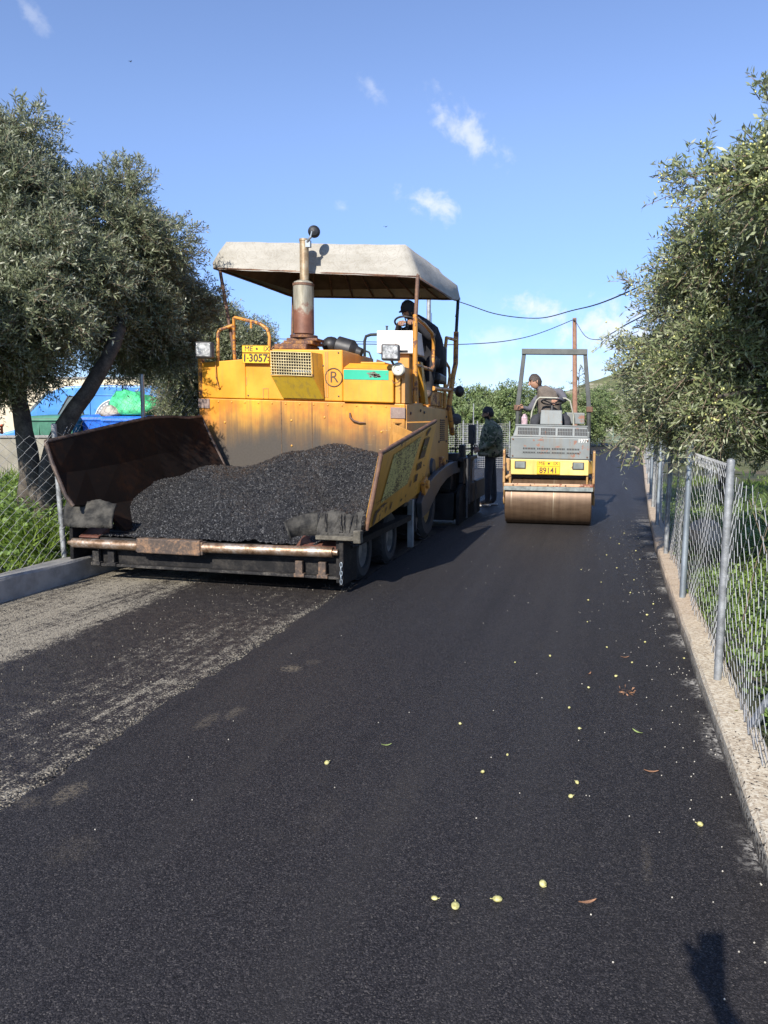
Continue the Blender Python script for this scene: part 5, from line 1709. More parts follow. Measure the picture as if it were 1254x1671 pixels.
# walkway, pedestal with hand control
b = M(); b.bx(-4.9, -2.1, 12.0, 12.45, .46, .50); b.build('walkway', m_darkgrey, sc_, .004)
b = M(); b.bx(-2.10, -1.99, 12.15, 12.27, 1.20, 1.50); cp = b.build('control_panel', m_housing, sc_, .01)
b = M(); b.tube([(-2.045, 12.2, .98), (-2.045, 12.2, 1.22)], .02, 8); b.tube([(-2.40, 12.15, 1.12), (-2.0, 12.15, 1.12)], .012, 6); b.tube([(-2.30, 12.15, 1.12), (-2.30, 12.2, .9)], .012, 6); b.tube([(-2.22, 12.15, 1.12), (-2.20, 12.1, .9)], .010, 6)
b.tube([(-2.02, 12.13, 1.24), (-1.98, 12.05, 1.16), (-2.02, 12.0, 1.08), (-2.1, 12.0, 1.0)], .010, 6); b.tube([(-2.02, 12.1, 1.42), (-1.99, 12.06, 1.38), (-2.0, 12.06, 1.30)], .014, 6)
b.build('control_stand', m_black, cp)
b = M(); b.bx(-2.08, -2.03, 12.3, 12.34, .60, .98); b.build('pale_rod', plain('pale_rod', (.45, .38, .33), .5), sc_)
# hanging chain and hoist wheel at the rear corner
b = M()
for k in range(22):
    c0 = Vector((-2.13 + .004 * math.sin(k), 11.28 + .015 * math.sin(k * .5), 1.56 - k * .036))
    pts = [c0 + Vector(((.011 * math.cos(a)) if k % 2 == 0 else 0, (.011 * math.cos(a)) if k % 2 else 0, .024 * math.sin(a))) for a in np.linspace(0, 2 * math.pi, 8, endpoint=False)]
    b.tube(pts, .006, 4, closed=True)
b.build('chain', m_black, pv)
b = M(); b.lathe([(.075, 0), (.08, .02), (.08, .06), (.05, .07), (.03, .08), (.001, .08)], (-2.14, 11.26, 1.585), (.5, -1, 0), 20); b.tube([(-2.16, 11.3, 1.6), (-2.20, 11.2, 1.76)], .03, 8); b.build('hoist_block', m_housing, pv)
b = M(); b.ball((-2.10, 11.35, 1.99), (.075, .085, .085), 14); b.tube([(-2.10, 11.4, 1.99), (-2.18, 11.35, 2.02)], .03, 8); b.build('rear_lamp', m_seat, pv)

# exhaust, air filter
b = PM(); b.lathe([(.10, 0), (.126, .02), (.126, .61), (.115, .635), (.07, .655)], (-3.60, 8.98, 2.585), (0, 0, 1), 28); ex = b.build('exhaust_muffler', m_exhaust, pv)
b = PM(); b.lathe([(.056, 0), (.056, .50), (.061, .505), (.061, .53), (.047, .53), (.047, .40)], (-3.585, 8.98, 3.20), (0, 0, 1), 22, cap=False); b.build('stack_pipe', m_pipe, ex)
b = PM(); b.lathe([(.12, 0), (.133, .0), (.133, .028), (.12, .028)], (-3.60, 8.98, 3.175), (0, 0, 1), 28, cap=False); b.build('clamp_ring', m_rustrail, ex)
b = PM(); b.bx(-3.90, -3.48, 8.75, 9.2, 2.40, 2.465); b.bx(-3.80, -3.42, 8.80, 9.15, 2.465, 2.51); b.bx(-3.78, -3.38, 8.85, 9.1, 2.51, 2.545); b.lathe([(.17, 0), (.17, .035)], (-3.60, 8.98, 2.55), (0, 0, 1), 20); b.build('manifold_base', m_rusty_base if 'm_rusty_base' in globals() else rusty('manifold_rust', (.04, .025, .02), (.13, .06, .04), (.45, .22, .05), .7, .1, 9, .6), pv, .01)
b = PM(); b.lathe([(.10, 0), (.13, .01), (.13, .20), (.115, .22), (.07, .27), (.06, .33)], (-3.28, 9.3, 2.49), (.97, 0, -.25), 20); b.ball((-3.36, 9.3, 2.50), (.12, .13, .11), 14); b.build('air_filter', m_seat, pv)
b = PM(); b.tube([(-3.95, 9.3, 2.40), (-3.93, 9.3, 2.50), (-4.02, 9.3, 2.52), (-4.10, 9.3, 2.46)], .016, 8); b.tube([(-4.0, 9.4, 2.40), (-4.08, 9.4, 2.48), (-4.2, 9.4, 2.49), (-4.25, 9.4, 2.40)], .012, 8); b.build('engine_hose', m_rustrail, pv)
b = PM(); b.hexa([(-2.80, 9.35, 2.25), (-2.62, 9.35, 2.25), (-2.62, 9.4, 2.25), (-2.80, 9.4, 2.25), (-2.78, 9.35, 2.34), (-2.66, 9.35, 2.30), (-2.66, 9.4, 2.30), (-2.78, 9.4, 2.34)]); b.build('lifting_lug', m_rustrail, pv, .004)
# round mirror high on the stack
b = PM(); b.tube([(-3.53, 8.93, 3.66), (-3.50, 8.9, 3.70), (-3.46, 8.9, 3.74)], .016, 8); b.box((-3.51, 8.93, 3.66), (.06, .05, .08)); b.tube([(-3.475, 8.9, 3.715), (-3.45, 8.9, 3.80)], .011, 6)
mr = b.build('mirror_arm', m_galv_dark, pv)
b = PM(); b.lathe([(.001, 0), (.045, .006), (.07, .022), (.074, .032), (.070, .036), (.001, .036)], (-3.425, 8.90, 3.80), (-.35, 1, .05), 22, cap=False); b.build('mirror', m_mirror, mr)

# handrails: left rear loops
b = PM()
b.tube([(-4.78, 8.98, 2.18), (-4.78, 9.0, 2.60), (-4.77, 9.02, 2.655), (-4.60, 9.05, 2.715)], .021, 10)
b.tube([(-4.58, 9.05, 2.28), (-4.58, 9.05, 2.80), (-4.56, 9.05, 2.815), (-4.22, 9.05, 2.74), (-4.12, 9.05, 2.67), (-4.09, 9.05, 2.58), (-4.10, 9.05, 2.40)], .021, 10)
b.tube([(-4.34, 9.05, 2.76), (-4.34, 9.05, 2.68)], .016, 8)
b.tube([(-4.58, 9.05, 2.70), (-4.66, 9.1, 2.70)], .03, 8)
hr = b.build('handrail', m_rail, pv); hr['label'] = 'rusty yellow handrail loop on the left'
# right side: frames round the driver
b = PM()
b.tube([(-2.19, 8.96, 1.80), (-2.19, 8.96, 2.83)], .030, 10)
b.tube([(-2.19, 8.98, 2.80), (-2.19, 9.40, 2.78), (-2.19, 9.85, 2.72), (-2.19, 9.96, 2.62), (-2.19, 9.94, 2.30), (-2.19, 9.86, 2.25), (-2.19, 9.02, 2.25)], .023, 10)
hr = b.build('handrail', m_rail, pv); hr['label'] = 'worn yellow handrail loop beside the driver'
b = PM(); b.hexa([(-2.23, 9.45, 1.80), (-2.17, 9.45, 1.80), (-2.17, 9.62, 1.80), (-2.23, 9.62, 1.80), (-2.23, 9.15, 2.30), (-2.17, 9.15, 2.30), (-2.17, 9.27, 2.30), (-2.23, 9.27, 2.30)]); b.build('seat_brace', m_yellow_worn, pv, .004)
b = PM()
b.tube([(-2.19, 11.3, 1.40), (-2.19, 11.0, 1.80), (-2.19, 11.30, 2.25), (-2.19, 11.50, 2.45), (-2.19, 11.52, 2.92)], .040, 8)
b.tube([(-2.19, 10.72, 1.78), (-2.19, 10.72, 2.60), (-2.19, 10.80, 2.76), (-2.19, 11.5, 2.80)], .024, 10)
b.tube([(-2.19, 10.76, 2.42), (-2.19, 11.0, 2.36), (-2.19, 11.05, 2.24), (-2.19, 10.98, 2.12), (-2.19, 10.76, 2.06)], .020, 8)
b.tube([(-2.19, 9.95, 2.02), (-2.19, 11.2, 2.05)], .03, 8)
hr = b.build('ladder_rail', m_rail, pv); hr['label'] = 'bent tan rail and step frame at the rear corner'
b = PM(); b.bx(-2.55, -2.23, 10.0, 10.8, 1.80, 2.0); b.build('seat_box', m_rail, pv, .01)
b = PM(); b.hexa([(-2.50, 10.15, 2.12), (-2.14, 10.15, 2.12), (-2.14, 10.62, 2.10), (-2.50, 10.62, 2.10), (-2.50, 10.15, 2.24), (-2.14, 10.15, 2.24), (-2.14, 10.62, 2.22), (-2.50, 10.62, 2.22)])
b.bx(-2.48, -2.16, 10.62, 10.72, 2.18, 2.62); b.bx(-2.42, -2.22, 10.25, 10.5, 2.0, 2.12); b.build('seat', m_seat, pv, .03)
# black tube guard left of the control box
b = PM()
b.tube([(-3.0, 9.55, 2.28), (-3.0, 9.55, 2.58), (-2.98, 9.55, 2.64), (-2.92, 9.55, 2.66), (-2.70, 9.55, 2.67)], .018, 10)
b.tube([(-3.0, 9.55, 2.46), (-2.94, 9.55, 2.44), (-2.88, 9.5, 2.32)], .012, 8)
b.build('guard_tube', m_black, pv)
# control box and wheel
b = PM()
b.hexa([(-2.80, 9.42, 2.42), (-2.30, 9.42, 2.42), (-2.30, 9.92, 2.42), (-2.80, 9.92, 2.42), (-2.80, 9.42, 2.70), (-2.30, 9.42, 2.70), (-2.30, 9.76, 2.70), (-2.80, 9.76, 2.70)])
cb = b.build('control_box', m_white, pv, .012)
b = PM(); b.tube([(-2.69, 9.5, 2.70), (-2.69, 9.5, 2.76)], .012, 8); b.tube([(-2.69, 9.5, 2.755), (-2.69, 9.5, 2.765)], .018, 8); b.build('lever', m_housing, cb)
b = PM(); b.bx(-2.55, -2.40, 9.5, 9.8, 1.8, 2.42); b.build('pedestal', m_rail, cb, .01)
sw_c = Vector((-2.52, 9.88, 2.845)); sw_n = Vector((0, .40, .92)).normalized()
u_ = Vector((1, 0, 0)); w__ = sw_n.cross(u_)
b = PM()
b.tube([sw_c + u_ * .165 * math.cos(a) + w__ * .165 * math.sin(a) for a in np.linspace(0, 2 * math.pi, 32, endpoint=False)], .013, 8, closed=True)
for a in (.5, 2.6, 4.7):
    b.tube([sw_c - sw_n * .02, sw_c + u_ * .16 * math.cos(a) + w__ * .16 * math.sin(a)], .009, 6)
b.tube([sw_c, sw_c - sw_n * .16], .022, 8)
b.build('steering_wheel', m_seat, cb)

# canopy on posts
ring0 = [(-4.90, 9.15, 3.48), (-2.20, 9.14, 3.235), (-2.185, 11.10, 3.285), (-2.18, 11.76, 3.37), (-4.90, 11.76, 3.53)]
ring1 = [(-4.93, 9.17, 3.56), (-2.23, 9.16, 3.31), (-2.20, 11.1, 3.45), (-2.19, 11.60, 3.56), (-4.90, 11.62, 3.66)]
ring2 = [(-4.745, 9.20, 3.825), (-2.365, 9.16, 3.625), (-2.36, 11.05, 3.70), (-2.40, 11.20, 3.70), (-4.72, 11.25, 3.85)]


def canopy():
    rg_ = np.random.default_rng(2)
    rings = [ring0, ring1, ring2]
    dense = []
    for r_ in rings:
        out = []
        for i in range(5):
            a = np.array(r_[i]); c = np.array(r_[(i + 1) % 5])
            k = 20 if i in (0, 3) else 8
            for t_ in np.linspace(0, 1, k, endpoint=False):
                p = a + (c - a) * t_
                out.append(p)
        dense.append(np.array(out))
    d = []
    nn_ = len(dense[0])
    for a, c in ((dense[0], dense[1]), (dense[1], dense[2])):
        for t_ in (0, .5):
            d.append(a + (c - a) * t_)
    d.append(dense[2])
    D = np.array(d)
    jig = rg_.normal(0, .0035, D.shape)
    jig = (jig + np.roll(jig, 1, 1) + np.roll(jig, -1, 1)) / 1.8
    D = D + jig
    # top: shrink towards the middle
    cen = np.mean(dense[2], 0) + np.array([0, 0, .03])
    rows = [D[i] for i in range(len(D))]
    for t_ in (.25, .5, .75, .95):
        rows.append(dense[2] * (1 - t_) + cen * t_ + rg_.normal(0, .004, dense[2].shape) + np.array([0, 0, -.015 * math.sin(t_ * 12)]))
    vs = np.concatenate(rows)
    fs = []
    for r_ in range(len(rows) - 1):
        for i in range(nn_):
            fs.append((r_ * nn_ + i, r_ * nn_ + (i + 1) % nn_, (r_ + 1) * nn_ + (i + 1) % nn_, (r_ + 1) * nn_ + i))
    fs.append(tuple(range((len(rows) - 1) * nn_, len(rows) * nn_)))
    return mk('canopy', vs.tolist(), fs, [m_canvas, m_canvas_in], pv, None, [True] * len(fs), 0, False, 0)
cn = canopy()
# dark sheet added under the canvas, its colour standing for the shade there, and the bows that carry it
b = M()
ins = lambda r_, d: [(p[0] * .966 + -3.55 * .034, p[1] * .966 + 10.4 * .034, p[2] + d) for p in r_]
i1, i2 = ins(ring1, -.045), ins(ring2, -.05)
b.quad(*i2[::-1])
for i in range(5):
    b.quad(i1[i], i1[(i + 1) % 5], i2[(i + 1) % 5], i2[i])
b.build('canopy_shade_sheet', m_canvas_in, cn)
b = M()
r0 = [(p[0] * .99 + -3.55 * .01, p[1] * .99 + 10.4 * .01, p[2] + .012) for p in ring0]
b.tube(r0, .016, 8, closed=True)
for k in range(9):
    t_ = k / 8
    f0 = Vector(ring0[0]).lerp(Vector(ring0[1]), t_); f1 = Vector(i2[0]).lerp(Vector(i2[1]), .05 + .9 * t_)
    e0 = Vector(ring0[4]).lerp(Vector(ring0[3]), t_); e1 = Vector(i2[4]).lerp(Vector(i2[3]), .05 + .9 * t_)
    b.tube([f0 + V(0, .03, .02), f1 + V(0, .02, -.02), e1 + V(0, -.02, -.02), e0 + V(0, -.03, .02)], .014, 6)
b.build('canopy_bows', m_rustrail, cn)
for (p, q, r_, mt, lab) in [((-4.56, 9.06, 2.25), (-4.84, 9.2, 3.50), .022, m_rustrail, 'front left canopy post, thin and rusty'), ((-2.20, 8.97, 2.5), (-2.215, 9.17, 3.27), .024, m_rustrail, 'front right canopy post, rusty tube in a yellow sleeve'),
                       ((-2.19, 11.5, 2.75), (-2.20, 11.70, 3.38), .024, m_cable, 'rear right canopy post, nearly black'), ((-4.85, 11.5, 1.8), (-4.87, 11.7, 3.52), .022, m_rustrail, 'rear left canopy post')]:
    b = M(); b.tube([p, q], r_, 10); o = b.build('canopy_post', mt, pv); o['label'] = lab
b = M(); b.tube([(-2.17, 11.6, 3.36), (-2.16, 11.56, 3.22), (-2.19, 11.52, 3.12)], .006, 5); b.tube([(-2.19, 11.52, 3.13), (-2.195, 11.51, 3.09)], .014, 6); b.build('tie_cord', m_cable, cn)

# ------------------------------------------------------------------ the road roller (built round its own origin, then set on the road)
rr = thing('road_roller', (0, 0, 0), 'small grey and yellow tandem road roller with a roll bar on the fresh asphalt', 'road roller')


def rtilt(x, y, z):
    return (x, y, z - .030 * x * min(1, max(0, z - .6)))
RM = lambda: M(rtilt)
for sy, lab in ((-.86, 'front drum, brown with dried water marks'), (.92, 'rear drum')):
    prof = [(.30, -.62), (.345, -.622), (.362, -.61), (.362, .61), (.345, .622), (.30, .62), (.30, .55)]
    b = M(); b.lathe(prof, (0, 0, 0), (1, 0, 0), 48, cap=False)
    b.lathe([(.30, -.56), (.08, -.57), (.08, -.62)], (0, 0, 0), (1, 0, 0), 24); b.lathe([(.30, .56), (.08, .57), (.08, .62)], (0, 0, 0), (1, 0, 0), 24)
    d_ = b.build('drum', m_drum, rr); d_['label'] = lab
    d_.location = (0, sy, .362)
    b = RM(); y0 = sy - .345 if sy < 0 else sy + .30
    b.bx(-.632, .632, y0 - .02, y0 + .04, .585, .625); b.build('scraper', m_pink, rr, .006)
    b = RM(); b.bx(-.635, .635, y0 - .035, y0 + .0, .525, .583); b.build('scraper_blade', plain('blade_grey', (.20, .23, .225), .7, 0, .35, 12), rr, .004)
# side forks
for sx, lab in ((-1, 'left fork'), (1, 'right fork')):
    b = RM()
    b.prism([(sx * .655, -1.20, .64), (sx * .655, -1.22, 1.10), (sx * .655, -1.13, 1.12), (sx * .655, -1.0, .80), (sx * .655, -.70, .62), (sx * .655, -.70, .30), (sx * .655, -.95, .30), (sx * .655, -1.12, .52)], (sx * -.035, 0, 0))
    fk = b.build('fork', m_roltan, rr, .008)
    b = RM(); b.lathe([(.09, 0), (.09, .01), (.05, .016)], (sx * .656, -.86, .362), (sx, 0, 0), 18); b.build('bearing_cap', m_roltan, fk)
    b = RM(); b.prism([(sx * .655, 1.20, .64), (sx * .655, 1.22, 1.0), (sx * .655, 1.05, 1.0), (sx * .655, .75, .62), (sx * .655, .75, .30), (sx * .655, 1.1, .45)], (sx * -.035, 0, 0)); b.build('fork', m_roltan, rr, .008)
b = RM(); b.bx(-.63, -.56, -1.16, -.9, .80, .98); b.tube([(-.61, -1.17, .70), (-.55, -1.17, .74)], .028, 8); b.tube([(-.55, -1.165, .60), (-.55, -1.165, .80)], .018, 8); b.build('steering_cylinder', m_roltan, rr, .015)
b = RM()
b.tube([(-.59, -1.0, .98), (-.63, -1.1, 1.04), (-.64, -1.17, .92), (-.60, -1.17, .80)], .012, 8); b.tube([(-.57, -1.0, .98), (-.60, -1.12, 1.0), (-.615, -1.175, .86), (-.58, -1.17, .72)], .010, 8); b.tube([(.60, -.98, .98), (.635, -1.08, .95), (.63, -1.1, .78), (.60, -1.05, .66)], .011, 8)
b.build('hose', m_cable, rr)
b = RM()
for x in (-.5, -.25, .0, .25, .5):
    b.lathe([(.012, 0), (.012, .008), (.005, .012)], (x, -1.225, .605), (0, -1, 0), 6)
for x in (-.52, .54):
    for z in (1.02, 1.26):
        b.lathe([(.013, 0), (.013, .008), (.005, .012)], (x, -1.142, z), (0, -1, 0), 6)
b.build('bolt', m_rustrail, rr)
b = RM(); b.tube([(.55, -1.12, .60), (.55, -1.12, .75)], .016, 8); b.build('scraper_stay', m_roltan, rr)
# yellow bumper with lamps and number plate
b = RM()
b.bx(-.545, .565, -1.17, -1.02, .752, .975); b.hexa([(.567, -1.16, .77), (.62, -1.02, .77), (.62, -.9, .77), (.567, -.9, .77), (.567, -1.16, .96), (.62, -1.02, .96), (.62, -.9, .96), (.567, -.9, .96)])
bu = b.build('bumper', m_rolyellow, rr, .010)
for x in (-.405, .42):
    b = RM(); b.bx(x - .082, x + .082, -1.181, -1.168, .835, .945); hl = b.build('headlight', m_housing, bu, .010)
    b = RM(); b.bx(x - .068, x + .068, -1.187, -1.180, .848, .932); b.build('lens', plain('dull_lens', (.17, .19, .18), .4, 0, .2), hl, .006)
b = RM(); b.bx(-.165, .165, -1.182, -1.172, .760, .952); npl = b.build('number_plate', m_plate, bu, .006)
TR = lambda s, size, x, z, sx=1, bold=0: text(s, size, at((x, -1.1835, z), 90, 0, 0), m_inkbrown, npl, 'lettering', .001, sx, True, bold)
TR('ME', .075, -.095, .920); TR('IX', .075, .105, .920); TR('89141', .118, 0, .815, .88, .002)
b = RM(); b.lathe([(.016, 0), (.016, .002)], (.005, -1.182, .918), (0, -1, 0), 12); b.tube([(-.158, -1.183, .768), (.158, -1.183, .768), (.158, -1.183, .945), (-.158, -1.183, .945)], .002, 4, closed=True); b.bx(-.155, .155, -1.1845, -1.182, .876, .879); b.build('plate_border', m_inkbrown, npl)
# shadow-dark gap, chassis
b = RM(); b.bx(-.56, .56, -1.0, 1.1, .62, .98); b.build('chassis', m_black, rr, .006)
# grey body with vent slots
b = RM()
b.bx(-.555, .575, -1.14, -.35, .985, 1.295)
b.hexa([(-.53, -1.10, 1.30), (.55, -1.10, 1.30), (.55, -.35, 1.30), (-.53, -.35, 1.30), (-.485, -1.02, 1.455), (.53, -1.02, 1.455), (.53, -.35, 1.455), (-.485, -.35, 1.455)])
bd = b.build('body', m_rolgrey, rr, .010)
b = RM(); b.bx(-.565, .585, .12, 1.15, .985, 1.38); b.bx(-.565, .585, -.345, .118, .985, 1.10); b.build('rear_body', m_rolgrey, rr, .012)
b = RM(); b.bx(-.575, .59, -1.155, -.34, .955, .982); b.build('sill', m_darkgrey, bd, .004)
# grilles: dark openings with bars
for gx0, gx1 in ((-.455, -.155), (-.125, .085), (.115, .325), (.355, .535)):
    lean = Vector((0, .08, .155)).normalized()
    def gp(x, t_, d=0.0):
        q = Vector((x, -1.10, 1.30)) + Vector((0, .08, .155)) * t_ + Vector((0, -.89, .46)) * d
        return q
    b = RM(); b.quad(gp(gx0, .18, .003), gp(gx1, .18, .003), gp(gx1, .82, .003), gp(gx0, .82, .003)); gr = b.build('vent', m_cable, bd)
    b = RM(); k = int((gx1 - gx0) / .022)
    for i in range(k + 1):
        x = gx0 + (gx1 - gx0) * i / k
        b.tube([gp(x, .16, .006), gp(x, .84, .006)], .0042, 4)
    b.tube([gp(gx0, .5, .007), gp(gx1, .5, .007)], .005, 4)
    b.build('vent_bars', m_rolgrey, gr)
for gx0, gx1 in ((-.375, -.195), (-.17, .015), (.04, .225), (.25, .43)):
    b = RM(); b.bx(gx0, gx1, -1.1445, -1.141, 1.065, 1.142); gr = b.build('vent', m_cable, bd)
    b = RM(); k = int((gx1 - gx0) / .021)
    for i in range(k + 1):
        x = gx0 + (gx1 - gx0) * i / k
        b.bx(x - .0035, x + .0035, -1.149, -1.144, 1.06, 1.147)
    b.bx(gx0, gx1, -1.150, -1.1452, 1.083, 1.115)
    b.build('vent_bars', m_rolgrey, gr)
text('1977', .075, at((.475, -1.1425, 1.245), 90, 0, 0), plain('white_lettering', (.75, .75, .72), .6), bd, 'lettering', .001, .95, True, .002)
for (x, z, w_, h) in ((-.12, 1.255, .10, .028), (-.22, 1.25, .03, .035), (.37, 1.245, .06, .03), (.12, 1.16, .07, .03), (.44, 1.09, .03, .02), (.10, 1.44, .05, .02)):
    b = RM(); rb = random.Random(int(x * 1000)); pts = []
    for k in range(11):
        a = 2 * math.pi * k / 11
        pts.append((x + w_ * .5 * math.cos(a) * rb.uniform(.6, 1.2), -1.1422, z + h * .5 * math.sin(a) * rb.uniform(.6, 1.2)))
    if z < 1.3:
        b.add(pts, [tuple(range(11))[::-1]]); b.build('rust_patch', rusty('roller_rust', (.16, .08, .06), (.24, .13, .10), (.30, .18, .14), .8, 0, 12, .2) if 'roller_rust' not in MATS else MATS['roller_rust'], bd)
# deck, console, wheel, hoop, seat
b = RM(); b.bx(-.50, .54, -1.015, -.34, 1.458, 1.475); b.build('deck', m_rolgrey, rr, .004)
b = RM(); b.hexa([(-.175, -.32, 1.478), (.165, -.32, 1.478), (.165, -.05, 1.478), (-.175, -.05, 1.478), (-.165, -.30, 1.70), (.155, -.30, 1.70), (.155, -.10, 1.71), (-.165, -.10, 1.71)]); co = b.build('console', m_rolgrey, rr, .012)
b = RM(); b.bx(.19, .50, .10, .40, 1.50, 1.68); b.build('side_box', m_rolgrey, rr, .01)
swc = Vector((0.0, -.16, 1.835)); swn = Vector((0, .25, .97)).normalized(); uu = Vector((1, 0, 0)); ww = swn.cross(uu)
b = RM(); b.tube([swc + uu * .165 * math.cos(a) + ww * .165 * math.sin(a) for a in np.linspace(0, 2 * math.pi, 30, endpoint=False)], .013, 8, closed=True)
for a in (-.6, 1.57, 3.75):
    b.tube([swc - swn * .03, swc + uu * .16 * math.cos(a) + ww * .16 * math.sin(a)], .010, 6)
b.tube([swc - swn * .03, swc - swn * .17], .024, 8); b.build('steering_wheel', m_seat, co)
b = RM()
b.tube([(-.34, .02, 1.48), (-.32, .02, 1.68), (-.25, .02, 1.86), (-.20, .02, 1.905), (.20, .02, 1.90), (.27, .03, 1.86), (.33, .05, 1.62), (.335, .05, 1.48)], .014, 8); b.build('hoop_rail', m_hoop, rr)
b = RM(); b.bx(-.28, .14, .28, .72, 1.38, 1.50); b.hexa([(-.28, .70, 1.5), (.14, .70, 1.5), (.14, .78, 1.5), (-.28, .78, 1.5), (-.26, .78, 1.88), (.12, .78, 1.88), (.12, .84, 1.88), (-.26, .84, 1.88)]); b.build('seat', m_seat, rr, .03)
b = RM(); b.tube([(-.50, .17, 1.36), (-.50, .12, 1.70)], .014, 8); b.ball((-.50, .12, 1.72), .025, 10); b.build('lever', m_seat, rr)
b = RM(); b.lathe([(.05, 0), (.052, .10), (.03, .14), (.02, .16)], (-.43, -.05, 1.476), (0, 0, 1), 14); b.build('water_bottle', plain('bottle_plastic', (.45, .33, .36), .3, 0, .4, 30), rr)
# roll bar
for sx in (-1, 1):
    b = RM(); b.tube([(sx * .585, .30, 1.0), (sx * .560, .30, 1.75)], .045, 4); p1 = b.build('roll_bar_foot', m_darkgrey, rr)
    b = RM(); b.box((sx * .575, .30, 1.74), (.10, .11, .09)); b.build('hinge', m_rustrail, p1, .01)
    b = RM(); b.hexa([(sx * .565 - .036, .26, 1.76), (sx * .565 + .036, .26, 1.76), (sx * .565 + .036, .34, 1.76), (sx * .565 - .036, .34, 1.76), (sx * .480 - .03, .27, 2.63), (sx * .480 + .03, .27, 2.63), (sx * .480 + .03, .33, 2.63), (sx * .480 - .03, .33, 2.63)]); b.build('roll_bar_post', m_darkgrey, rr, .006)
b = RM(); b.bx(-.515, .515, .245, .355, 2.60, 2.69); b.build('roll_bar_top', plain('grey_green_bar', (.085, .092, .085), .6, 0, .3, 6), rr, .008)
rr.location = (-.83, 12.58, .022)
rr.rotation_euler = (0, 0, R(2))

# ------------------------------------------------------------------ people
m_skin = plain('skin', (.42, .235, .155), .5, 0, .12, 14, 0)
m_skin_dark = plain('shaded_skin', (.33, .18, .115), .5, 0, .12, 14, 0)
m_hair = plain('dark_hair', (.018, .014, .012), .6, 0, .4, 60, .4)
m_hairgrey = plain('greying_hair', (.055, .042, .034), .6, 0, .5, 60, .4)
m_eye = plain('eye', (.03, .02, .018), .2)
m_navy = plain('navy_cloth', (.035, .038, .052), .85, 0, .25, 10, .4)
m_blackcloth = plain('black_cloth', (.018, .018, .022), .85, 0, .3, 10, .4)
m_slate = plain('slate_jumper', (.105, .105, .125), .9, 0, .2, 12, .5)
m_vest = plain('brown_grey_vest', (.15, .125, .105), .9, 0, .25, 10, .5)
m_jeans = plain('dark_trousers', (.035, .037, .045), .9, 0, .25, 12, .5)
m_shoe = plain('brown_shoe', (.10, .075, .06), .7, 0, .3, 20)
m_sole = plain('pale_sole', (.40, .38, .35), .7)
m, n = newmat('camouflage')
v = n.obj()
a_ = n.noise(v, 6, 3, .55, .6); c_ = n.noise(n.scaled(v, (1.2, 1.2, 2.0)), 8, 3, .5, .5)
cc = n.mix(n.step(a_, .49, .52), (.17, .18, .10), (.07, .085, .045))
cc = n.mix(n.step(c_, .55, .58), cc, (.26, .235, .16))
cc = n.mix(n.step(n.noise(v, 17, 2), .60, .62), cc, (.018, .018, .013))
n.out(cc, .9, 0, n.bump(n.noise(v, 9, 4), .6, .03))
m_camo = m


def add_head(b, c, f, up, sk, hi, s=1.0, beard=False):
    """skull, jaw, nose, ears and eyes round centre c, facing f"""
    c = Vector(c); f = Vector(f).normalized(); up = Vector(up)
    up = (up - f * up.dot(f)).normalized(); sd_ = f.cross(up)
    start = len(b.v)
    b.ball((0, 0, 0), 1, 18, m=sk)
    for i in range(start, len(b.v)):
        x, y, z = b.v[i]
        wx = .076 * (1 - .22 * max(0, -z) ** 1.3); dy = .094 * (1 - .10 * max(0, -z))
        fy = y * dy
        if y > 0 and z < .1:
            fy *= 1 + .06 * max(0, -z)
        if y < 0 and z < -.2:
            fy *= .75
        p = sd_ * (x * wx) + f * fy + up * (z * .115)
        b.v[i] = tuple(c + p * s)
    L = lambda x, y, z: c + (sd_ * x + f * y + up * z) * s
    b.tube([L(0, .088, .022), L(0, .108, -.012), L(0, .112, -.024), L(0, .095, -.034)], [.009 * s, .013 * s, .015 * s, .010 * s], 8, m=sk)
    for x in (-1, 1):
        b.ball(L(x * .075, -.005, -.005), (.012 * s, .020 * s, .030 * s), 8, m=sk)
        b.ball(L(x * .031, .083, .016), .0105 * s, 8, m=hi)
        b.tube([L(x * .016, .092, .034), L(x * .034, .088, .037), L(x * .050, .074, .030)], [.004 * s, .006 * s, .003 * s], 6, m=hi)
    b.tube([L(-.024, .082, -.060), L(0, .090, -.062), L(.024, .082, -.060)], [.003 * s, .006 * s, .003 * s], 6, m=sk)


def hair_mesh(c, f, up, s=1.0, back=-.55, front=.35, puff=1.1, seed=1, beard=False):
    c = Vector(c); f = Vector(f).normalized(); up = Vector(up)
    up = (up - f * up.dot(f)).normalized(); sd_ = f.cross(up)
    r_ = np.random.default_rng(seed)
    b = M(); b.ball((0, 0, 0), 1, 26)
    keep = []
    for fc in b.f:
        q = np.mean([b.v[i] for i in fc], 0)
        lim = back + (front - back) * max(0, min(1, (q[1] + .35) / 1.1)) + (-.25 if abs(q[0]) > .75 and abs(q[1] - .45) < .1 else 0)
        if (not beard and q[2] > lim) or (beard and q[1] > .05 and q[2] < -.32):
            keep.append(fc)
    vs = []
    for (x, y, z) in b.v:
        k = puff * (1 + r_.normal(0, .025))
        wx = .077 * (1 - .22 * max(0, -z) ** 1.3)
        vs.append(tuple(c + (sd_ * x * wx * k + f * (y * .096 * k) + up * (z * .117 * k)) * s))
    return vs, keep


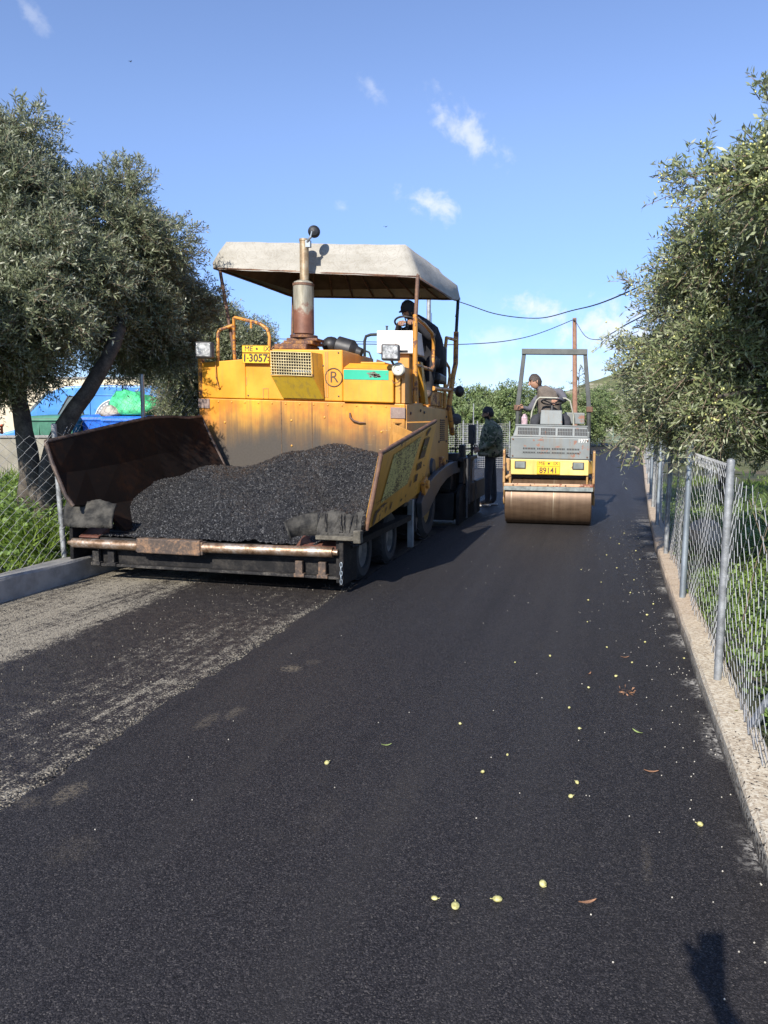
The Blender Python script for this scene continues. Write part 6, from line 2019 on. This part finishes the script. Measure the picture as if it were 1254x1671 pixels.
def skin_body(verts, edges, mats, bone_mat, parent, heads=(), name='body'):
    """verts: name -> (pos, radius); one smooth skinned surface; material per bone"""
    names = list(verts)
    idx = {k: i for i, k in enumerate(names)}
    me = bpy.data.meshes.new('skeleton')
    me.from_pydata([verts[k][0] for k in names], [(idx[a], idx[c]) for a, c in edges], [])
    o = bpy.data.objects.new('skeleton', me)
    COL.objects.link(o)
    md = o.modifiers.new('skin', 'SKIN'); md.use_smooth_shade = True; md.branch_smoothing = .6
    for i, k in enumerate(names):
        r_ = verts[k][1]
        me.skin_vertices[0].data[i].radius = (r_, r_) if not hasattr(r_, '__len__') else r_
    me.skin_vertices[0].data[0].use_root = True
    sb = o.modifiers.new('sub', 'SUBSURF'); sb.levels = 2
    dg = bpy.context.evaluated_depsgraph_get()
    ev = bpy.data.meshes.new_from_object(o.evaluated_get(dg))
    bpy.data.objects.remove(o)
    V_ = np.array([v_.co[:] for v_ in ev.vertices])
    F_ = [tuple(p.vertices) for p in ev.polygons]
    seg = []
    for a, c in edges:
        ra = verts[a][1]; ra = np.mean(ra) if hasattr(ra, '__len__') else ra
        rc = verts[c][1]; rc = np.mean(rc) if hasattr(rc, '__len__') else rc
        seg.append((np.array(verts[a][0]), np.array(verts[c][0]), (ra + rc) / 2, bone_mat(a, c)))
    cen = np.array([V_[list(f)].mean(0) for f in F_])
    best = np.full(len(F_), 1e9); mi = np.zeros(len(F_), int)
    for p, q, r_, m_ in seg:
        d_ = q - p
        t_ = np.clip(((cen - p) @ d_) / (d_ @ d_ + 1e-9), 0, 1)
        dist = np.linalg.norm(cen - p - t_[:, None] * d_, axis=1) - r_
        k = dist < best
        best[k] = dist[k]; mi[k] = m_
    b = M()
    b.v = [tuple(p) for p in V_]; b.f = F_; b.mi = [int(x) for x in mi]; b.sm = [True] * len(F_)
    for h in heads:
        add_head(b, *h)
    return b.build(name, mats, parent)


def fingers(vd, ed, wrist, palm, side, curl, key, s=1.0):
    """five fingers rooted in the palm. side: direction across the knuckles (towards the thumb), curl: direction the fingers bend to"""
    w_ = Vector(wrist); p_ = Vector(palm)
    d_ = (p_ - w_).normalized(); sd_ = Vector(side).normalized(); cu = Vector(curl).normalized()
    vd[key + 'palm'] = (tuple(p_), .024 * s)
    for k, (off, ln) in enumerate(((.030, .070), (.010, .080), (-.010, .075), (-.030, .058))):
        a = p_ + sd_ * off * s + d_ * .035 * s
        c = a + (d_ * .65 + cu * .35).normalized() * ln * .5 * s
        e = c + (d_ * .15 + cu * .9).normalized() * ln * .55 * s
        for nm_, q, r_ in (('a', a, .0105), ('b', c, .0095), ('c', e, .0080)):
            vd[f'{key}f{k}{nm_}'] = (tuple(q), r_ * s)
        ed += [(key + 'palm', f'{key}f{k}a'), (f'{key}f{k}a', f'{key}f{k}b'), (f'{key}f{k}b', f'{key}f{k}c')]
    a = p_ - d_ * .015 * s + sd_ * .036 * s
    c = a + (d_ * .5 + sd_ * .5 + cu * .3).normalized() * .035 * s
    e = c + (d_ * .6 + cu * .6).normalized() * .030 * s
    for nm_, q, r_ in (('a', a, .012), ('b', c, .0105), ('c', e, .009)):
        vd[f'{key}t{nm_}'] = (tuple(q), r_ * s)
    ed += [(key + 'palm', f'{key}ta'), (f'{key}ta', f'{key}tb'), (f'{key}tb', f'{key}tc')]


def bone_mats(a, c):
    for k in (a, c):
        if 'palm' in k or (len(k) > 2 and k[1] in 'ft' and k[0] in 'LR' and k[2] in '0123abc'):
            return 0
    if 'head' in (a, c): return 0
    if c in ('Ltoe', 'Rtoe'): return 3
    if c in ('Lkn', 'Rkn', 'Lan', 'Ran', 'Lhip', 'Rhip'): return 2
    return 1


def person(label, base, vd, head_c, face, up, mats, hairmat, hands, hair=True, beard=False, extra_ed=(), s=1.0, hairkw=None):
    t = thing('person', base, label, 'person')
    ed = [('pelvis', 'spine'), ('spine', 'chest'), ('chest', 'neck'), ('neck', 'head')]
    for k in 'LR':
        ed += [('chest', k + 'sh'), (k + 'sh', k + 'el'), (k + 'el', k + 'wr'), (k + 'wr', k + 'palm'), ('pelvis', k + 'hip'), (k + 'hip', k + 'kn'), (k + 'kn', k + 'an'), (k + 'an', k + 'toe')]
    for k in 'LR':
        fingers(vd, ed, vd[k + 'wr'][0], hands[k][0], hands[k][1], hands[k][2], k)
    bd_ = skin_body(vd, ed, mats, bone_mats, t, [(head_c, face, up, 0, 4, s)])
    if hair:
        vs, fs = hair_mesh(head_c, face, up, s, **(hairkw or {}))
        mk('hair', vs, fs, hairmat, t, None, [True] * len(fs))
    if beard:
        vs, fs = hair_mesh(head_c, face, up, s, puff=1.12, beard=True)
        mk('beard', vs, fs, hairmat, t, None, [True] * len(fs))
    return t


# the man in the camouflage jacket, standing in profile beside the screed
mx, my = -2.02, 14.06
g0 = .022
vd = {'pelvis': ((mx, my, .96), .135), 'spine': ((mx + .02, my, 1.14), .14), 'chest': ((mx + .02, my, 1.34), .145), 'neck': ((mx - .02, my, 1.53), .062), 'head': ((mx - .05, my, 1.62), .055),
      'Lsh': ((mx + .02, my + .17, 1.44), .075), 'Lel': ((mx - .02, my + .24, 1.18), .060), 'Lwr': ((mx - .20, my + .16, 1.08), .040),
      'Rsh': ((mx + .02, my - .17, 1.44), .075), 'Rel': ((mx + .06, my - .22, 1.17), .060), 'Rwr': ((mx - .13, my - .18, 1.06), .040),
      'Lhip': ((mx, my + .09, .90), .095), 'Lkn': ((mx + .04, my + .11, .50), .075), 'Lan': ((mx + .07, my + .12, .11), .055), 'Ltoe': ((mx - .10, my + .13, .055), .042),
      'Rhip': ((mx, my - .09, .90), .095), 'Rkn': ((mx - .02, my - .10, .50), .075), 'Ran': ((mx - .02, my - .10, .11), .055), 'Rtoe': ((mx - .19, my - .12, .055), .042)}
hc = (mx - .05, my, 1.705)
man = person('man with black hair and beard in a camouflage jacket, standing in profile beside the paver', (mx, my, 0), vd, hc, (-.93, -.10, -.22), (-.2, 0, 1), [m_skin, m_camo, m_jeans, m_shoe, m_eye], m_hair,
             {'L': ((mx - .27, my + .14, 1.07), (0, .2, 1), (.1, -1, -.2)), 'R': ((mx - .20, my - .17, 1.04), (-.2, 0, 1), (-.2, 1, -.3))}, True, True)
# loose jacket over the trunk and arms
b = M()
rings = [(.93, .215, .225, .0), (.97, .225, .235, .0), (1.10, .215, .235, .01), (1.25, .205, .24, .02), (1.38, .19, .245, .025), (1.47, .15, .22, .015), (1.52, .105, .14, .0), (1.565, .075, .085, -.02), (1.60, .070, .075, -.025)]
r_ = np.random.default_rng(3); nn_ = 28
vs, fs = [], []
for (z, rx_, ry_, ox) in rings:
    for j in range(nn_):
        a = 2 * math.pi * j / nn_
        k = 1 + .05 * math.sin(3 * a + z * 9) * (1.6 - z) + r_.normal(0, .008)
        vs.append((mx + ox + rx_ * k * math.cos(a), my + ry_ * k * math.sin(a), z + .012 * math.sin(2 * a)))
for i in range(len(rings) - 1):
    for j in range(nn_):
        fs.append((i * nn_ + j, i * nn_ + (j + 1) % nn_, (i + 1) * nn_ + (j + 1) % nn_, (i + 1) * nn_ + j))
b.add(vs, fs, 0, True)
for sh, el_, wr, sg in (((mx + .02, my - .19, 1.43), (mx + .08, my - .25, 1.17), (mx - .12, my - .19, 1.065), -1), ((mx + .02, my + .19, 1.43), (mx - .02, my + .26, 1.18), (mx - .18, my + .17, 1.08), 1)):
    sh, el_, wr = Vector(sh), Vector(el_), Vector(wr)
    b.tube([sh + V(0, -sg * .05, .03), sh, sh.lerp(el_, .5), el_, el_.lerp(wr, .55), wr], [.07, .088, .082, .076, .066, .058], 14)
b.build('jacket', m_camo, man, 0, False, .008)
b = M()
for k in ('L', 'R'):
    a, c = Vector(vd[k + 'an'][0]), Vector(vd[k + 'toe'][0])
    b.hexa([(c.x - .05, c.y - .045, g0), (a.x + .06, c.y - .04, g0), (a.x + .06, c.y + .04, g0), (c.x - .05, c.y + .045, g0), (c.x - .05, c.y - .045, g0 + .028), (a.x + .06, c.y - .04, g0 + .03), (a.x + .06, c.y + .04, g0 + .03), (c.x - .05, c.y + .045, g0 + .028)])
b.build('shoe_soles', m_sole, man, .008)

# paver driver, hunched over the wheel
vd = {'pelvis': ((-2.33, 10.40, 2.36), .14), 'spine': ((-2.33, 10.36, 2.53), .14), 'chest': ((-2.39, 10.20, 2.73), .145), 'neck': ((-2.46, 10.05, 2.86), .062), 'head': ((-2.49, 9.99, 2.92), .06),
      'Lsh': ((-2.24, 10.14, 2.80), .078), 'Lel': ((-2.22, 9.98, 2.60), .056), 'Lwr': ((-2.38, 9.84, 2.80), .036),
      'Rsh': ((-2.57, 10.18, 2.80), .078), 'Rel': ((-2.72, 10.05, 2.62), .056), 'Rwr': ((-2.62, 9.84, 2.80), .036),
      'Lhip': ((-2.25, 10.34, 2.33), .10), 'Lkn': ((-2.22, 9.97, 2.34), .078), 'Lan': ((-2.25, 9.97, 1.93), .055), 'Ltoe': ((-2.25, 9.84, 1.87), .045),
      'Rhip': ((-2.42, 10.34, 2.33), .10), 'Rkn': ((-2.46, 9.97, 2.33), .078), 'Ran': ((-2.36, 10.0, 1.93), .055), 'Rtoe': ((-2.36, 9.87, 1.87), .045)}
hc = (-2.52, 9.96, 2.985)
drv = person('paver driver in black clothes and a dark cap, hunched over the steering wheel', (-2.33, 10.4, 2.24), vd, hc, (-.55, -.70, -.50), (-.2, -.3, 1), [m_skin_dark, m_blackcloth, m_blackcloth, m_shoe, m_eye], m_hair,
             {'L': ((-2.41, 9.775, 2.815), (-1, .2, .3), (0, .3, -1)), 'R': ((-2.585, 9.765, 2.81), (1, .2, .3), (0, .3, -1))}, True, True)
vs, fs = hair_mesh(hc, (-.55, -.70, -.50), (-.2, -.3, 1), 1.0, back=-.45, front=.05, puff=1.17, seed=5)
cp_ = mk('cap', vs, fs, m_blackcloth, drv, None, [True] * len(fs))
f_ = Vector((-.55, -.70, -.50)).normalized(); u2 = Vector((-.2, -.3, 1)); u2 = (u2 - f_ * u2.dot(f_)).normalized(); s2 = f_.cross(u2)
b = M(); c0 = Vector(hc)
b.add([c0 + f_ * (.075 + .075 * math.sin(a)) + s2 * .075 * math.cos(a) + u2 * .035 for a in np.linspace(0, math.pi, 9)], [tuple(range(9))])
b.build('cap_peak', m_blackcloth, drv, 0, False, .006)
b = M()
rings = [((-2.33, 10.40, 2.30), .20, .19), ((-2.33, 10.38, 2.45), .20, .18), ((-2.36, 10.29, 2.62), .215, .175), ((-2.40, 10.18, 2.77), .215, .155), ((-2.44, 10.08, 2.87), .13, .11), ((-2.47, 10.03, 2.92), .075, .075)]
vs, fs = [], []
for i, (c, rx_, ry_) in enumerate(rings):
    for j in range(22):
        a = 2 * math.pi * j / 22; k = 1 + r_.normal(0, .015)
        vs.append((c[0] + rx_ * k * math.cos(a), c[1] + ry_ * k * math.sin(a) * .9, c[2] + ry_ * math.sin(a) * .35))
for i in range(len(rings) - 1):
    for j in range(22):
        fs.append((i * 22 + j, i * 22 + (j + 1) % 22, (i + 1) * 22 + (j + 1) % 22, (i + 1) * 22 + j))
b.add(vs, fs, 0, True); b.build('jacket', m_blackcloth, drv, 0, False, .008)

# roller driver, leaning to his right and looking back along the edge
MR = Matrix.Translation(rr.location) @ rr.rotation_euler.to_matrix().to_4x4()
W = lambda x, y, z: tuple(MR @ Vector((x, y, z)))
D_ = lambda x, y, z: tuple(MR.to_3x3() @ Vector((x, y, z)))
vd = {'pelvis': (W(-.05, .42, 1.60), .135), 'spine': (W(-.07, .40, 1.76), .13), 'chest': (W(-.09, .32, 1.92), .135), 'neck': (W(-.22, .24, 2.07), .060), 'head': (W(-.26, .22, 2.11), .056),
      'Lsh': (W(.10, .30, 2.02), .075), 'Lel': (W(.19, .14, 1.87), .055), 'Lwr': (W(.09, -.07, 1.875), .036),
      'Rsh': (W(-.26, .28, 1.93), .072), 'Rel': (W(-.37, .24, 1.72), .052), 'Rwr': (W(-.46, .15, 1.755), .036),
      'Lhip': (W(.05, .38, 1.56), .10), 'Lkn': (W(.22, -.02, 1.58), .080), 'Lan': (W(.24, -.06, 1.19), .055), 'Ltoe': (W(.25, -.20, 1.14), .045),
      'Rhip': (W(-.15, .38, 1.56), .10), 'Rkn': (W(-.27, -.02, 1.58), .085), 'Ran': (W(-.28, -.06, 1.19), .055), 'Rtoe': (W(-.29, -.20, 1.14), .045)}
hc = W(-.29, .20, 2.165)
rd = person('roller driver in a slate jumper and brown vest, leaning sideways from the roller seat', W(-.05, .42, 1.5), vd, hc, D_(-.82, -.42, -.22), D_(-.30, -.05, 1), [m_skin, m_slate, m_jeans, m_shoe, m_eye], m_hairgrey,
            {'L': (W(.055, -.145, 1.855), D_(-1, 0, .3), D_(0, -.3, -1)), 'R': (W(-.495, .115, 1.755), D_(.2, -.3, 1), D_(-.3, -.8, -.3))}, hairkw={'puff': 1.13, 'front': .42, 'back': -.5})
b = M()
rings = [((-.05, .42, 1.56), .175, .155), ((-.06, .41, 1.72), .175, .155), ((-.08, .36, 1.87), .185, .155), ((-.10, .31, 1.97), .165, .145), ((-.15, .28, 2.04), .10, .10), ((-.20, .25, 2.08), .072, .072)]
vs, fs = [], []
for i, (c, rx_, ry_) in enumerate(rings):
    for j in range(24):
        a = 2 * math.pi * j / 24; k = 1 + r_.normal(0, .014)
        vs.append(W(c[0] + rx_ * k * math.cos(a), c[1] + ry_ * k * math.sin(a), c[2] + rx_ * math.cos(a) * .28 * (i / 3)))
for i in range(len(rings) - 1):
    for j in range(24):
        fs.append((i * 24 + j, i * 24 + (j + 1) % 24, (i + 1) * 24 + (j + 1) % 24, (i + 1) * 24 + j))
b.add(vs, fs, 0, True); b.build('vest', m_vest, rd, 0, False, .006)

# the photographer: stands behind the lens, holding the phone out; only the shadow falls into the picture
px_, py_ = .50, -.60
fw = Vector((-.276, .961, 0))
vd = {'pelvis': ((px_, py_, .95), .13), 'spine': ((px_, py_, 1.13), .13), 'chest': ((px_, py_, 1.34), .14), 'neck': ((px_, py_ + .02, 1.51), .06), 'head': ((px_, py_ + .03, 1.58), .055),
      'Lsh': ((px_ - .18, py_ + .03, 1.42), .07), 'Lel': ((.25, -.33, 1.20), .05), 'Lwr': ((.045, -.085, 1.335), .032),
      'Rsh': ((px_ + .18, py_ - .02, 1.42), .07), 'Rel': ((px_ + .24, py_ - .03, 1.15), .05), 'Rwr': ((px_ + .22, py_ + .08, .92), .034),
      'Lhip': ((px_ - .09, py_, .90), .095), 'Lkn': ((px_ - .10, py_ + .03, .50), .07), 'Lan': ((px_ - .10, py_, .11), .05), 'Ltoe': ((px_ - .12, py_ + .16, .06), .042),
      'Rhip': ((px_ + .09, py_, .90), .095), 'Rkn': ((px_ + .10, py_ + .03, .50), .07), 'Ran': ((px_ + .10, py_, .11), .05), 'Rtoe': ((px_ + .11, py_ + .16, .06), .042)}
person('person standing behind the phone, whose shadow falls at the lower right of the asphalt', (px_, py_, 0), vd, (px_, py_ + .04, 1.665), (-.3, .95, -.1), (0, 0, 1), [m_skin, m_navy, m_jeans, m_shoe, m_eye], m_hair,
       {'L': ((.018, -.045, 1.385), (-.8, .3, .3), (-.5, .8, .2)), 'R': ((px_ + .21, py_ + .10, .85), (-1, 0, 0), (0, 0, -1))})
mc = cam.matrix_basis.to_3x3() if cam.matrix_basis else None
mc = Euler(cam.rotation_euler).to_matrix()
b = M(); b.box(Vector((0, 0, 1.5)) + mc @ Vector((.004, -.052, .016)), (.076, .158, .0085), mc)
tag(b.build('phone', m_seat, None, .003), 'black phone held out by the photographer', 'phone')

# ------------------------------------------------------------------ van, bins and truck on the left
m_vanblue = paint('blue_van_paint', (.06, .24, .62), chip=(.10, .10, .10), amount=.05, dirtamt=.2, dirt=(.22, .30, .42), rough=.3, fade=(.09, .30, .66))
m_vglass = plain('window_glass', (.12, .15, .16), .08, 0, .3, 3)
m_white2 = plain('white_vinyl', (.70, .72, .74), .5)
m_greyvinyl = plain('grey_vinyl', (.27, .28, .29), .5, 0, .3, 12)
r16 = R(16)
va = thing('blue_van', (0, 0, 0), 'small blue panel van with a round grey emblem parked behind the bins', 'van')
prof = [(-2.25, .62), (-2.30, .80), (-2.18, 1.12), (-1.62, 1.26), (-1.02, 1.86), (-.80, 1.955), (-.3, 1.985), (.62, 1.975), (.735, 1.92), (.80, 1.2), (.82, .64)]
b = M(); b.prism([(x, 0, z) for x, z in prof], (0, 1.6, 0)); b.build('body', m_vanblue, va, .035)
b = M(); b.prism([(-.97, -.008, 1.36), (-.50, -.008, 1.36), (-.46, -.008, 1.45), (-.52, -.008, 1.80), (-.70, -.008, 1.80)], (0, .02, 0))
wn = b.build('window', m_vglass, va, .006)
b = M(); b.tube([(-.97, -.006, 1.36), (-.50, -.006, 1.36), (-.46, -.006, 1.45), (-.52, -.006, 1.80), (-.70, -.006, 1.80)], .014, 6, closed=True); b.build('frame', m_housing, wn)
for (x0, x1, z0, z1) in ((-.36, .45, 1.0, 1.82), (.52, .745, 1.0, 1.80)):
    b = M(); b.tube([(x0, -.004, z0), (x1, -.004, z0), (x1, -.004, z1 - .05), (x1 - .05, -.004, z1), (x0 + .06, -.004, z1), (x0, -.004, z1 - .07)], .009, 6, closed=True); b.build('side_panel', m_vanblue, va)
b = M(); b.box((.12, -.012, 1.855), (.05, .02, .03)); b.box((.12, -.02, 1.855), (.10, .012, .012)); b.build('rail_latch', m_housing, va)
b = M(); b.lathe([(.33, 0), (.33, .004), (.001, .005)], (.05, -.003, 1.42), (0, -1, 0), 40); em = b.build('emblem', m_greyvinyl, va)
b = M(); b.tube([(.05 + .33 * math.cos(a), -.008, 1.42 + .33 * math.sin(a)) for a in np.linspace(0, 2 * math.pi, 40, endpoint=False)], .010, 5, closed=True); b.tube([(.05 + .25 * math.cos(a), -.009, 1.42 + .25 * math.sin(a)) for a in np.linspace(.3, 2.9, 20)], .006, 5); b.build('emblem_ring', m_white2, em)
b = M(); rb = random.Random(2)
for k in range(12):
    a = 2.6 - k * .19
    b.box((.05 + .285 * math.cos(a), -.010, 1.42 + .285 * math.sin(a)), (.020, .003, .034), Matrix.Rotation(-(a - math.pi / 2), 3, 'Y'))
b.build('emblem_lettering', m_white2, em)
b = M()
for k, (w_, z) in enumerate([(.06, 1.66), (.16, 1.61), (.16, 1.56), (.15, 1.50), (.16, 1.44), (.14, 1.36), (.05, 1.30)]):
    x = .56 + (.16 - w_)
    while x < .72:
        l_ = rb.uniform(.015, .04); b.box((x + l_ / 2, -.006, z), (l_, .004, .026)); x += l_ + .008
b.build('lettering', m_white2, va)
for x in (-1.55, .25):
    wheel(0, 0, 0, .30, .19, m_rimgrey, va, 1) if False else None
    b = M(); b.lathe([(.15, -.09), (.245, -.09), (.255, -.05), (.255, .05), (.245, .09), (.15, .085)], (x, .08, .865), (0, -1, 0), 28); w1_ = b.build('wheel', m_tyre, va)
    b = M(); b.lathe([(.15, .06), (.12, .08), (.05, .085), (.001, .085)], (x, .08, .865), (0, -1, 0), 20); b.build('rim', m_rimgrey, w1_)
b = M(); b.box((-2.22, .35, .95), (.06, .22, .16)); b.build('headlight', m_glass, va, .02)
b = M(); b.prism([(-1.60, .06, 1.285), (-1.04, .06, 1.865), (-1.04, 1.54, 1.865), (-1.60, 1.54, 1.285)], (-.03, 0, .03)); b.build('windscreen', m_vglass, va, .004)
va.location = (-11.03, 15.57, -.44); va.rotation_euler = (0, 0, r16); va.scale = (1.44, 1.44, 1.44)

m_bing = plain('green_bin_plastic', (.06, .19, .125), .5, 0, .2, 6)
m_binb = plain('blue_bin_plastic', (.02, .15, .66), .45, 0, .2, 6)


def wheelie(loc, mat, label, h=1.14, w_=.56, rz=r16):
    t = thing('wheelie_bin', (0, 0, 0), label, 'wheelie bin', 'bins in front of the van')
    k = w_ / 2
    b = M(); b.hexa([(-k * .8, -k * .85, .06), (k * .8, -k * .85, .06), (k * .8, k * .85, .06), (-k * .8, k * .85, .06), (-k, -k * 1.1, h - .06), (k, -k * 1.1, h - .06), (k, k * 1.1, h - .06), (-k, k * 1.1, h - .06)]); bo = b.build('body', mat, t, .02)
    b = M(); b.bx(-k * 1.05, k * 1.05, -k * 1.16, k * 1.16, h - .10, h - .055); b.build('rim', mat, bo, .012)
    b = M()
    for x in (-k * .6, 0, k * .6):
        b.bx(x - .012, x + .012, -k * 1.08, -k * .98, .25, h - .12)
    b.build('ribs', mat, bo)
    b = M(); b.hexa([(-k * 1.04, -k * 1.18, h - .053), (k * 1.04, -k * 1.18, h - .053), (k * 1.04, k * 1.18, h - .053), (-k * 1.04, k * 1.18, h - .053), (-k * .95, -k * 1.05, h), (k * .95, -k * 1.05, h), (k * .95, k * 1.1, h + .04), (-k * .95, k * 1.1, h + .04)]); b.build('lid', mat, t, .015)
    b = M(); b.tube([(-k * .7, k * 1.2, h - .02), (-k * .7, k * 1.42, h - .02), (k * .7, k * 1.42, h - .02), (k * .7, k * 1.2, h - .02)], .016, 8); b.build('handle', mat, t)
    for x in (-k * .9, k * .9):
        b = M(); b.lathe([(.05, -.03), (.1, -.03), (.1, .03), (.05, .03)], (x, k * .9, .10), (1, 0, 0), 18); b.build('wheel', m_tyre, t)
    t.location = loc; t.rotation_euler = (0, 0, rz)
    return t
wheelie((-10.40, 13.0, .48), m_bing, 'dark green wheelie bin partly behind the leaning olive trunk', 1.19, .84)
wheelie((-9.75, 13.55, .48), m_binb, 'blue wheelie bin without anything on it, next to the green one', 1.20, .72)
wheelie((-9.10, 13.45, .46), m_binb, 'blue wheelie bin with a green bag lying on its lid', 1.20, .84)
# full green bag and pale sack on the blue bins
def bag(label, c, r_, mat, seed, cat='bag'):
    rg_ = np.random.default_rng(seed)
    b = M(); b.ball((0, 0, 0), 1, 22)
    ks = [(rg_.normal(size=3), rg_.uniform(3, 9), rg_.uniform(0, 6)) for _ in range(8)]
    out = []
    for p in b.v:
        p = np.array(p); f = 1 + sum(.075 * math.sin(k[1] * (k[0] @ p) + k[2]) for k in ks)
        q = p * f * np.array(r_)
        if q[2] < -r_[2] * .55: q[2] = -r_[2] * .55
        out.append(tuple(np.array(c) + q))
    return tag(mk('bag', out, b.f, mat, None, None, [True] * len(b.f)), label, cat)
m_bagg = plain('green_bag_plastic', (.07, .50, .20), .35, 0, .35, 9, .6)
m_sack = plain('pale_sack', (.42, .38, .33), .7, 0, .25, 9, .6)
bag('bright green plastic bag piled on the lid of a blue bin', (-9.0, 13.42, 1.84), (.52, .32, .28), m_bagg, 3)
bag('small pale grey sack lying beside the green bag on the bins', (-9.38, 13.22, 1.74), (.22, .18, .15), m_sack, 4)
# cardboard box standing behind the hopper wing's top edge
t = thing('crate', (0, 0, 0), 'orange-brown crate of rubbish standing right of the green bag', 'crate')
b = M(); b.hexa([(-.2, -.2, 0), (.2, -.2, 0), (.2, .2, 0), (-.2, .2, 0), (-.22, -.22, 1.24), (.22, -.22, 1.24), (.22, .22, 1.24), (-.22, .22, 1.24)]); b.build('body', plain('crate_orange', (.40, .19, .10), .8, 0, .4, 10, .4), t, .01)
b = M(); b.hexa([(-.19, -.18, 1.24), (.06, -.15, 1.24), (.08, .12, 1.24), (-.19, .18, 1.24), (-.16, -.15, 1.42), (-.03, -.13, 1.36), (.02, .1, 1.34), (-.12, .14, 1.42)]); b.build('flap', m_shoe, t, .008)
t.location = (-8.35, 13.6, .46); t.rotation_euler = (0, 0, r16)
t = thing('crate', (-9.5, 11.6, 1.33), 'bright orange-red plastic crate on the pale garden wall at the left edge', 'crate')
t.location = (0, 0, 0); OFF[t.name] = Vector((0, 0, 0))
b = M(); rz = Matrix.Rotation(R(20), 3, 'Z'); m_redc = plain('orange_red_plastic', (.62, .10, .03), .5)
cx, cy = -10.75, 11.52
for k in range(3):
    b.box((cx, cy, 1.36 + k * .055), (.34, .24, .04), rz)
b.build('slats', m_redc, t, .006)
b = M()
for sx in (-1, 1):
    for sy in (-1, 1):
        b.box(Vector((cx, cy, 1.42)) + rz @ Vector((sx * .165, sy * .115, 0)), (.03, .03, .18), rz)
b.build('corner_posts', m_redc, t)

m_truck = plain('grey_green_truck_paint', (.22, .27, .24), .5, 0, .15, 4, .15)
m_truck2 = plain('dark_green_truck_paint', (.05, .095, .07), .5, 0, .2, 5)
tk = thing('dump_truck', (0, 0, 0), 'grey-green truck with a tall ribbed open body, behind the paver and olive trees', 'truck')
b = M(); b.bx(-1.0, 2.1, 0, 2.2, 1.30, 1.38); b.bx(-1.0, 2.1, 0, .06, 1.38, 3.36); b.bx(-1.0, 2.1, 2.14, 2.2, 1.38, 3.36); b.bx(-1.0, -.94, .06, 2.14, 1.38, 3.36); b.bx(2.04, 2.1, .06, 2.14, 1.38, 3.36); bo = b.build('cargo_body', m_truck, tk, .01)
b = M()
for k in range(6):
    x = -.95 + k * .60
    b.bx(x - .05, x + .05, -.07, .0, 1.38, 3.30)
b.bx(-1.02, 2.12, -.06, .08, 3.362, 3.44); b.build('ribs', m_truck, bo, .012)
b = M()
for y in (.3, 1.1, 1.9):
    b.bx(2.101, 2.16, y - .05, y + .05, 1.38, 3.30)
b.build('end_ribs', m_truck2, bo, .01)
b = M(); b.prism([(-1.12, .05, .7), (-2.4, .05, .7), (-2.55, .05, 1.5), (-2.3, .05, 2.15), (-1.12, .05, 2.2)], (0, 2.1, 0)); cb_ = b.build('cab', m_truck2, tk, .04)
b = M(); b.prism([(-1.4, .04, 1.5), (-2.25, .04, 1.5), (-2.15, .04, 2.0), (-1.4, .04, 2.0)], (0, .02, 0)); b.build('window', m_vglass, cb_)
b = M(); b.bx(-2.4, 2.0, .6, 1.6, .75, 1.25); b.bx(-.9, 2.05, .05, .16, .85, 1.29); b.build('chassis', m_truck2, tk, .01)
for x in (-1.85, .5, 1.5):
    for y, sg in ((.14, -1), (2.06, 1)):
        b = M(); b.lathe([(.28, -.14), (.48, -.14), (.5, -.08), (.5, .08), (.48, .14), (.28, .13)], (x, y, .5), (0, sg, 0), 28); w1_ = b.build('wheel', m_tyre, tk)
        b = M(); b.lathe([(.28, .10), (.22, .04), (.10, .09), (.001, .09)], (x, y, .5), (0, sg, 0), 20); b.build('rim', m_rimgrey, w1_)
tk.location = (-11.7, 20.4, .12); tk.scale = (1.13, 1.13, 1.13); tk.rotation_euler = (0, 0, r16)

# ------------------------------------------------------------------ two birds
for i, (p, lab) in enumerate((((-12.32, 43.28, 12.61), 'tiny dark bird in the sky above the paver canopy'), ((-28.75, 43.77, 23.64), 'tiny dark bird high in the sky above the left olive trees'))):
    b = M()
    c = Vector(p)
    b.ball(c, (.05, .13, .045), 10); b.ball(c + V(0, .14, .02), .035, 8)
    for s_ in (-1, 1):
        b.add([c + V(s_ * .03, .07, .02), c + V(s_ * .03, -.06, .02), c + V(s_ * .17, -.05, .09), c + V(s_ * .30, -.12, .03), c + V(s_ * .18, .06, .09)], [(0, 1, 2, 4), (2, 3, 4)])
    b.add([c + V(-.02, -.1, 0), c + V(.02, -.1, 0), c + V(.04, -.22, 0), c + V(-.04, -.22, 0)], [(0, 1, 2, 3)])
    b.v = [tuple(c + (Vector(q) - c) * .5) for q in b.v]
    tag(b.build('bird', m_cable), lab, 'bird', 'birds')
